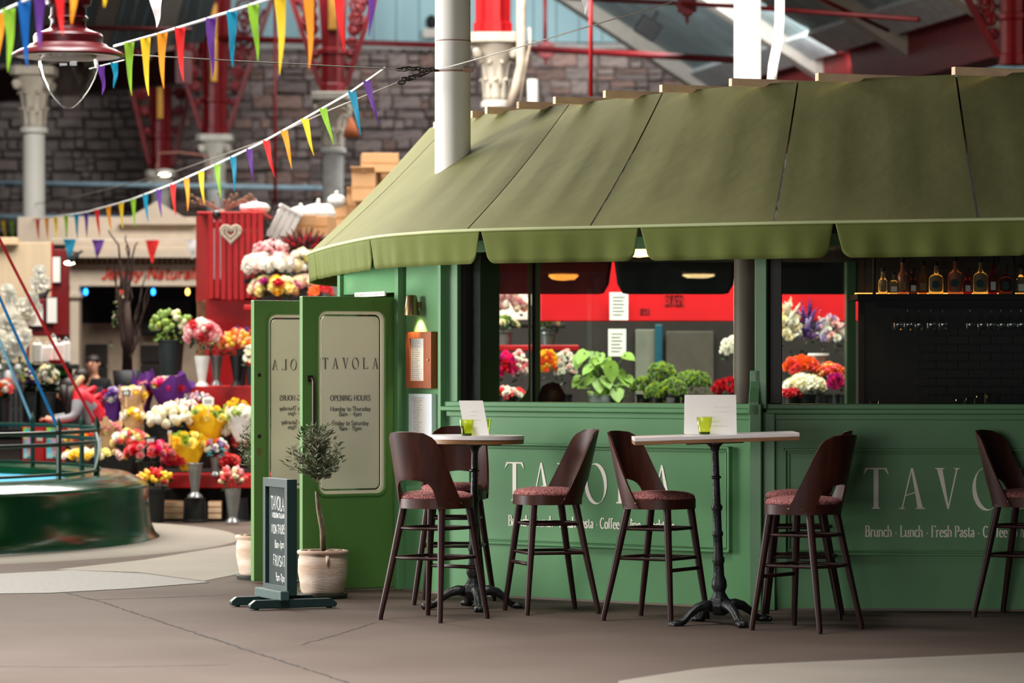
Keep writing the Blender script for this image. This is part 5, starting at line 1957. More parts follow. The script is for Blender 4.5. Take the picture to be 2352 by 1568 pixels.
lump('plastic_bag', 'white plastic bag lying on top of the red tower', 'bag', 585, 478, 36.8, 36, 14, M_BAG, 1)
lump('plastic_bag', 'large white plastic bag draped over the cardboard box', 'bag', 730, 492, 37.6, 42, 24, M_BAG, 2)
lump('plastic_bag', 'white bag behind the white slatted crate', 'bag', 690, 488, 38, 24, 14, M_BAG, 3)
lump('sack', 'small white sack with red tie below the cardboard stack', 'bag', 772, 462, 40, 22, 16, M_BAG, 4)
db = thing('dried_bouquet', 'dried flower bouquet bristling on top of the red tower', 'flowers', W(510, 488, 36.5))
dm = MB()
rg = random.Random(4)
for i in range(26):
    d = V((rg.uniform(-.35, .35), rg.uniform(-.2, .2), rg.uniform(.08, .2)))
    dm.tube([V((0, 0, 0)), d * .6 + V((0, 0, .02)), d], .004, 4)
    dm.ball(d, .02, n=5, m=3)
dm.build('dried_stems', mat('dried_stems', (132, 104, 82), rough=.9, rand=.1), db)['kind'] = 'stuff'
MB().tube([V((-.03, 0, 0)), V((.03, 0, .02))], .025, 7).build('binding', M_WICK, db)
# white slatted crate leaning
wc = thing('slatted_crate', 'white slatted crate tilted on the stall roof', 'crate', W(632, 556, 36.3))
wc.rotation_euler = (0, R(-27) * -1, .2)
for i in range(4):
    MB().box(-.12 + i * .062, -.12 + i * .062 + .055, -.01, .01, 0.02, .36).build('slat', M_WHITEP, wc, bevel=.003)
MB().box(-.125, .125, .01, .03, .05, .09).box(-.125, .125, .01, .03, .29, .33).build('batten', M_WHITEP, wc)
MB().box(-.13, .13, -.02, .12, .36, .39).build('rim', M_WHITEP, wc, bevel=.004)
M_CARD = mat('brown_cardboard', (206, 160, 114), rough=.85, var=.06, scale=2, rand=.12)
def carton(label, px, py, Y, w, h, d, rz, flap=True):
    k = Y / F
    t = thing('cardboard_box', label, 'box', W(px, py + h / 2, Y), rz, group='cardboard boxes on the stall roof')
    w, h, d = w * k, h * k, d * k
    MB().box(-w / 2, w / 2, -d / 2, d / 2, 0, h).build('body', M_CARD, t, bevel=.006)
    if flap:
        MB().add([V((-w / 2, -d / 2, h)), V((w / 2, -d / 2, h)), V((w / 2, -d / 2 - .05, h + .06)), V((-w / 2, -d / 2 - .05, h + .06))], [(0, 1, 2, 3)]).build('flap', M_CARD, t, solid=.006)
    MB().box(-w / 2, w / 2, -d / 2 - .002, -d / 2, h * .45, h * .53).build('tape', mat('parcel_tape', (186, 138, 90), rough=.3), t)
    return t
carton('octagonal cardboard box beside the white slatted crate', 688, 518, 36.6, 66, 48, 60, .25, False)
carton('cardboard box half behind the octagonal box', 738, 520, 37.0, 52, 46, 60, -.3, False)
carton('topmost cardboard box of the stack behind the awning', 872, 375, 40, 84, 44, 60, .1, False)
carton('opened cardboard box with raised flap in the stack', 842, 430, 40, 56, 66, 60, -.2)
carton('long cardboard box in the stack beside the awning edge', 892, 412, 40.5, 64, 60, 60, .3)
carton('lowest cardboard box of the stack behind the awning', 822, 474, 40.2, 48, 60, 60, 0)
carton('flattened cardboard box end under the stack', 790, 500, 40.6, 46, 60, 50, .2)
# roof board that carries the boxes
stl = thing('stall_roof', 'flat stall roof carrying boxes and bags behind the awning', 'roof', W(760, 545, 38), kind='structure')
sb('board', 600, 1000, 541, 549, 36.3, 6.0, M_PALE, stl)
for px, Y in ((640, 36.6), (960, 36.6), (960, 41)):
    a = W(px, 549, Y)
    MB().box(a.x - .04, a.x + .04, Y, Y + .08, 0, a.z).build('post', M_DKRED, stl, world=True)

# flower rows, top to bottom
bunch('dark red heather plant under the cardboard boxes', 698, 560, 36.0, 46, 22, ['wine', 'wine', 'red'], 'spike', 26, 16, None, 60, leafm=fmat('wine'))
bunch('fluffy pale pink gypsophila above the white chrysanthemums', 622, 577, 35.9, 38, 20, ['pink', 'blush'], 'pom', 44, 12, None, 0)
bunch('white and blush chrysanthemums in the top row of the stall', 622, 612, 35.8, 62, 24, ['white', 'white', 'blush', 'white'], ['rose', 'daisy'], 34, 21, None, 130)
bunch('white and lemon chrysanthemums beside the awning tip', 695, 608, 35.8, 34, 28, ['white', 'cream', 'lemon', 'white'], ['rose', 'pom'], 18, 20, None, 60)
bunch('mixed magenta yellow and red roses in the second row', 632, 662, 35.6, 50, 22, ['magenta', 'red', 'lemon', 'cream', 'yellow'], 'rose', 17, 19, None, 140)
bunch('cream carnations at the end of the second row', 700, 652, 35.7, 32, 14, ['cream', 'blush'], 'rose', 14, 19, None, 60)
bunch('orange gerbera tucked beside the green doors', 738, 672, 35.5, 22, 12, ['orange', 'red', 'orange'], 'daisy', 8, 24, None, 30)
sb('shelf', 560, 760, 700, 712, 35.3, .7, M_RED)
sb('shelf', 560, 760, 640, 650, 35.9, .5, M_BLACK)
bunch('green white hydrangeas in a dark bucket before the shopfront', 393, 748, 35.4, 42, 30, ['green', 'lime', 'cream', 'green'], 'pom', 22, 19, ('bucket', 'dark', 780, 886, 30, 22), 60, leafm=M_LEAFL)
bunch('pink and white roses in a white vase on the red shelf', 464, 768, 35.0, 36, 26, ['pink', 'blush', 'pink', 'red', 'white'], 'rose', 17, 22, ('vase', 'white', 817, 887, 18, 9), 110)
bunch('leafy filler in a galvanised vase beside the white vase', 497, 800, 35.3, 14, 14, ['magenta', 'green'], 'pom', 5, 8, ('vase', 'grey', 816, 885, 15, 8), 40)
bunch('orange and peach tulips in a black vase by the green door', 545, 790, 35.1, 36, 24, ['peach', 'orange', 'peach', 'yellow'], 'tulip', 24, 20, ('vase', 'black', 816, 886, 18, 9), 40)
bunch('red and violet blooms behind the peach tulips', 555, 772, 35.6, 26, 16, ['red', 'purple', 'coral'], 'rose', 9, 15, ('bucket', 'black', 800, 886, 12, 9), 20)
bunch('white daisies crowding the edge of the farther door', 576, 822, 34.9, 14, 22, ['white', 'cream'], 'daisy', 12, 14, ('bucket', 'black', 840, 886, 11, 9), 20)
bunch('white blossom cone rising behind the purple wrapped bouquet', 392, 862, 35.5, 13, 28, ['white', 'blush', 'cream'], 'rose', 16, 14, ('bucket', 'white', 890, 940, 9, 7), 8)
bunch('red and pink mixed bouquet in purple paper', 388, 886, 34.8, 38, 16, ['red', 'pink', 'white', 'hot', 'lime'], 'rose', 16, 17, ('wrap', 'purplep', 872, 945, 56, 10), 24)
bunch('small pink bouquet with tall purple paper', 330, 900, 34.9, 22, 20, ['pink', 'white', 'red'], 'rose', 9, 14, ('wrap', 'purplep', 868, 950, 28, 9), 12)
bunch('yellow and white bouquet in kraft paper, upper one', 305, 905, 34.6, 28, 14, ['lemon', 'white', 'yellow', 'blush'], 'rose', 12, 16, ('wrap', 'kraft', 900, 965, 34, 12), 14)
bunch('white bouquet in kraft paper behind the last railing post', 305, 955, 34.3, 24, 12, ['white', 'cream', 'yellow'], 'rose', 10, 15, ('wrap', 'kraft', 945, 1010, 28, 10), 10)
bunch('orange kraft bouquet seen through the railing', 190, 1005, 34.6, 32, 14, ['orange', 'coral', 'yellow'], 'rose', 12, 15, ('wrap', 'kraft', 995, 1060, 38, 14), 10)
bunch('kraft wrapped lemon bouquet beside the hanging ribbon', 245, 985, 34.4, 28, 14, ['lemon', 'white', 'pink'], 'rose', 12, 14, ('wrap', 'kraft', 975, 1045, 34, 12), 10)
bunch('lemon and white flowers low behind the railing', 215, 1045, 34.0, 70, 12, ['lemon', 'white', 'yellow', 'blush'], 'rose', 26, 14, None, 20)
bunch('purple and red bouquet behind the kraft bouquets', 262, 915, 35.2, 28, 20, ['lilac', 'red', 'white', 'purple'], 'rose', 14, 14, ('wrap', 'purplep', 905, 985, 30, 10), 10)
bunch('pale gypsophila cloud over the white chrysanthemums', 425, 940, 34.6, 32, 20, ['white', 'blush', 'white'], 'pom', 40, 10, None, 10)
bunch('large cream chrysanthemums in the middle of the display', 392, 965, 34.2, 46, 28, ['cream', 'white', 'cream'], 'pom', 22, 25, ('bucket', 'black', 990, 1050, 26, 22), 24)
bunch('yellow wrapped lilies at the back of the display', 478, 958, 34.3, 40, 18, ['yellow', 'lemon', 'green'], 'frill', 14, 22, ('wrap', 'yellowp', 955, 1024, 54, 14), 24)
bunch('yellow wrapped lilies leaning to the front of the display', 430, 1018, 33.9, 38, 18, ['lemon', 'lime', 'yellow'], 'frill', 12, 22, ('wrap', 'yellowp', 1012, 1082, 46, 12), 20)
bunch('white wrapped bouquet beside the farther door', 556, 955, 34.2, 32, 18, ['white', 'lime', 'white'], 'rose', 14, 17, ('wrap', 'whitep', 950, 1015, 40, 12), 24)
bunch('yellow daffodils above the white wrapped bouquet', 545, 936, 34.5, 24, 14, ['yellow', 'lime'], 'frill', 10, 14, None, 14)
bunch('pink and coral carnations in front of the fountain edge', 342, 1040, 33.8, 48, 20, ['pink', 'coral', 'hot', 'red', 'pink'], 'frill', 34, 20, ('bucket', 'black', 1060, 1110, 26, 22), 30)
bunch('red and yellow tulips at the front of the stall', 356, 1102, 33.5, 34, 18, ['red', 'yellow', 'peach', 'yellow', 'coral'], 'tulip', 20, 20, ('bucket', 'black', 1125, 1200, 24, 19), 40)
bunch('teal and white dyed carnations in a small galvanised vase', 495, 1030, 33.9, 28, 18, ['white', 'coral', 'lilac', 'white'], 'frill', 16, 13, ('vase', 'grey', 1050, 1092, 13, 7), 30, leafm=mat('teal_paper', (20, 120, 130), rough=.6))
bunch('coral and white tulips in a tall galvanised vase on the floor', 535, 1098, 33.3, 26, 20, ['coral', 'cream', 'pink'], 'tulip', 14, 18, ('vase', 'grey', 1122, 1200, 19, 10), 50)
bunch('red mixed flowers behind the olive tree', 545, 1015, 34.4, 34, 16, ['red', 'hot', 'coral'], 'rose', 14, 13, None, 20)

# fillers that close the gaps of the display
bunch('coral and white spray roses filling the middle row', 300, 1010, 34.1, 40, 18, ['coral', 'white', 'pink', 'lemon'], 'rose', 20, 15, ('bucket', 'black', 1030, 1090, 20, 16), 30)
bunch('cream and green filler behind the yellow lilies', 520, 985, 34.35, 36, 18, ['cream', 'lime', 'white'], 'rose', 18, 16, ('bucket', 'black', 1000, 1050, 20, 16), 40)
bunch('violet statice between the white and yellow bunches', 452, 915, 34.8, 30, 12, ['lilac', 'blush', 'white'], 'pom', 26, 9, None, 20)
bunch('hot pink carnations behind the yellow wrapped lilies', 400, 1062, 33.85, 26, 14, ['hot', 'coral', 'red'], 'frill', 16, 15, None, 30)
bunch('dark red dahlias beside the small galvanised vase', 520, 1060, 33.95, 26, 14, ['red', 'wine', 'coral'], 'rose', 14, 14, None, 40)
# loose vases and buckets
vz = thing('galvanised_vase', 'tall galvanised vase standing on the black bucket', 'vase', W(448, 1142, 33.6))
k_ = 33.6 / F
MB().lathe([(0, 0), (18 * k_, 0), (17 * k_, .02), (9 * k_, .05), (10 * k_, .1), (17 * k_, 78 * k_), (15.5 * k_, 78 * k_), (8 * k_, .1)], 20, cap=False).build('body', vmat('grey'), vz, smooth=True, split=50)
MB().lathe([(17.5 * k_, 76 * k_), (18.5 * k_, 77 * k_), (18.5 * k_, 79 * k_), (17 * k_, 79 * k_)], 20, cap=False).build('rim', vmat('grey'), vz, smooth=True)
for i, (px, lab) in enumerate(((448, 'upturned black bucket under the galvanised vase'), (350, 'black bucket on the floor nearest the fountain'), (545, 'black bucket on the floor by the farther door'))):
    bk = thing('black_bucket', lab, 'bucket', W(px, 1199, 33.75 + .1 * i))
    MB().lathe([(0, 0), (28 * k_, 0), (24 * k_, 56 * k_), (22 * k_, 56 * k_), (0, 54 * k_)], 20, cap=False).build('body', vmat('black'), bk, smooth=True, split=40)
    MB().lathe([(28 * k_, 0), (29.5 * k_, .005), (29.5 * k_, .02), (28 * k_, .025)], 20, cap=False).build('rim', vmat('black'), bk)
# price tags
M_SLATE = mat('slate_tag', (26, 26, 28), rough=.8)
for px, py, Y, w, h, c, lab in ((346, 1012, 33.7, 26, 18, M_SLATE, 'chalk price tag above the pink carnations'), (478, 922, 34.0, 26, 18, M_PAPER, 'white price tag among the yellow lilies'), (290, 902, 34.3, 18, 14, M_SLATE, 'chalk price tag between the kraft bouquets'), (390, 993, 33.8, 14, 9, M_SLATE, 'small dark price tag on the cream chrysanthemums')):
    t = thing('price_tag', lab, 'price tag', W(px, py + 28, Y))
    k = Y / F
    z = 28 * k
    MB().box(-w * k / 2, w * k / 2, -.006, .006, z - h * k / 2, z + h * k / 2).build('plate', c, t, bevel=.004)
    MB().tube([V((0, 0, -.02)), V((0, 0, z - h * k / 2))], .006, 6).build('stick', M_PINE, t)
    mk = MB()
    for q in range(3):
        mk.box((-.3 + .22 * q) * w * k, (-.15 + .22 * q) * w * k, -.008, -.006, z - .02, z + .02)
    mk.build('figures', M_CHALKW if c is M_SLATE else M_PRINT, t)

# ---------------------------------------------------------------- shopfront behind the stall
M_CREAMW = mat('cream_shopfront_paint', (206, 190, 170), rough=.6, var=.05)
YS = 45.0
sh = thing('shopfront', 'cream panelled shopfront with red cursive name and dark opening', 'shopfront', W(300, 1100, YS))
def sx_(name, px0, px1, y0, y1, Y, dep, m, bev=.01):
    return sb(name, px0, px1, y0, y1, Y, dep, m, sh, bev)
sx_('frieze', 158, 480, 606, 657, YS, .3, M_CREAMW)
sx_('cornice', 150, 480, 574, 592, YS - .25, .5, M_CREAMW)
sx_('cornice', 150, 480, 562, 574, YS - .12, .4, M_CREAMW)
sx_('attic', 40, 480, 498, 562, YS + .1, .3, M_CREAMW)
gb = MB()
gb.prism([tuple((W(x, y, YS).x, W(x, y, YS).z)) for x, y in ((270, 515), (360, 462), (450, 515))][::-1], lambda p: V((p[0], YS - .02, p[1])), lambda p: V((p[0], YS + .4, p[1])))
gb.build('gable', M_CREAMW, sh, world=True)
for i in range(24):
    a = 168 + i * 12.5
    sx_('dentil', a, a + 7, 593, 604, YS - .14, .2, mat('brown_dentil', (150, 124, 100), rough=.7), .004)
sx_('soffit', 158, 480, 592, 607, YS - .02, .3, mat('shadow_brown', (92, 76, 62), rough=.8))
sx_('pilaster', 160, 181, 657, 960, YS - .05, .3, M_CREAMW)
sx_('pilaster_cap', 156, 185, 672, 684, YS - .1, .3, M_CREAMW)
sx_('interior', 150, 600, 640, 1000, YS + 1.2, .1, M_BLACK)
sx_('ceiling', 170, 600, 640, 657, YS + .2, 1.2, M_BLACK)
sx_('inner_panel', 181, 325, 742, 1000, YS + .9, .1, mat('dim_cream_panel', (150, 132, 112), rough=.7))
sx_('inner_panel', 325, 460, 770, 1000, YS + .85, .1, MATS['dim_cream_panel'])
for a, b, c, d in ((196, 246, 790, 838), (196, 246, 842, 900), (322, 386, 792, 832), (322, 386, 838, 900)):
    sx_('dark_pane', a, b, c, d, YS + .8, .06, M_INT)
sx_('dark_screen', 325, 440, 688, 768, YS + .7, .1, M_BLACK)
zt0 = W(240, 643, YS)
mb = MB()
text_mb(mb, 'Jersey Naturally', W(234, 0, YS).x, W(470, 0, YS).x, W(234, 640, YS).z, .15, lambda x, z, k: V((x, YS - .02 + .015 * k, z)), thick=.16, thin=.14, serif=False, slant=.18)
mb.build('lettering', mat('red_sign_letters', (214, 60, 40), rough=.6), sh, world=True)
for px, c in ((197, (40, 150, 255)), (277, (255, 70, 50)), (352, (40, 150, 255)), (431, (255, 190, 90))):
    fbm = thing('fairy_light', {197: 'blue fairy light by the shopfront pilaster', 277: 'red fairy light in the shopfront opening', 352: 'blue fairy light before the dark panel', 431: 'amber fairy light next to the red tower'}[px], 'light bulb', W(px, 660, 45.12))
    MB().ball(W(px, 670, 45.12) - W(px, 660, 45.12), .028, .028, .045, n=10, m=7).build('bulb', mat('fairy_%d_%d' % (c[0], c[1]), c, emis=5), fbm, smooth=True)
    MB().tube([V((0, 0, -.01)), V((0, 0, .07))], .02, 6).build('socket', M_BLACK, fbm)
# willow branches in a vase before the opening
wv_ = thing('willow_branches', 'bundle of twisted dark willow branches in a tall pot before the shopfront', 'branches', W(292, 850, 38))
mb = MB()
rg = random.Random(21)
for i in range(18):
    tgt = W(rg.uniform(255, 345), rg.uniform(600, 700), 38) - root_loc(wv_)
    if i > 11:
        tgt = W(rg.uniform(200, 450), rg.uniform(520, 670), 38) - root_loc(wv_)
    pts = []
    for k in range(8):
        t = k / 7
        base = V((rg.uniform(-.04, .04), rg.uniform(-.04, .04), 0))
        q = V((0, 0, 0)).lerp(tgt, t) if i <= 11 else V((tgt.x * t ** 2, 0, tgt.z * (1 - (1 - t) ** 1.8)))
        pts.append(q + base * .6)
    mb.tube(pts, [.022 * (1 - .7 * k / 7) for k in range(8)], 5)
mb.build('twigs', mat('willow_bark', (62, 46, 40), rough=.9, var=.3), wv_)['kind'] = 'stuff'
MB().tube([V((.0, 0, -.05)), V((.01, 0, .45)), V((0, 0, .75))], [.06, .045, .03], 9).build('bundle', MATS['willow_bark'], wv_, smooth=True)
MB().lathe([(0, -1.46), (.16, -1.46), (.14, -1.4), (.1, -.4), (.13, -.3), (.16, .0), (.14, .0), (0, -.02)], 16, cap=False).build('pot', vmat('black'), wv_, smooth=True)
catk = bunch('pussy willow catkins leaning beside the willow branches', 275, 740, 38.2, 16, 60, ['cream', 'sage'], 'pom', 26, 7, None, 8)

# left partition, red notice boards, lamps
M_LINEN = mat('beige_linen_partition', (206, 184, 152), rough=.85, var=.06, scale=2, stretch=(6, 6, .3))
pt_ = thing('partition', 'tall beige partition board behind the orchids', 'partition', W(55, 1000, 42))
sb('board', -120, 118, 556, 900, 42, .08, M_LINEN, pt_)
sb('rail', -120, 40, 545, 562, 41.9, .2, M_PINE, pt_)
nb = thing('notice_board', 'tall dark red notice board with pinned white sheets', 'notice board', W(140, 800, 41.5))
sb('board', 120, 158, 572, 770, 41.5, .08, M_DKRED, nb)
sb('post', 134, 142, 770, 1133, 41.52, .06, M_DKRED, nb)
sb('edge', 117, 121, 556, 760, 41.45, .1, M_RED, nb)
for a, b, c, d, m in ((121, 138, 590, 648, M_PAPER), (121, 140, 588, 652, M_BLACK)):
    sb('sheet', a, b, c, d, 41.46 if m is M_PAPER else 41.48, .01, m, nb, 0)
nb2 = thing('notice_board', 'low dark red board with two white notices beside the orchids', 'notice board', W(80, 800, 41))
sb('board', 44, 122, 686, 772, 41.0, .08, M_DKRED, nb2)
sb('post', 60, 66, 772, 1133, 41.02, .06, M_DKRED, nb2)
for a, b, c, d in ((72, 98, 711, 748), (108, 130, 684, 741)):
    sb('frame', a - 2, b + 2, c - 2, d + 3, 40.97, .02, M_BLACK, nb2, 0)
    sb('sheet', a, b, c, d, 40.95, .02, M_PAPER, nb2, 0)
for i, (px, py) in enumerate(((166, 600), (95, 688))):
    spt = thing('spot_lamp', ('small black spot lamp lit beside the shop cornice', 'small lit spot lamp over the low red board')[i], 'lamp', W(px, py, 41.2))
    MB().tube([V((-.08 if i == 0 else .1, .38 if i == 0 else -.2, .12)), V((.08, 0, .1))], .012, 6).build('arm', M_BLACK, spt)
    MB().tube([V((.1, .1, .12)), V((.08, 0, .1)), V((.02, 0, .04)), V((-.03, 0, .0))], [.015, .015, .05, .07], 10).build('housing', M_BLACK, spt, smooth=True)
    MB().ball((-.03, -.02, -.02), .065, .04, .025, n=10, m=5).build('lens', MATS['warm_white_glow'], spt, smooth=True)
for i, (px, py, w, h) in enumerate(((86, 808, 22, 46), (108, 814, 26, 40), (136, 810, 24, 46), (122, 806, 16, 58), (152, 810, 18, 50))):
    k = 37.4 / F
    py = 834 - h / 2
    gt = thing('paper_bag', ['white paper gift bag hanging leftmost under the red board', 'crumpled white gift bag under the red board', 'white gift bag below the tall notice board', 'long white paper sleeve over the red pot', 'white paper sleeve at the shop pilaster'][i], 'bag', W(px, py + h / 2, 37.15 + .1 * i))
    MB().box(-w * k / 2, w * k / 2, -.04, .04, 0, h * k).build('body', M_PAPER, gt, bevel=.02)
    MB().tube([V((-.03, 0, h * k)), V((0, 0, h * k + .05)), V((.03, 0, h * k))], .005, 5).build('handle', M_PAPER, gt)
pb = thing('display_rack', 'dark shelving behind the fountain stacked with plants', 'rack', W(60, 1000, 37.2))
sb('shelf', -80, 160, 836, 848, 37.0, .8, M_BLACK, pb)
sb('back', -80, 165, 846, 1010, 37.8, .08, M_BLACK, pb)
sb('shelf', -80, 170, 985, 995, 36.5, 1.2, M_BLACK, pb)
for px in (-30, 48, 150):
    sb('post', px, px + 6, 830, 1140, 37.0, .06, M_BLACK, pb)
gcr = thing('grey_crate', 'grey slatted crate stood on end by the left edge', 'crate', W(36, 985, 36.4))
for i in range(3):
    sb('slat', 20 + i * 12, 29 + i * 12, 866, 985, 36.4, .02, mat('grey_wood', (104, 108, 112), rough=.8), gcr, .004)
for yy in (885, 935):
    sb('batten', 18, 56, yy, yy + 9, 36.43, .02, MATS['grey_wood'], gcr, .003)


def orchid(label, px, py, Y, seed, arms):
    rg = random.Random(seed)
    t = thing('orchid', label, 'orchid', W(px, py, Y), group='white orchids behind the fountain')
    o_ = root_loc(t)
    sm = MB()
    for (tx, ty) in arms:
        e = W(tx, ty, Y) - o_
        pts = [V((0, 0, 0)).lerp(e, q / 7) + V((0, 0, .12 * math.sin(PI * q / 7))) for q in range(8)]
        sm.tube(pts, .008, 5)
        for q in range(11):
            u = .35 + .65 * q / 10
            i = min(int(u * 7), 6)
            p = pts[i].lerp(pts[i + 1], u * 7 - i) + V((rg.uniform(-.05, .05), rg.uniform(-.05, .02), rg.uniform(-.06, .04)))
            add_bloom(t, 'daisy', 'white', p, rg.uniform(.12, .17), V((rg.uniform(-.6, .6), -1, rg.uniform(-.2, .4))).normalized(), rg)
    sm.build('stems', M_STEM, t)
    lf = MB()
    for i in range(6):
        a = 2 * PI * i / 6
        d = V((math.cos(a), math.sin(a) * .6, .3))
        rows = [[d * .3 * u + V((0, 0, -.12 * u * u)) + V((-math.sin(a), math.cos(a), 0)) * w * (.06 * math.sin(PI * min(u + .1, 1))) for w in (-1, 1)] for u in (0, .3, .6, 1)]
        lf.grid(rows)
    lf.build('leaves', M_LEAF, t)
    MB().lathe([(0, -.2), (.07, -.2), (.1, 0), (.09, 0), (0, -.02)], 14, cap=False).build('pot', vmat('white'), t, smooth=True)


orchid('white orchid arching in front of the partition', 45, 836, 36.9, 1, ((100, 625), (20, 660), (70, 690)))
orchid('white orchid at the left edge', 0, 836, 36.7, 2, ((30, 720), (-20, 700), (42, 745)))
orchid('small white orchid low behind the ribbons', 22, 850, 36.2, 3, ((55, 775), (-5, 780), (30, 800)))
bunch('yellow and purple flower bunch in the dark rack', 68, 872, 36.4, 16, 22, ['lemon', 'purple', 'white', 'lime'], 'frill', 14, 12, ('bucket', 'dark', 900, 985, 16, 12), 20)
bunch('grey white foliage bunch next to the blue ribbon', 110, 870, 36.2, 22, 26, ['white', 'cream', 'sage'], 'frill', 20, 14, ('bucket', 'dark', 900, 985, 18, 14), 40)
bunch('orange and pink blooms low at the left edge', 8, 895, 36.0, 16, 20, ['orange', 'coral', 'white'], 'rose', 12, 14, ('bucket', 'black', 915, 985, 14, 12), 20)
rdp = thing('red_pot', 'red gift pot with a white sleeve on the rack', 'pot', W(130, 845, 37.2))
MB().lathe([(0, 0), (.05, 0), (.075, .06), (.078, .075), (.07, .075), (0, .06)], 16, cap=False).build('pot', M_RED, rdp, smooth=True, split=40)
MB().lathe([(.078, .07), (.084, .075), (.084, .09), (.07, .09)], 16, cap=False).build('rim', M_RED, rdp)
gfr = lump('foil_bag', 'bright green foil bag below the red pot', 'bag', 138, 852, 37.3, 16, 10, mat('green_foil', (40, 190, 50), rough=.3), 9, 4)
# printed red boxes behind the railing
pm = bpy.data.materials.new('printed_pictures')
pm.use_nodes = True
nt = pm.node_tree
vo = nt.nodes.new('ShaderNodeTexVoronoi')
vo.inputs['Scale'].default_value = 16
tcn = nt.nodes.new('ShaderNodeTexCoord')
hs_ = nt.nodes.new('ShaderNodeHueSaturation')
hs_.inputs['Saturation'].default_value = 1.1
nt.links.new(tcn.outputs['Object'], vo.inputs['Vector'])
nt.links.new(vo.outputs['Color'], hs_.inputs['Color'])
nt.links.new(hs_.outputs[0], nt.nodes['Principled BSDF'].inputs['Base Color'])
for i, (a, b) in enumerate(((50, 102), (103, 165))):
    rb = thing('printed_carton', ('red carton with bluish printed pictures behind the railing', 'red carton with warm printed pictures behind the railing')[i], 'carton', W((a + b) / 2, 1060, 35.6))
    sb('body', a, b, 978, 1066, 35.6, .4, M_RED, rb)
    sb('printed_panel', a + 4, a + 28, 982, 1052, 35.59, .01, pm, rb, 0)
    sb('label', a + 34, b - 4, 990, 1012, 35.59, .01, mat('pale_label', (220, 200, 190), rough=.6), rb, 0)

# ---------------------------------------------------------------- people
M_SKIN = mat('skin', (206, 150, 122), rough=.55, var=.05)
M_HAIR = mat('dark_brown_hair', (34, 22, 18), rough=.5, var=.3, scale=20, stretch=(6, 6, 1))
M_VEST = mat('red_padded_vest', (208, 24, 44), rough=.55, var=.06, bump=.3, bscale=8)
M_SLEEVE = mat('grey_jersey', (150, 152, 156), rough=.85, var=.08)
M_TEE = mat('black_cotton', (20, 20, 22), rough=.9)
M_APRON = mat('charcoal_apron', (58, 56, 54), rough=.85)
M_JEAN = mat('dark_denim', (38, 44, 58), rough=.85)


def person(label, loc, joints, edges, mats, rz=0.0):
    """joints: name -> (x, y, z, rx, ry, material key); a Skin surface grown over them, each face coloured by its nearest joint"""
    t = thing('person', label, 'person', loc, rz)
    names = list(joints)
    me = bpy.data.meshes.new('body')
    me.from_pydata([joints[n][:3] for n in names], [(names.index(a), names.index(b)) for a, b in edges], [])
    o = bpy.data.objects.new('body', me)
    COL.objects.link(o)
    sk = o.modifiers.new('skin', 'SKIN')
    sk.use_smooth_shade = True
    for i, n in enumerate(names):
        me.skin_vertices[0].data[i].radius = joints[n][3:5]
        me.skin_vertices[0].data[i].use_root = n == 'pelvis'
    ss = o.modifiers.new('sub', 'SUBSURF')
    ss.levels = ss.render_levels = 2
    dg = bpy.context.evaluated_depsgraph_get()
    m2 = bpy.data.meshes.new_from_object(o.evaluated_get(dg))
    bpy.data.objects.remove(o)
    m2.name = 'body'
    keys = list(mats)
    m2.materials.clear()
    for k in keys:
        m2.materials.append(mats[k])
    # sample points along every bone so that colour changes at the joints
    S = []
    for a, b in edges:
        A, B = V(joints[a][:3]), V(joints[b][:3])
        for q in range(9):
            S.append((A.lerp(B, q / 8), joints[b][5] if q > 1 else joints[a][5]))
    for p in m2.polygons:
        c = p.center
        p.material_index = keys.index(min(S, key=lambda s: (s[0] - c).length_squared)[1])
        p.use_smooth = True
    o = bpy.data.objects.new('body', m2)
    COL.objects.link(o)
    o.parent = t
    return t


def hand(t, wrist, dirn, down, side, s=1.0):
    """five short finger chains and a thumb rooted in the palm"""
    d, n = V(dirn).normalized(), V(down).normalized()
    sd = d.cross(n).normalized() * side
    w = V(wrist)
    for i, L in enumerate((.07, .078, .073, .058)):
        r0 = w + d * .075 * s + sd * (.03 - .02 * i) * s
        MB().tube([r0, r0 + d * L * .5 * s + n * .008, r0 + d * L * .85 * s + n * .03 * s, r0 + d * L * .95 * s + n * .045 * s], [.0095 * s, .009 * s, .0085 * s, .006 * s], 6).build('finger', M_SKIN, t, smooth=True)
    r0 = w + d * .03 * s + sd * .035 * s
    MB().tube([r0, r0 + sd * .025 * s + d * .025 * s, r0 + sd * .03 * s + d * .06 * s], [.011 * s, .01 * s, .007 * s], 6).build('thumb', M_SKIN, t, smooth=True)


def face(t, c, fwd, s=1.0):
    """nose, eyes, mouth and ears on a head centred at c looking along fwd"""
    f = V(fwd).normalized()
    sd = f.cross(V((0, 0, 1))).normalized()
    u = sd.cross(f).normalized()
    c = V(c)
    MB().tube([c + f * .088 * s + u * .02 * s, c + f * .112 * s - u * .018 * s, c + f * .095 * s - u * .026 * s], [.008 * s, .015 * s, .01 * s], 7).build('nose', M_SKIN, t, smooth=True)
    for k in (1, -1):
        MB().ball(c + f * .086 * s + sd * k * .032 * s + u * .018 * s, .011 * s, n=8, m=6).build('eye', mat('eye_dark', (30, 22, 18), rough=.2), t, smooth=True)
        MB().tube([c + f * .092 * s + sd * k * .018 * s + u * .038 * s, c + f * .084 * s + sd * k * .048 * s + u * .036 * s], .005 * s, 5).build('eyebrow', M_HAIR, t)
        MB().ball(c + sd * k * .078 * s, .012 * s, .02 * s, .03 * s, n=8, m=6).build('ear', M_SKIN, t, smooth=True)
    MB().tube([c + f * .09 * s - sd * .024 * s - u * .05 * s, c + f * .098 * s - u * .052 * s, c + f * .09 * s + sd * .024 * s - u * .05 * s], .006 * s, 6).build('mouth', mat('lips', (160, 84, 76), rough=.5), t, smooth=True)


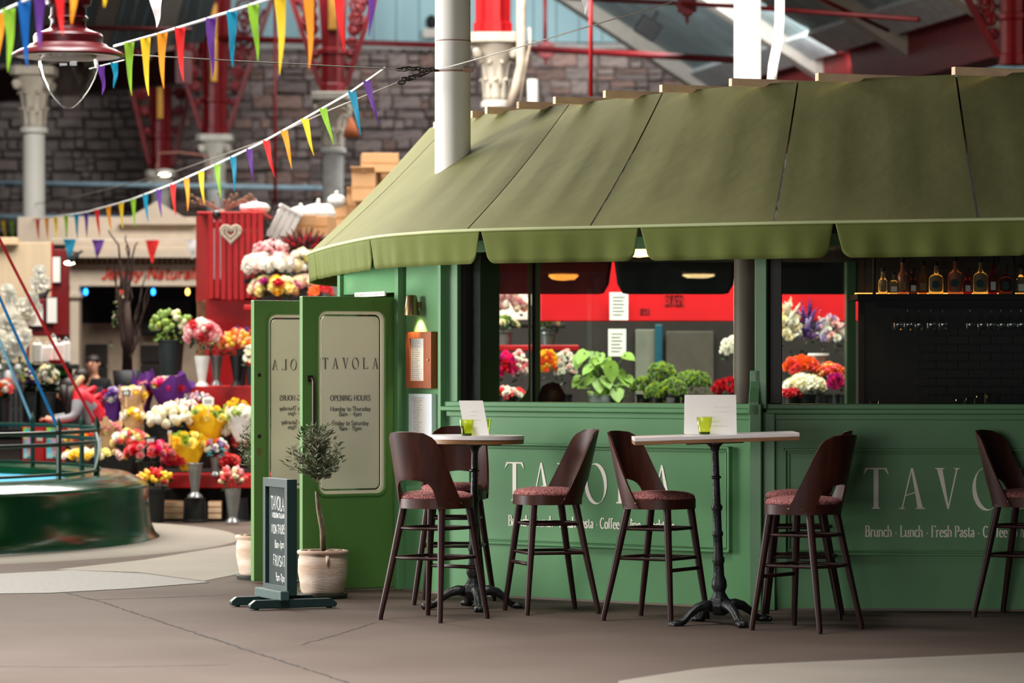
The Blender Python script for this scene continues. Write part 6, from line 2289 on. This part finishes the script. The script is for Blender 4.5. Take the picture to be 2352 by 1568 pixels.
def standing(label, px, py_head, Y, mats, rz=0.0, arms=True):
    hz = W(px, py_head, Y).z
    k = hz / 1.58
    J_ = {'pelvis': (0, 0, .95, .15, .11, 'low'), 'waist': (0, 0, 1.08, .14, .1, 'top'), 'chest': (0, .0, 1.28, .17, .115, 'top'), 'neck0': (0, .0, 1.41, .075, .075, 'top'), 'neck': (0, -.01, 1.46, .055, .055, 'skin'),
          'jaw': (0, -.03, 1.51, .066, .07, 'skin'), 'head': (0, -.015, 1.58, .078, .095, 'skin'), 'crown': (0, .0, 1.66, .06, .075, 'skin')}
    E_ = [('pelvis', 'waist'), ('waist', 'chest'), ('chest', 'neck0'), ('neck0', 'neck'), ('neck', 'jaw'), ('jaw', 'head'), ('head', 'crown')]
    for s, n in ((1, 'l'), (-1, 'r')):
        J_['sh' + n] = (.185 * s, 0, 1.36, .06, .06, 'top')
        J_['el' + n] = (.225 * s, .02, 1.1, .043, .043, 'arm')
        J_['wr' + n] = (.18 * s, -.17, .98, .03, .026, 'skin')
        J_['pa' + n] = (.165 * s, -.24, .96, .034, .018, 'skin')
        J_['hp' + n] = (.09 * s, 0, .88, .095, .095, 'low')
        J_['kn' + n] = (.1 * s, -.01, .48, .062, .062, 'low')
        J_['an' + n] = (.1 * s, .02, .09, .04, .045, 'low')
        J_['to' + n] = (.11 * s, -.12, .035, .04, .03, 'low')
        E_ += [('chest', 'sh' + n), ('sh' + n, 'el' + n), ('el' + n, 'wr' + n), ('wr' + n, 'pa' + n), ('pelvis', 'hp' + n), ('hp' + n, 'kn' + n), ('kn' + n, 'an' + n), ('an' + n, 'to' + n)]
    J_ = {a: (x * k, y * k, z * k, r * k, q * k, m) for a, (x, y, z, r, q, m) in J_.items()}
    t = person(label, (W(px, 0, Y).x, Y, 0), J_, E_, mats, rz)
    for s, n in ((1, 'l'), (-1, 'r')):
        hand(t, J_['wr' + n][:3], (-.1 * s, -1, -.2), (0, 0, -1), s, k)
    return t, V(J_['head'][:3]), k


t, hc, k = standing('man with short dark hair in a black t-shirt and charcoal apron', 215, 836, 41.0, {'top': M_TEE, 'arm': M_TEE, 'low': M_APRON, 'skin': M_SKIN}, -.25)
face(t, hc, (0, -1, 0), k)
hm = MB().ball(hc + V((0, .02, .035)), .092 * k, .1 * k, .085 * k, n=16, m=10)
hm.v = [p for p in hm.v]
hm.v = [p + V((0, max(0, (hc.z + .02 - p.z)) * .9 if p.y < hc.y else 0, max(0, hc.z + .025 - p.z) if p.y < hc.y - .02 else 0)) for p in hm.v]
hm.build('hair', M_HAIR, t, smooth=True)
MB().box(-.15 * k, .15 * k, -.15, -.125, .6 * k, 1.3 * k).build('apron_bib', M_APRON, t, bevel=.02)
t, hc, k = standing('dark haired helper in charcoal clothes standing between the man and the woman in red', 190, 868, 38.6, {'top': M_APRON, 'arm': M_TEE, 'low': M_APRON, 'skin': M_SKIN}, 2.4)
face(t, hc, (0, -1, 0), k)
hm = MB().ball(hc + V((0, .03, .02)), .1 * k, .11 * k, .115 * k, n=16, m=10)
hm.tube([hc + V((0, .09, .02)), hc + V((0, .12, -.08)), hc + V((0, .1, -.2))], [.06, .06, .03], 8)
hm.build('hair', M_HAIR, t, smooth=True)
# woman in the red vest, bent forward over the table, facing left
Yw = 36.2
def wj(px, py, dy=0.0):
    p = W(px, py, Yw + dy)
    return (p.x, p.y, p.z)
base = V((W(232, 0, Yw).x, Yw, 0))
def rel(p):
    return (p[0] - base.x, p[1] - base.y, p[2])
J_ = {'pelvis': (*rel(wj(235, 985)), .17, .16, 'jean'), 'waist': (*rel(wj(222, 955)), .175, .165, 'vest'), 'chest': (*rel(wj(195, 915)), .195, .18, 'vest'), 'neck0': (*rel(wj(176, 893)), .085, .085, 'vest'), 'neck': (*rel(wj(166, 893)), .055, .055, 'skin'),
      'head': (*rel(wj(152, 898)), .082, .085, 'skin'), 'chin': (*rel(wj(141, 910)), .06, .06, 'skin'),
      'shn': (*rel(wj(183, 913, -.17)), .085, .08, 'vest'), 'eln': (*rel(wj(172, 958, -.25)), .052, .05, 'sleeve'), 'wrn': (*rel(wj(120, 966, -.28)), .036, .032, 'sleeve'), 'pan': (*rel(wj(103, 958, -.28)), .036, .022, 'skin'),
      'shf': (*rel(wj(183, 910, .17)), .085, .08, 'vest'), 'elf': (*rel(wj(165, 955, .22)), .052, .05, 'sleeve'), 'wrf': (*rel(wj(122, 960, .2)), .036, .032, 'sleeve'), 'paf': (*rel(wj(106, 955, .2)), .036, .022, 'skin')}
E_ = [('pelvis', 'waist'), ('waist', 'chest'), ('chest', 'neck0'), ('neck0', 'neck'), ('neck', 'head'), ('head', 'chin'), ('chest', 'shn'), ('shn', 'eln'), ('eln', 'wrn'), ('wrn', 'pan'), ('chest', 'shf'), ('shf', 'elf'), ('elf', 'wrf'), ('wrf', 'paf')]
for s, n in ((-.1, 'n'), (.1, 'f')):
    J_['hp' + n] = (J_['pelvis'][0] + .02, s, J_['pelvis'][2] - .08, .1, .1, 'jean')
    J_['kn' + n] = (J_['pelvis'][0] - .02, s, .45, .065, .065, 'jean')
    J_['an' + n] = (J_['pelvis'][0] + .05, s, .09, .045, .045, 'jean')
    J_['to' + n] = (J_['pelvis'][0] - .1, s, .04, .045, .035, 'jean')
    E_ += [('pelvis', 'hp' + n), ('hp' + n, 'kn' + n), ('kn' + n, 'an' + n), ('an' + n, 'to' + n)]
t = person('woman in a red padded vest and grey sleeves bending over the flowers', base, J_, E_, {'jean': M_JEAN, 'vest': M_VEST, 'sleeve': M_SLEEVE, 'skin': M_SKIN})
hc = V(J_['head'][:3])
face(t, hc + V((-.005, 0, 0)), (-1, -.35, -.55), .95)
for n in 'nf':
    hand(t, J_['wr' + n][:3], (-1, 0, .3), (0, 0, -1), 1, .9)
hm = MB().ball(hc + V((.035, .0, .045)), .1, .1, .1, n=16, m=10)
hm.tube([hc + V((.05, -.06, .04)), hc + V((.06, -.1, -.08)), hc + V((.04, -.11, -.22)), hc + V((.02, -.1, -.32))], [.05, .055, .045, .02], 8)
hm.tube([hc + V((-.02, -.07, .06)), hc + V((-.01, -.095, -.05)), hc + V((.02, -.1, -.18))], [.04, .04, .02], 8)
hm.build('hair', M_HAIR, t, smooth=True)
hd = V(J_['neck0'][:3])
hp_ = [hd + V((math.cos(a) * .05 - .0, math.sin(a) * .11, math.cos(a) * .09 + .02)) for a in [2 * PI * i / 14 for i in range(14)]]
MB().tube(hp_, .035, 8, closed=True).build('hood', mat('fleece_collar', (186, 160, 122), rough=.95, bump=.4, bscale=40), t, smooth=True)
for i in range(4):
    A, B = V(J_['chest'][:3]), V(J_['waist'][:3])
    c = A.lerp(B, -.15 + .42 * i)
    ax = (B - A).normalized()
    s2 = ax.cross(V((0, 1, 0))).normalized()
    rr = (.15, .155, .15, .145)[i]
    ring = [c + (V((0, 1, 0)) * math.cos(a) + s2 * math.sin(a) * .93) * rr for a in [2 * PI * q / 20 for q in range(20)]]
    MB().tube(ring, .03, 8, closed=True).build('vest_quilt', M_VEST, t, smooth=True)
# guest seated inside the kiosk: back of the head above the far sill
tg, hc, k = standing('guest inside the kiosk, back of a dark haired head above the sill', 1268, 930, 26.6, {'top': M_TEE, 'arm': M_TEE, 'low': M_JEAN, 'skin': M_SKIN}, PI)
tg.location.z = 0
face(tg, hc, (0, -1, 0), k)
hm = MB().ball(hc + V((0, .02, .045)), .105, .115, .13, n=18, m=12)
rg = random.Random(6)
hm.v = [p + V((rg.uniform(-1, 1), rg.uniform(-1, 1), rg.uniform(-1, 1))) * .006 for p in hm.v]
hm.build('hair', mat('brown_hair', (46, 24, 18), rough=.5, var=.3, scale=20, stretch=(6, 6, 1)), tg, smooth=True)

# ---------------------------------------------------------------- flower stall seen through the kiosk
YB = 31.5
s2 = thing('rear_flower_stall', 'red fascia flower stall seen through the kiosk windows', 'stall', W(1600, 1000, YB))
def s2b(name, px0, px1, y0, y1, Y, dep, m, bev=.01):
    return sb(name, px0, px1, y0, y1, Y, dep, m, s2, bev)
s2b('fascia', 1241, 2050, 560, 738, YB, .08, mat('red_fascia', (206, 20, 28), rough=.45, var=.08, scale=1.5))
s2b('fascia_board', 1060, 1240, 560, 620, YB + .3, .08, MATS['red_fascia'])
s2b('back_wall', 1000, 2100, 700, 1300, YB + 2.5, .1, mat('dim_shop_wall', (46, 40, 36), rough=.8))
s2b('door', 1460, 1505, 756, 940, YB + 2.4, .06, mat('grey_green_door', (120, 122, 108), rough=.6))
s2b('door', 1530, 1640, 760, 940, YB + 2.42, .06, mat('dim_door', (84, 78, 68), rough=.6))
s2b('teal_panel', 1505, 1522, 745, 850, YB + 2.3, .06, mat('teal_panel', (12, 82, 100), rough=.5))
s2b('bench', 1060, 2050, 985, 1015, YB - .6, 1.6, M_BLACK)
s2b('bench_leg', 1100, 1120, 1015, 1225, YB - .4, .1, M_BLACK)
s2b('bench_leg', 1960, 1980, 1015, 1225, YB - .4, .1, M_BLACK)
s2b('shelf', 1060, 1330, 792, 806, YB + .6, .5, M_RED)
s2b('shelf', 1060, 1300, 742, 752, YB + .8, .4, M_BLACK)
s2b('light_panel', 1104, 1212, 664, 735, YB + 1.0, .05, mat('blossom_pale_panel', (236, 214, 202), rough=.8, var=.05))
mb = MB()
text_mb(mb, 'SERVICE', -W(1570, 0, YB).x, -W(1528, 0, YB).x, W(1550, 702, YB).z, .09, lambda x, z, k: V((-x, YB - .004 + .003 * k, z)), thick=.2, thin=.12, depth=False)
text_mb(mb, 'FLOWERS'.replace('W', 'V'), -W(1492, 0, YB).x, -W(1470, 0, YB).x, W(1480, 722, YB).z, .05, lambda x, z, k: V((-x, YB - .004 + .003 * k, z)), thick=.2, thin=.12, serif=False, depth=False)
mb.build('lettering', mat('dark_red_letters', (150, 10, 18), rough=.6), s2, world=True)
for i, (a, b, c, d) in enumerate(((1400, 1443, 671, 735), (1397, 1438, 755, 818))):
    k = 30.9 / F
    nt_ = thing('paper_notice', ('white notice taped high on the rear window', 'white notice hanging below the other on the rear window')[i], 'notice', W((a + b) / 2, d, YB - .06))
    sb('sheet', a, b, c, d, YB - .06, .004, M_PAPER, nt_, 0)
    if i == 1:
        MB().tube([W(1410, 757, YB - .058), W(1419, 738, YB - .03), W(1428, 757, YB - .058)], .004, 5).build('string', M_BLACK, nt_, world=True)
    pm_ = MB()
    for q in range(6):
        z = W(a, c + 10 + q * 8, YB - .06).z
        pm_.box(W(a + 7, 0, YB - .06).x, W(b - 7 - (q * 5) % 9, 0, YB - .06).x, YB - .064, YB - .061, z - .005, z)
    pm_.build('print', M_PRINT, nt_, world=True)
def rb_(label, px, py, rpx, hpx, cols, kind, n, spx, fol=30, Y=YB - .2, cont=None, leafm=None):
    return bunch(label, px, py, Y, rpx, hpx, cols, kind, n, spx, cont if cont is not None else ('bucket', 'black', 905, 985, max(10, rpx * .6), max(8, rpx * .5)), fol, group='flowers of the rear stall', leafm=leafm)
rb_('blush blossom cloud behind the round cornered window', 1155, 700, 54, 34, ['blush', 'cream', 'white', 'pink'], 'pom', 60, 22, 10, YB + .7, ('bucket', 'dark', 742, 792, 24, 18))
rb_('dried grey hydrangeas on the rear shelf', 1150, 745, 40, 16, ['sage', 'cream', 'green'], 'frill', 22, 16, 40, YB + .4, ('bucket', 'grey', 758, 792, 26, 20))
rb_('pale green blooms on the rear shelf beside the mullion', 1258, 740, 24, 22, ['sage', 'green', 'cream'], 'frill', 16, 14, 40, YB + .4, ('bucket', 'grey', 762, 792, 20, 15))
rb_('hot pink azalea in the round cornered window', 1158, 848, 34, 34, ['hot', 'hot', 'magenta', 'red'], 'frill', 50, 20, 14)
rb_('white feathery flowers left of the pink azalea', 1118, 842, 16, 34, ['white', 'blush'], 'frill', 26, 15, 8)
rb_('pale pink gypsophila right of the pink azalea', 1192, 850, 20, 40, ['blush', 'pink', 'white'], 'frill', 30, 15, 8)
rb_('white blossom low in the round cornered window', 1165, 906, 36, 14, ['white', 'blush', 'coral'], 'frill', 24, 17, 8, YB - .4)
rb_('yellow mimosa right of the green mullion', 1258, 842, 22, 36, ['yellow', 'yellow', 'orange'], 'frill', 44, 15, 8)
rb_('white limonium beside the yellow mimosa', 1300, 846, 24, 42, ['white', 'blush', 'white'], 'frill', 50, 13, 14)
rb_('white and purple delphinium seen past the corner post', 1812, 760, 22, 62, ['white', 'cream'], ['spike', 'frill'], 34, 22, 20, YB - .1)
rb_('tall purple delphinium spires', 1855, 760, 26, 54, ['purple', 'lilac', 'purple'], 'spike', 26, 24, 20, YB)
rb_('lilac and white stocks right of the purple spires', 1905, 772, 32, 44, ['blush', 'lilac', 'white'], ['spike', 'frill'], 30, 22, 24, YB)
rb_('violet delphinium at the green mullion', 1940, 770, 12, 30, ['purple', 'lilac'], 'spike', 10, 20, 10, YB + .1)
rb_('orange lilies in front of the white pot', 1840, 845, 36, 20, ['orange', 'coral', 'orange'], 'frill', 30, 24, 30, YB - .5)
rb_('small coral roses right of the orange lilies', 1908, 858, 30, 24, ['coral', 'orange', 'peach'], 'rose', 32, 14, 40, YB - .5)
rb_('white freesias below the orange lilies', 1848, 885, 44, 24, ['white', 'cream'], ['daisy', 'rose'], 30, 20, 40, YB - .6)
rb_('magenta dahlia near the green mullion', 1920, 882, 14, 18, ['magenta', 'hot'], 'frill', 16, 22, 10, YB - .7)
rb_('red berries under the white freesias', 1815, 905, 26, 12, ['red', 'red', 'pink'], 'rose', 18, 12, 10, YB - .7)
rb_('white lilac behind the brown shaded column', 1682, 805, 24, 28, ['white', 'white'], 'frill', 30, 17, 20)
rb_('red cyclamen beside the brown shaded column', 1672, 895, 32, 22, ['red', 'red'], 'frill', 24, 20, 60)
for i, (px, py, r) in enumerate(((1478, 893, 28), (1520, 862, 30), (1545, 898, 30), (1580, 878, 26), (1604, 880, 26), (1508, 905, 24))):
    lab = ['green hydrangea head leftmost of the rear row', 'tallest green hydrangea head of the rear row', 'large green hydrangea head in the middle front', 'pale hydrangea head in the rear row', 'green hydrangea head next to the red cyclamen', 'low green hydrangea head at the front'][i]
    rb_(lab, px, py, r, r * .95, ['lime', 'green', 'sage', 'green'], 'frill', 48, 14, 16, YB - .3 - .1 * (i % 3), leafm=M_LEAFL)
wp = thing('white_pot', 'white ceramic pot standing among the delphiniums', 'pot', W(1880, 838, YB - .25))
k_ = (YB - .25) / F
MB().lathe([(0, 0), (18 * k_, 0), (23 * k_, 20 * k_), (25 * k_, 22 * k_), (25 * k_, 27 * k_), (22 * k_, 27 * k_), (0, 22 * k_)], 20, cap=False).build('body', vmat('white'), wp, smooth=True, split=40)
MB().lathe([(0, -.35), (.05, -.35), (.06, 0), (0, 0)], 12, cap=False).build('stand', vmat('black'), wp)
# big-leaved plant
bg = thing('leafy_plant', 'broad light green leaved plant in the rear stall', 'plant', W(1390, 985, YB - .4))
o_ = root_loc(bg)
rg = random.Random(17)
for i in range(40):
    tip = W(rg.uniform(1328, 1445), rg.uniform(806, 915), YB - .4 + rg.uniform(-.15, .15)) - o_
    L = rg.uniform(.09, .15)
    d = V((tip.x * 1.4 + rg.uniform(-.2, .2), rg.uniform(-.6, -.1), rg.uniform(-.6, .2))).normalized()
    s = d.cross(V((0, -.6, 1))).normalized()
    n_ = s.cross(d).normalized()
    rows = []
    for k in range(7):
        u = k / 6
        w = L * .48 * math.sin(PI * min(1, u * .82 + .16)) ** .8
        c = tip + d * L * (u - .3) - V((0, 0, .05 * u * u))
        rows.append([c - s * w, c + n_ * -.012, c + s * w])
    MB().grid(rows).build('leaf', M_LEAFL, bg, smooth=True)
    MB().tube([V((0, 0, .3)), tip * .5 + V((0, 0, .2)), tip], .006, 5).build('stalk', M_STEM, bg)
MB().lathe([(0, 0), (.12, 0), (.16, .3), (.15, .3), (0, .28)], 16, cap=False).build('pot', vmat('dark'), bg, smooth=True)

# ---------------------------------------------------------------- the bar
bar = thing('bar_shelf', 'backlit bottle shelf over the bar', 'shelf', W(2180, 672, 25.0))
zs = 2.035
MB().box(2.45, 5.4, 24.7, 25.45, zs - .04, zs).build('board', M_BLACK, bar, world=True)
MB().box(2.5, 4.6, 25.38, 25.41, zs + .001, zs + .02).build('light_strip', mat('amber_strip', (255, 170, 80), emis=2.5), bar, world=True)
for x in (2.6, 3.6, 4.6):
    MB().tube([V((x, 25.0, zs)), V((x, 25.0, 2.36))], .012, 6).build('hanger', M_BLACK, bar, world=True)
kinds = {'amber': ((222, 140, 40), .75), 'rose': ((226, 150, 128), .6), 'clear': ((236, 222, 180), .8), 'red': ((150, 20, 24), .6), 'brown': ((92, 42, 20), .6)}
BML = {n: mat('bottle_' + n, c, rough=.06, var=.05, trans=t, ior=1.3) for n, (c, t) in kinds.items()}
bots = [(2028, 'clear', 'slim', .8), (2052, 'clear', 'square', .7), (2073, 'rose', 'tall', 1.1), (2097, 'brown', 'slim', .8), (2119, 'amber', 'square', 1.0), (2150, 'clear', 'squat', 1.0), (2194, 'rose', 'squat', 1.15), (2222, 'red', 'slim', .8), (2252, 'clear', 'squat', 1.1), (2280, 'red', 'slim', 1.1), (2310, 'brown', 'squat', .9), (2344, 'clear', 'square', .9)]
for i, (px, colr, shp, s) in enumerate(bots):
    lab = ['clear slim bottle first on the lit shelf', 'clear square bottle near the shelf start', 'tall rose bottle with long neck', 'brown slim bottle beside the tall rose one', 'amber square bottle on the lit shelf', 'squat clear bottle with dark round label', 'squat rose gin bottle with round label', 'slim red bottle beside the rose gin', 'squat clear bottle with yellow glow', 'slim red bottle right of the yellow glow', 'squat brown bottle in the dark of the shelf', 'clear bottle at the right edge of the shelf'][i]
    b = thing('bottle', lab, 'bottle', (W(px, 0, 25.1).x, 25.1, zs + .001), group='bottles on the lit bar shelf')
    r0 = {'slim': .033, 'square': .04, 'tall': .038, 'squat': .052}[shp]
    n = 4 if shp == 'square' else 18
    h = .2 * s
    MB().lathe([(0, 0), (r0, 0), (r0, h * .6), (r0 * .85, h * .68), (.015, h * .8), (.014, h * 1.05), (0, h * 1.05)], n, cap=False, a0=PI / 4).build('glass_body', BML[colr], b, smooth=n > 4, split=50)
    MB().lathe([(.018, h * 1.05), (.018, h * 1.2), (0, h * 1.2)], 10).build('stopper', M_BLACK, b)
    if shp == 'squat':
        o = MB().lathe([(.0, 0), (.03, 0), (.03, .002), (0, .002)], 16, cap=False).build('round_label', mat('teal_label', (28, 58, 58), rough=.6), b)
        o.rotation_euler = (PI / 2, 0, 0)
        o.location = (-.01, -r0 - .001, h * .36)
    else:
        MB().box(-r0 * .55, r0 * .55, -r0 * 1.02, -r0 * .98, h * .15, h * .42).build('label_strip', M_PAPER if i % 2 else M_BRASS, b)
M_CLEAR = glass_mat('wine_glass_clear', (.9, .92, .92), .12)
rk = thing('glass_rack', 'black stemware rail under the bottle shelf', 'rack', (3.2, 24.95, zs - .1))
for y in (24.82, 24.9, 24.98, 25.06):
    MB().box(2.6, 4.6, y - .008, y + .008, zs - .09, zs - .045).build('rail', M_BLACK, rk, world=True)
for i, px in enumerate((2062, 2085, 2110, 2138, 2165, 2228, 2254, 2276, 2300, 2322, 2345)):
    wg = thing('wine_glass', '%s wine glass hanging upside down under the lit bottle shelf' % ['first', 'second', 'third', 'fourth', 'fifth', 'sixth', 'seventh', 'eighth', 'ninth', 'tenth', 'last'][i], 'glass', (W(px, 0, 24.9).x, 24.9, zs - .055), group='wine glasses hanging from the stemware rail')
    MB().lathe([(.033, 0), (.03, -.003), (.005, -.008), (.004, -.09), (.012, -.1), (.036, -.13), (.04, -.16), (.033, -.2)], 18, cap=False).build('glass', M_CLEAR, wg, smooth=True)
ctr = thing('bar_counter', 'dark bar counter behind the right window', 'counter', (3.6, 24.2, 0))
MB().box(2.6, 5.2, 24.0, 24.5, 0, 1.1).build('body', M_INT, ctr, world=True)
MB().box(2.55, 5.25, 23.95, 24.55, 1.1, 1.14).build('worktop', M_BLACK, ctr, world=True, bevel=.01)
for i, px in enumerate((2010, 2040, 2205, 2228, 2252, 2276, 2290)):
    h = (.14, .12, .16, .17, .2, .2, .19)[i]
    tg_ = thing('water_glass', ['squat tumbler at the start of the bar', 'second tumbler at the start of the bar', 'short tumbler in the middle of the bar', 'tall glass in the row of four, first', 'tall glass in the row of four, second', 'tall glass in the row of four, third', 'tall glass in the row of four, last'][i], 'glass', (W(px, 0, 24.1).x, 24.1, 1.141))
    MB().lathe([(0, 0), (.03, 0), (.036, h), (.034, h), (.028, .01), (0, .01)], 16, cap=False).build('glass', M_CLEAR, tg_, smooth=True)
# warm pendant inside the kiosk, seen between the valances
pn = thing('pendant_lamp', 'warm amber ceiling lamp glowing inside the kiosk', 'lamp', (W(1468, 0, 24.6).x, 24.6, 2.36))
MB().lathe([(0, 0), (.12, 0), (.14, -.03), (.1, -.06), (0, -.07)], 20, cap=False).build('diffuser', mat('amber_diffuser', (255, 150, 60), emis=32), pn, smooth=True)
MB().lathe([(.15, 0), (.15, -.01), (.13, -.015)], 20, cap=False).build('rim', M_BRASS, pn)


# fill lamps added under the ceiling to brighten the rear window frames
for px, lab in ((1300, 'added warm fill lamp near the rear mullion inside the kiosk'), (1840, 'added warm fill lamp near the bar end inside the kiosk')):
    pn = thing('fill_lamp', lab, 'lamp', (W(px, 0, 25.0).x, 25.0, 2.36))
    MB().lathe([(0, -.012), (.13, -.012), (.15, -.03), (.1, -.05), (0, -.055)], 20, cap=False).build('diffuser', mat('warm_fill_diffuser', (255, 210, 150), emis=24), pn, smooth=True)
    MB().lathe([(.16, 0), (.16, -.012), (.14, -.02)], 20, cap=False).build('rim', M_BRASS, pn)
# dried ornament on the middle column
orn = thing('dried_ornament', 'rust orange dried bundle hung on the column behind the bunting', 'decoration', W(806, 315, 50.9))
mb = MB()
rg = random.Random(2)
for i in range(16):
    a = rg.uniform(0, 6.28)
    mb.tube([V((0, 0, .28)), V((math.cos(a) * .07, math.sin(a) * .07, .1)), V((math.cos(a) * .1, math.sin(a) * .1, 0))], [.02, .035, .03], 6)
mb.build('bundle', mat('rust_orange_straw', (196, 110, 66), rough=.9, var=.2), orn, smooth=True)
MB().tube([V((0, 0, .27)), V((-.06, 0, .4)), V((-.14, .0, .42))], .012, 5).build('cord', M_WICK, orn)
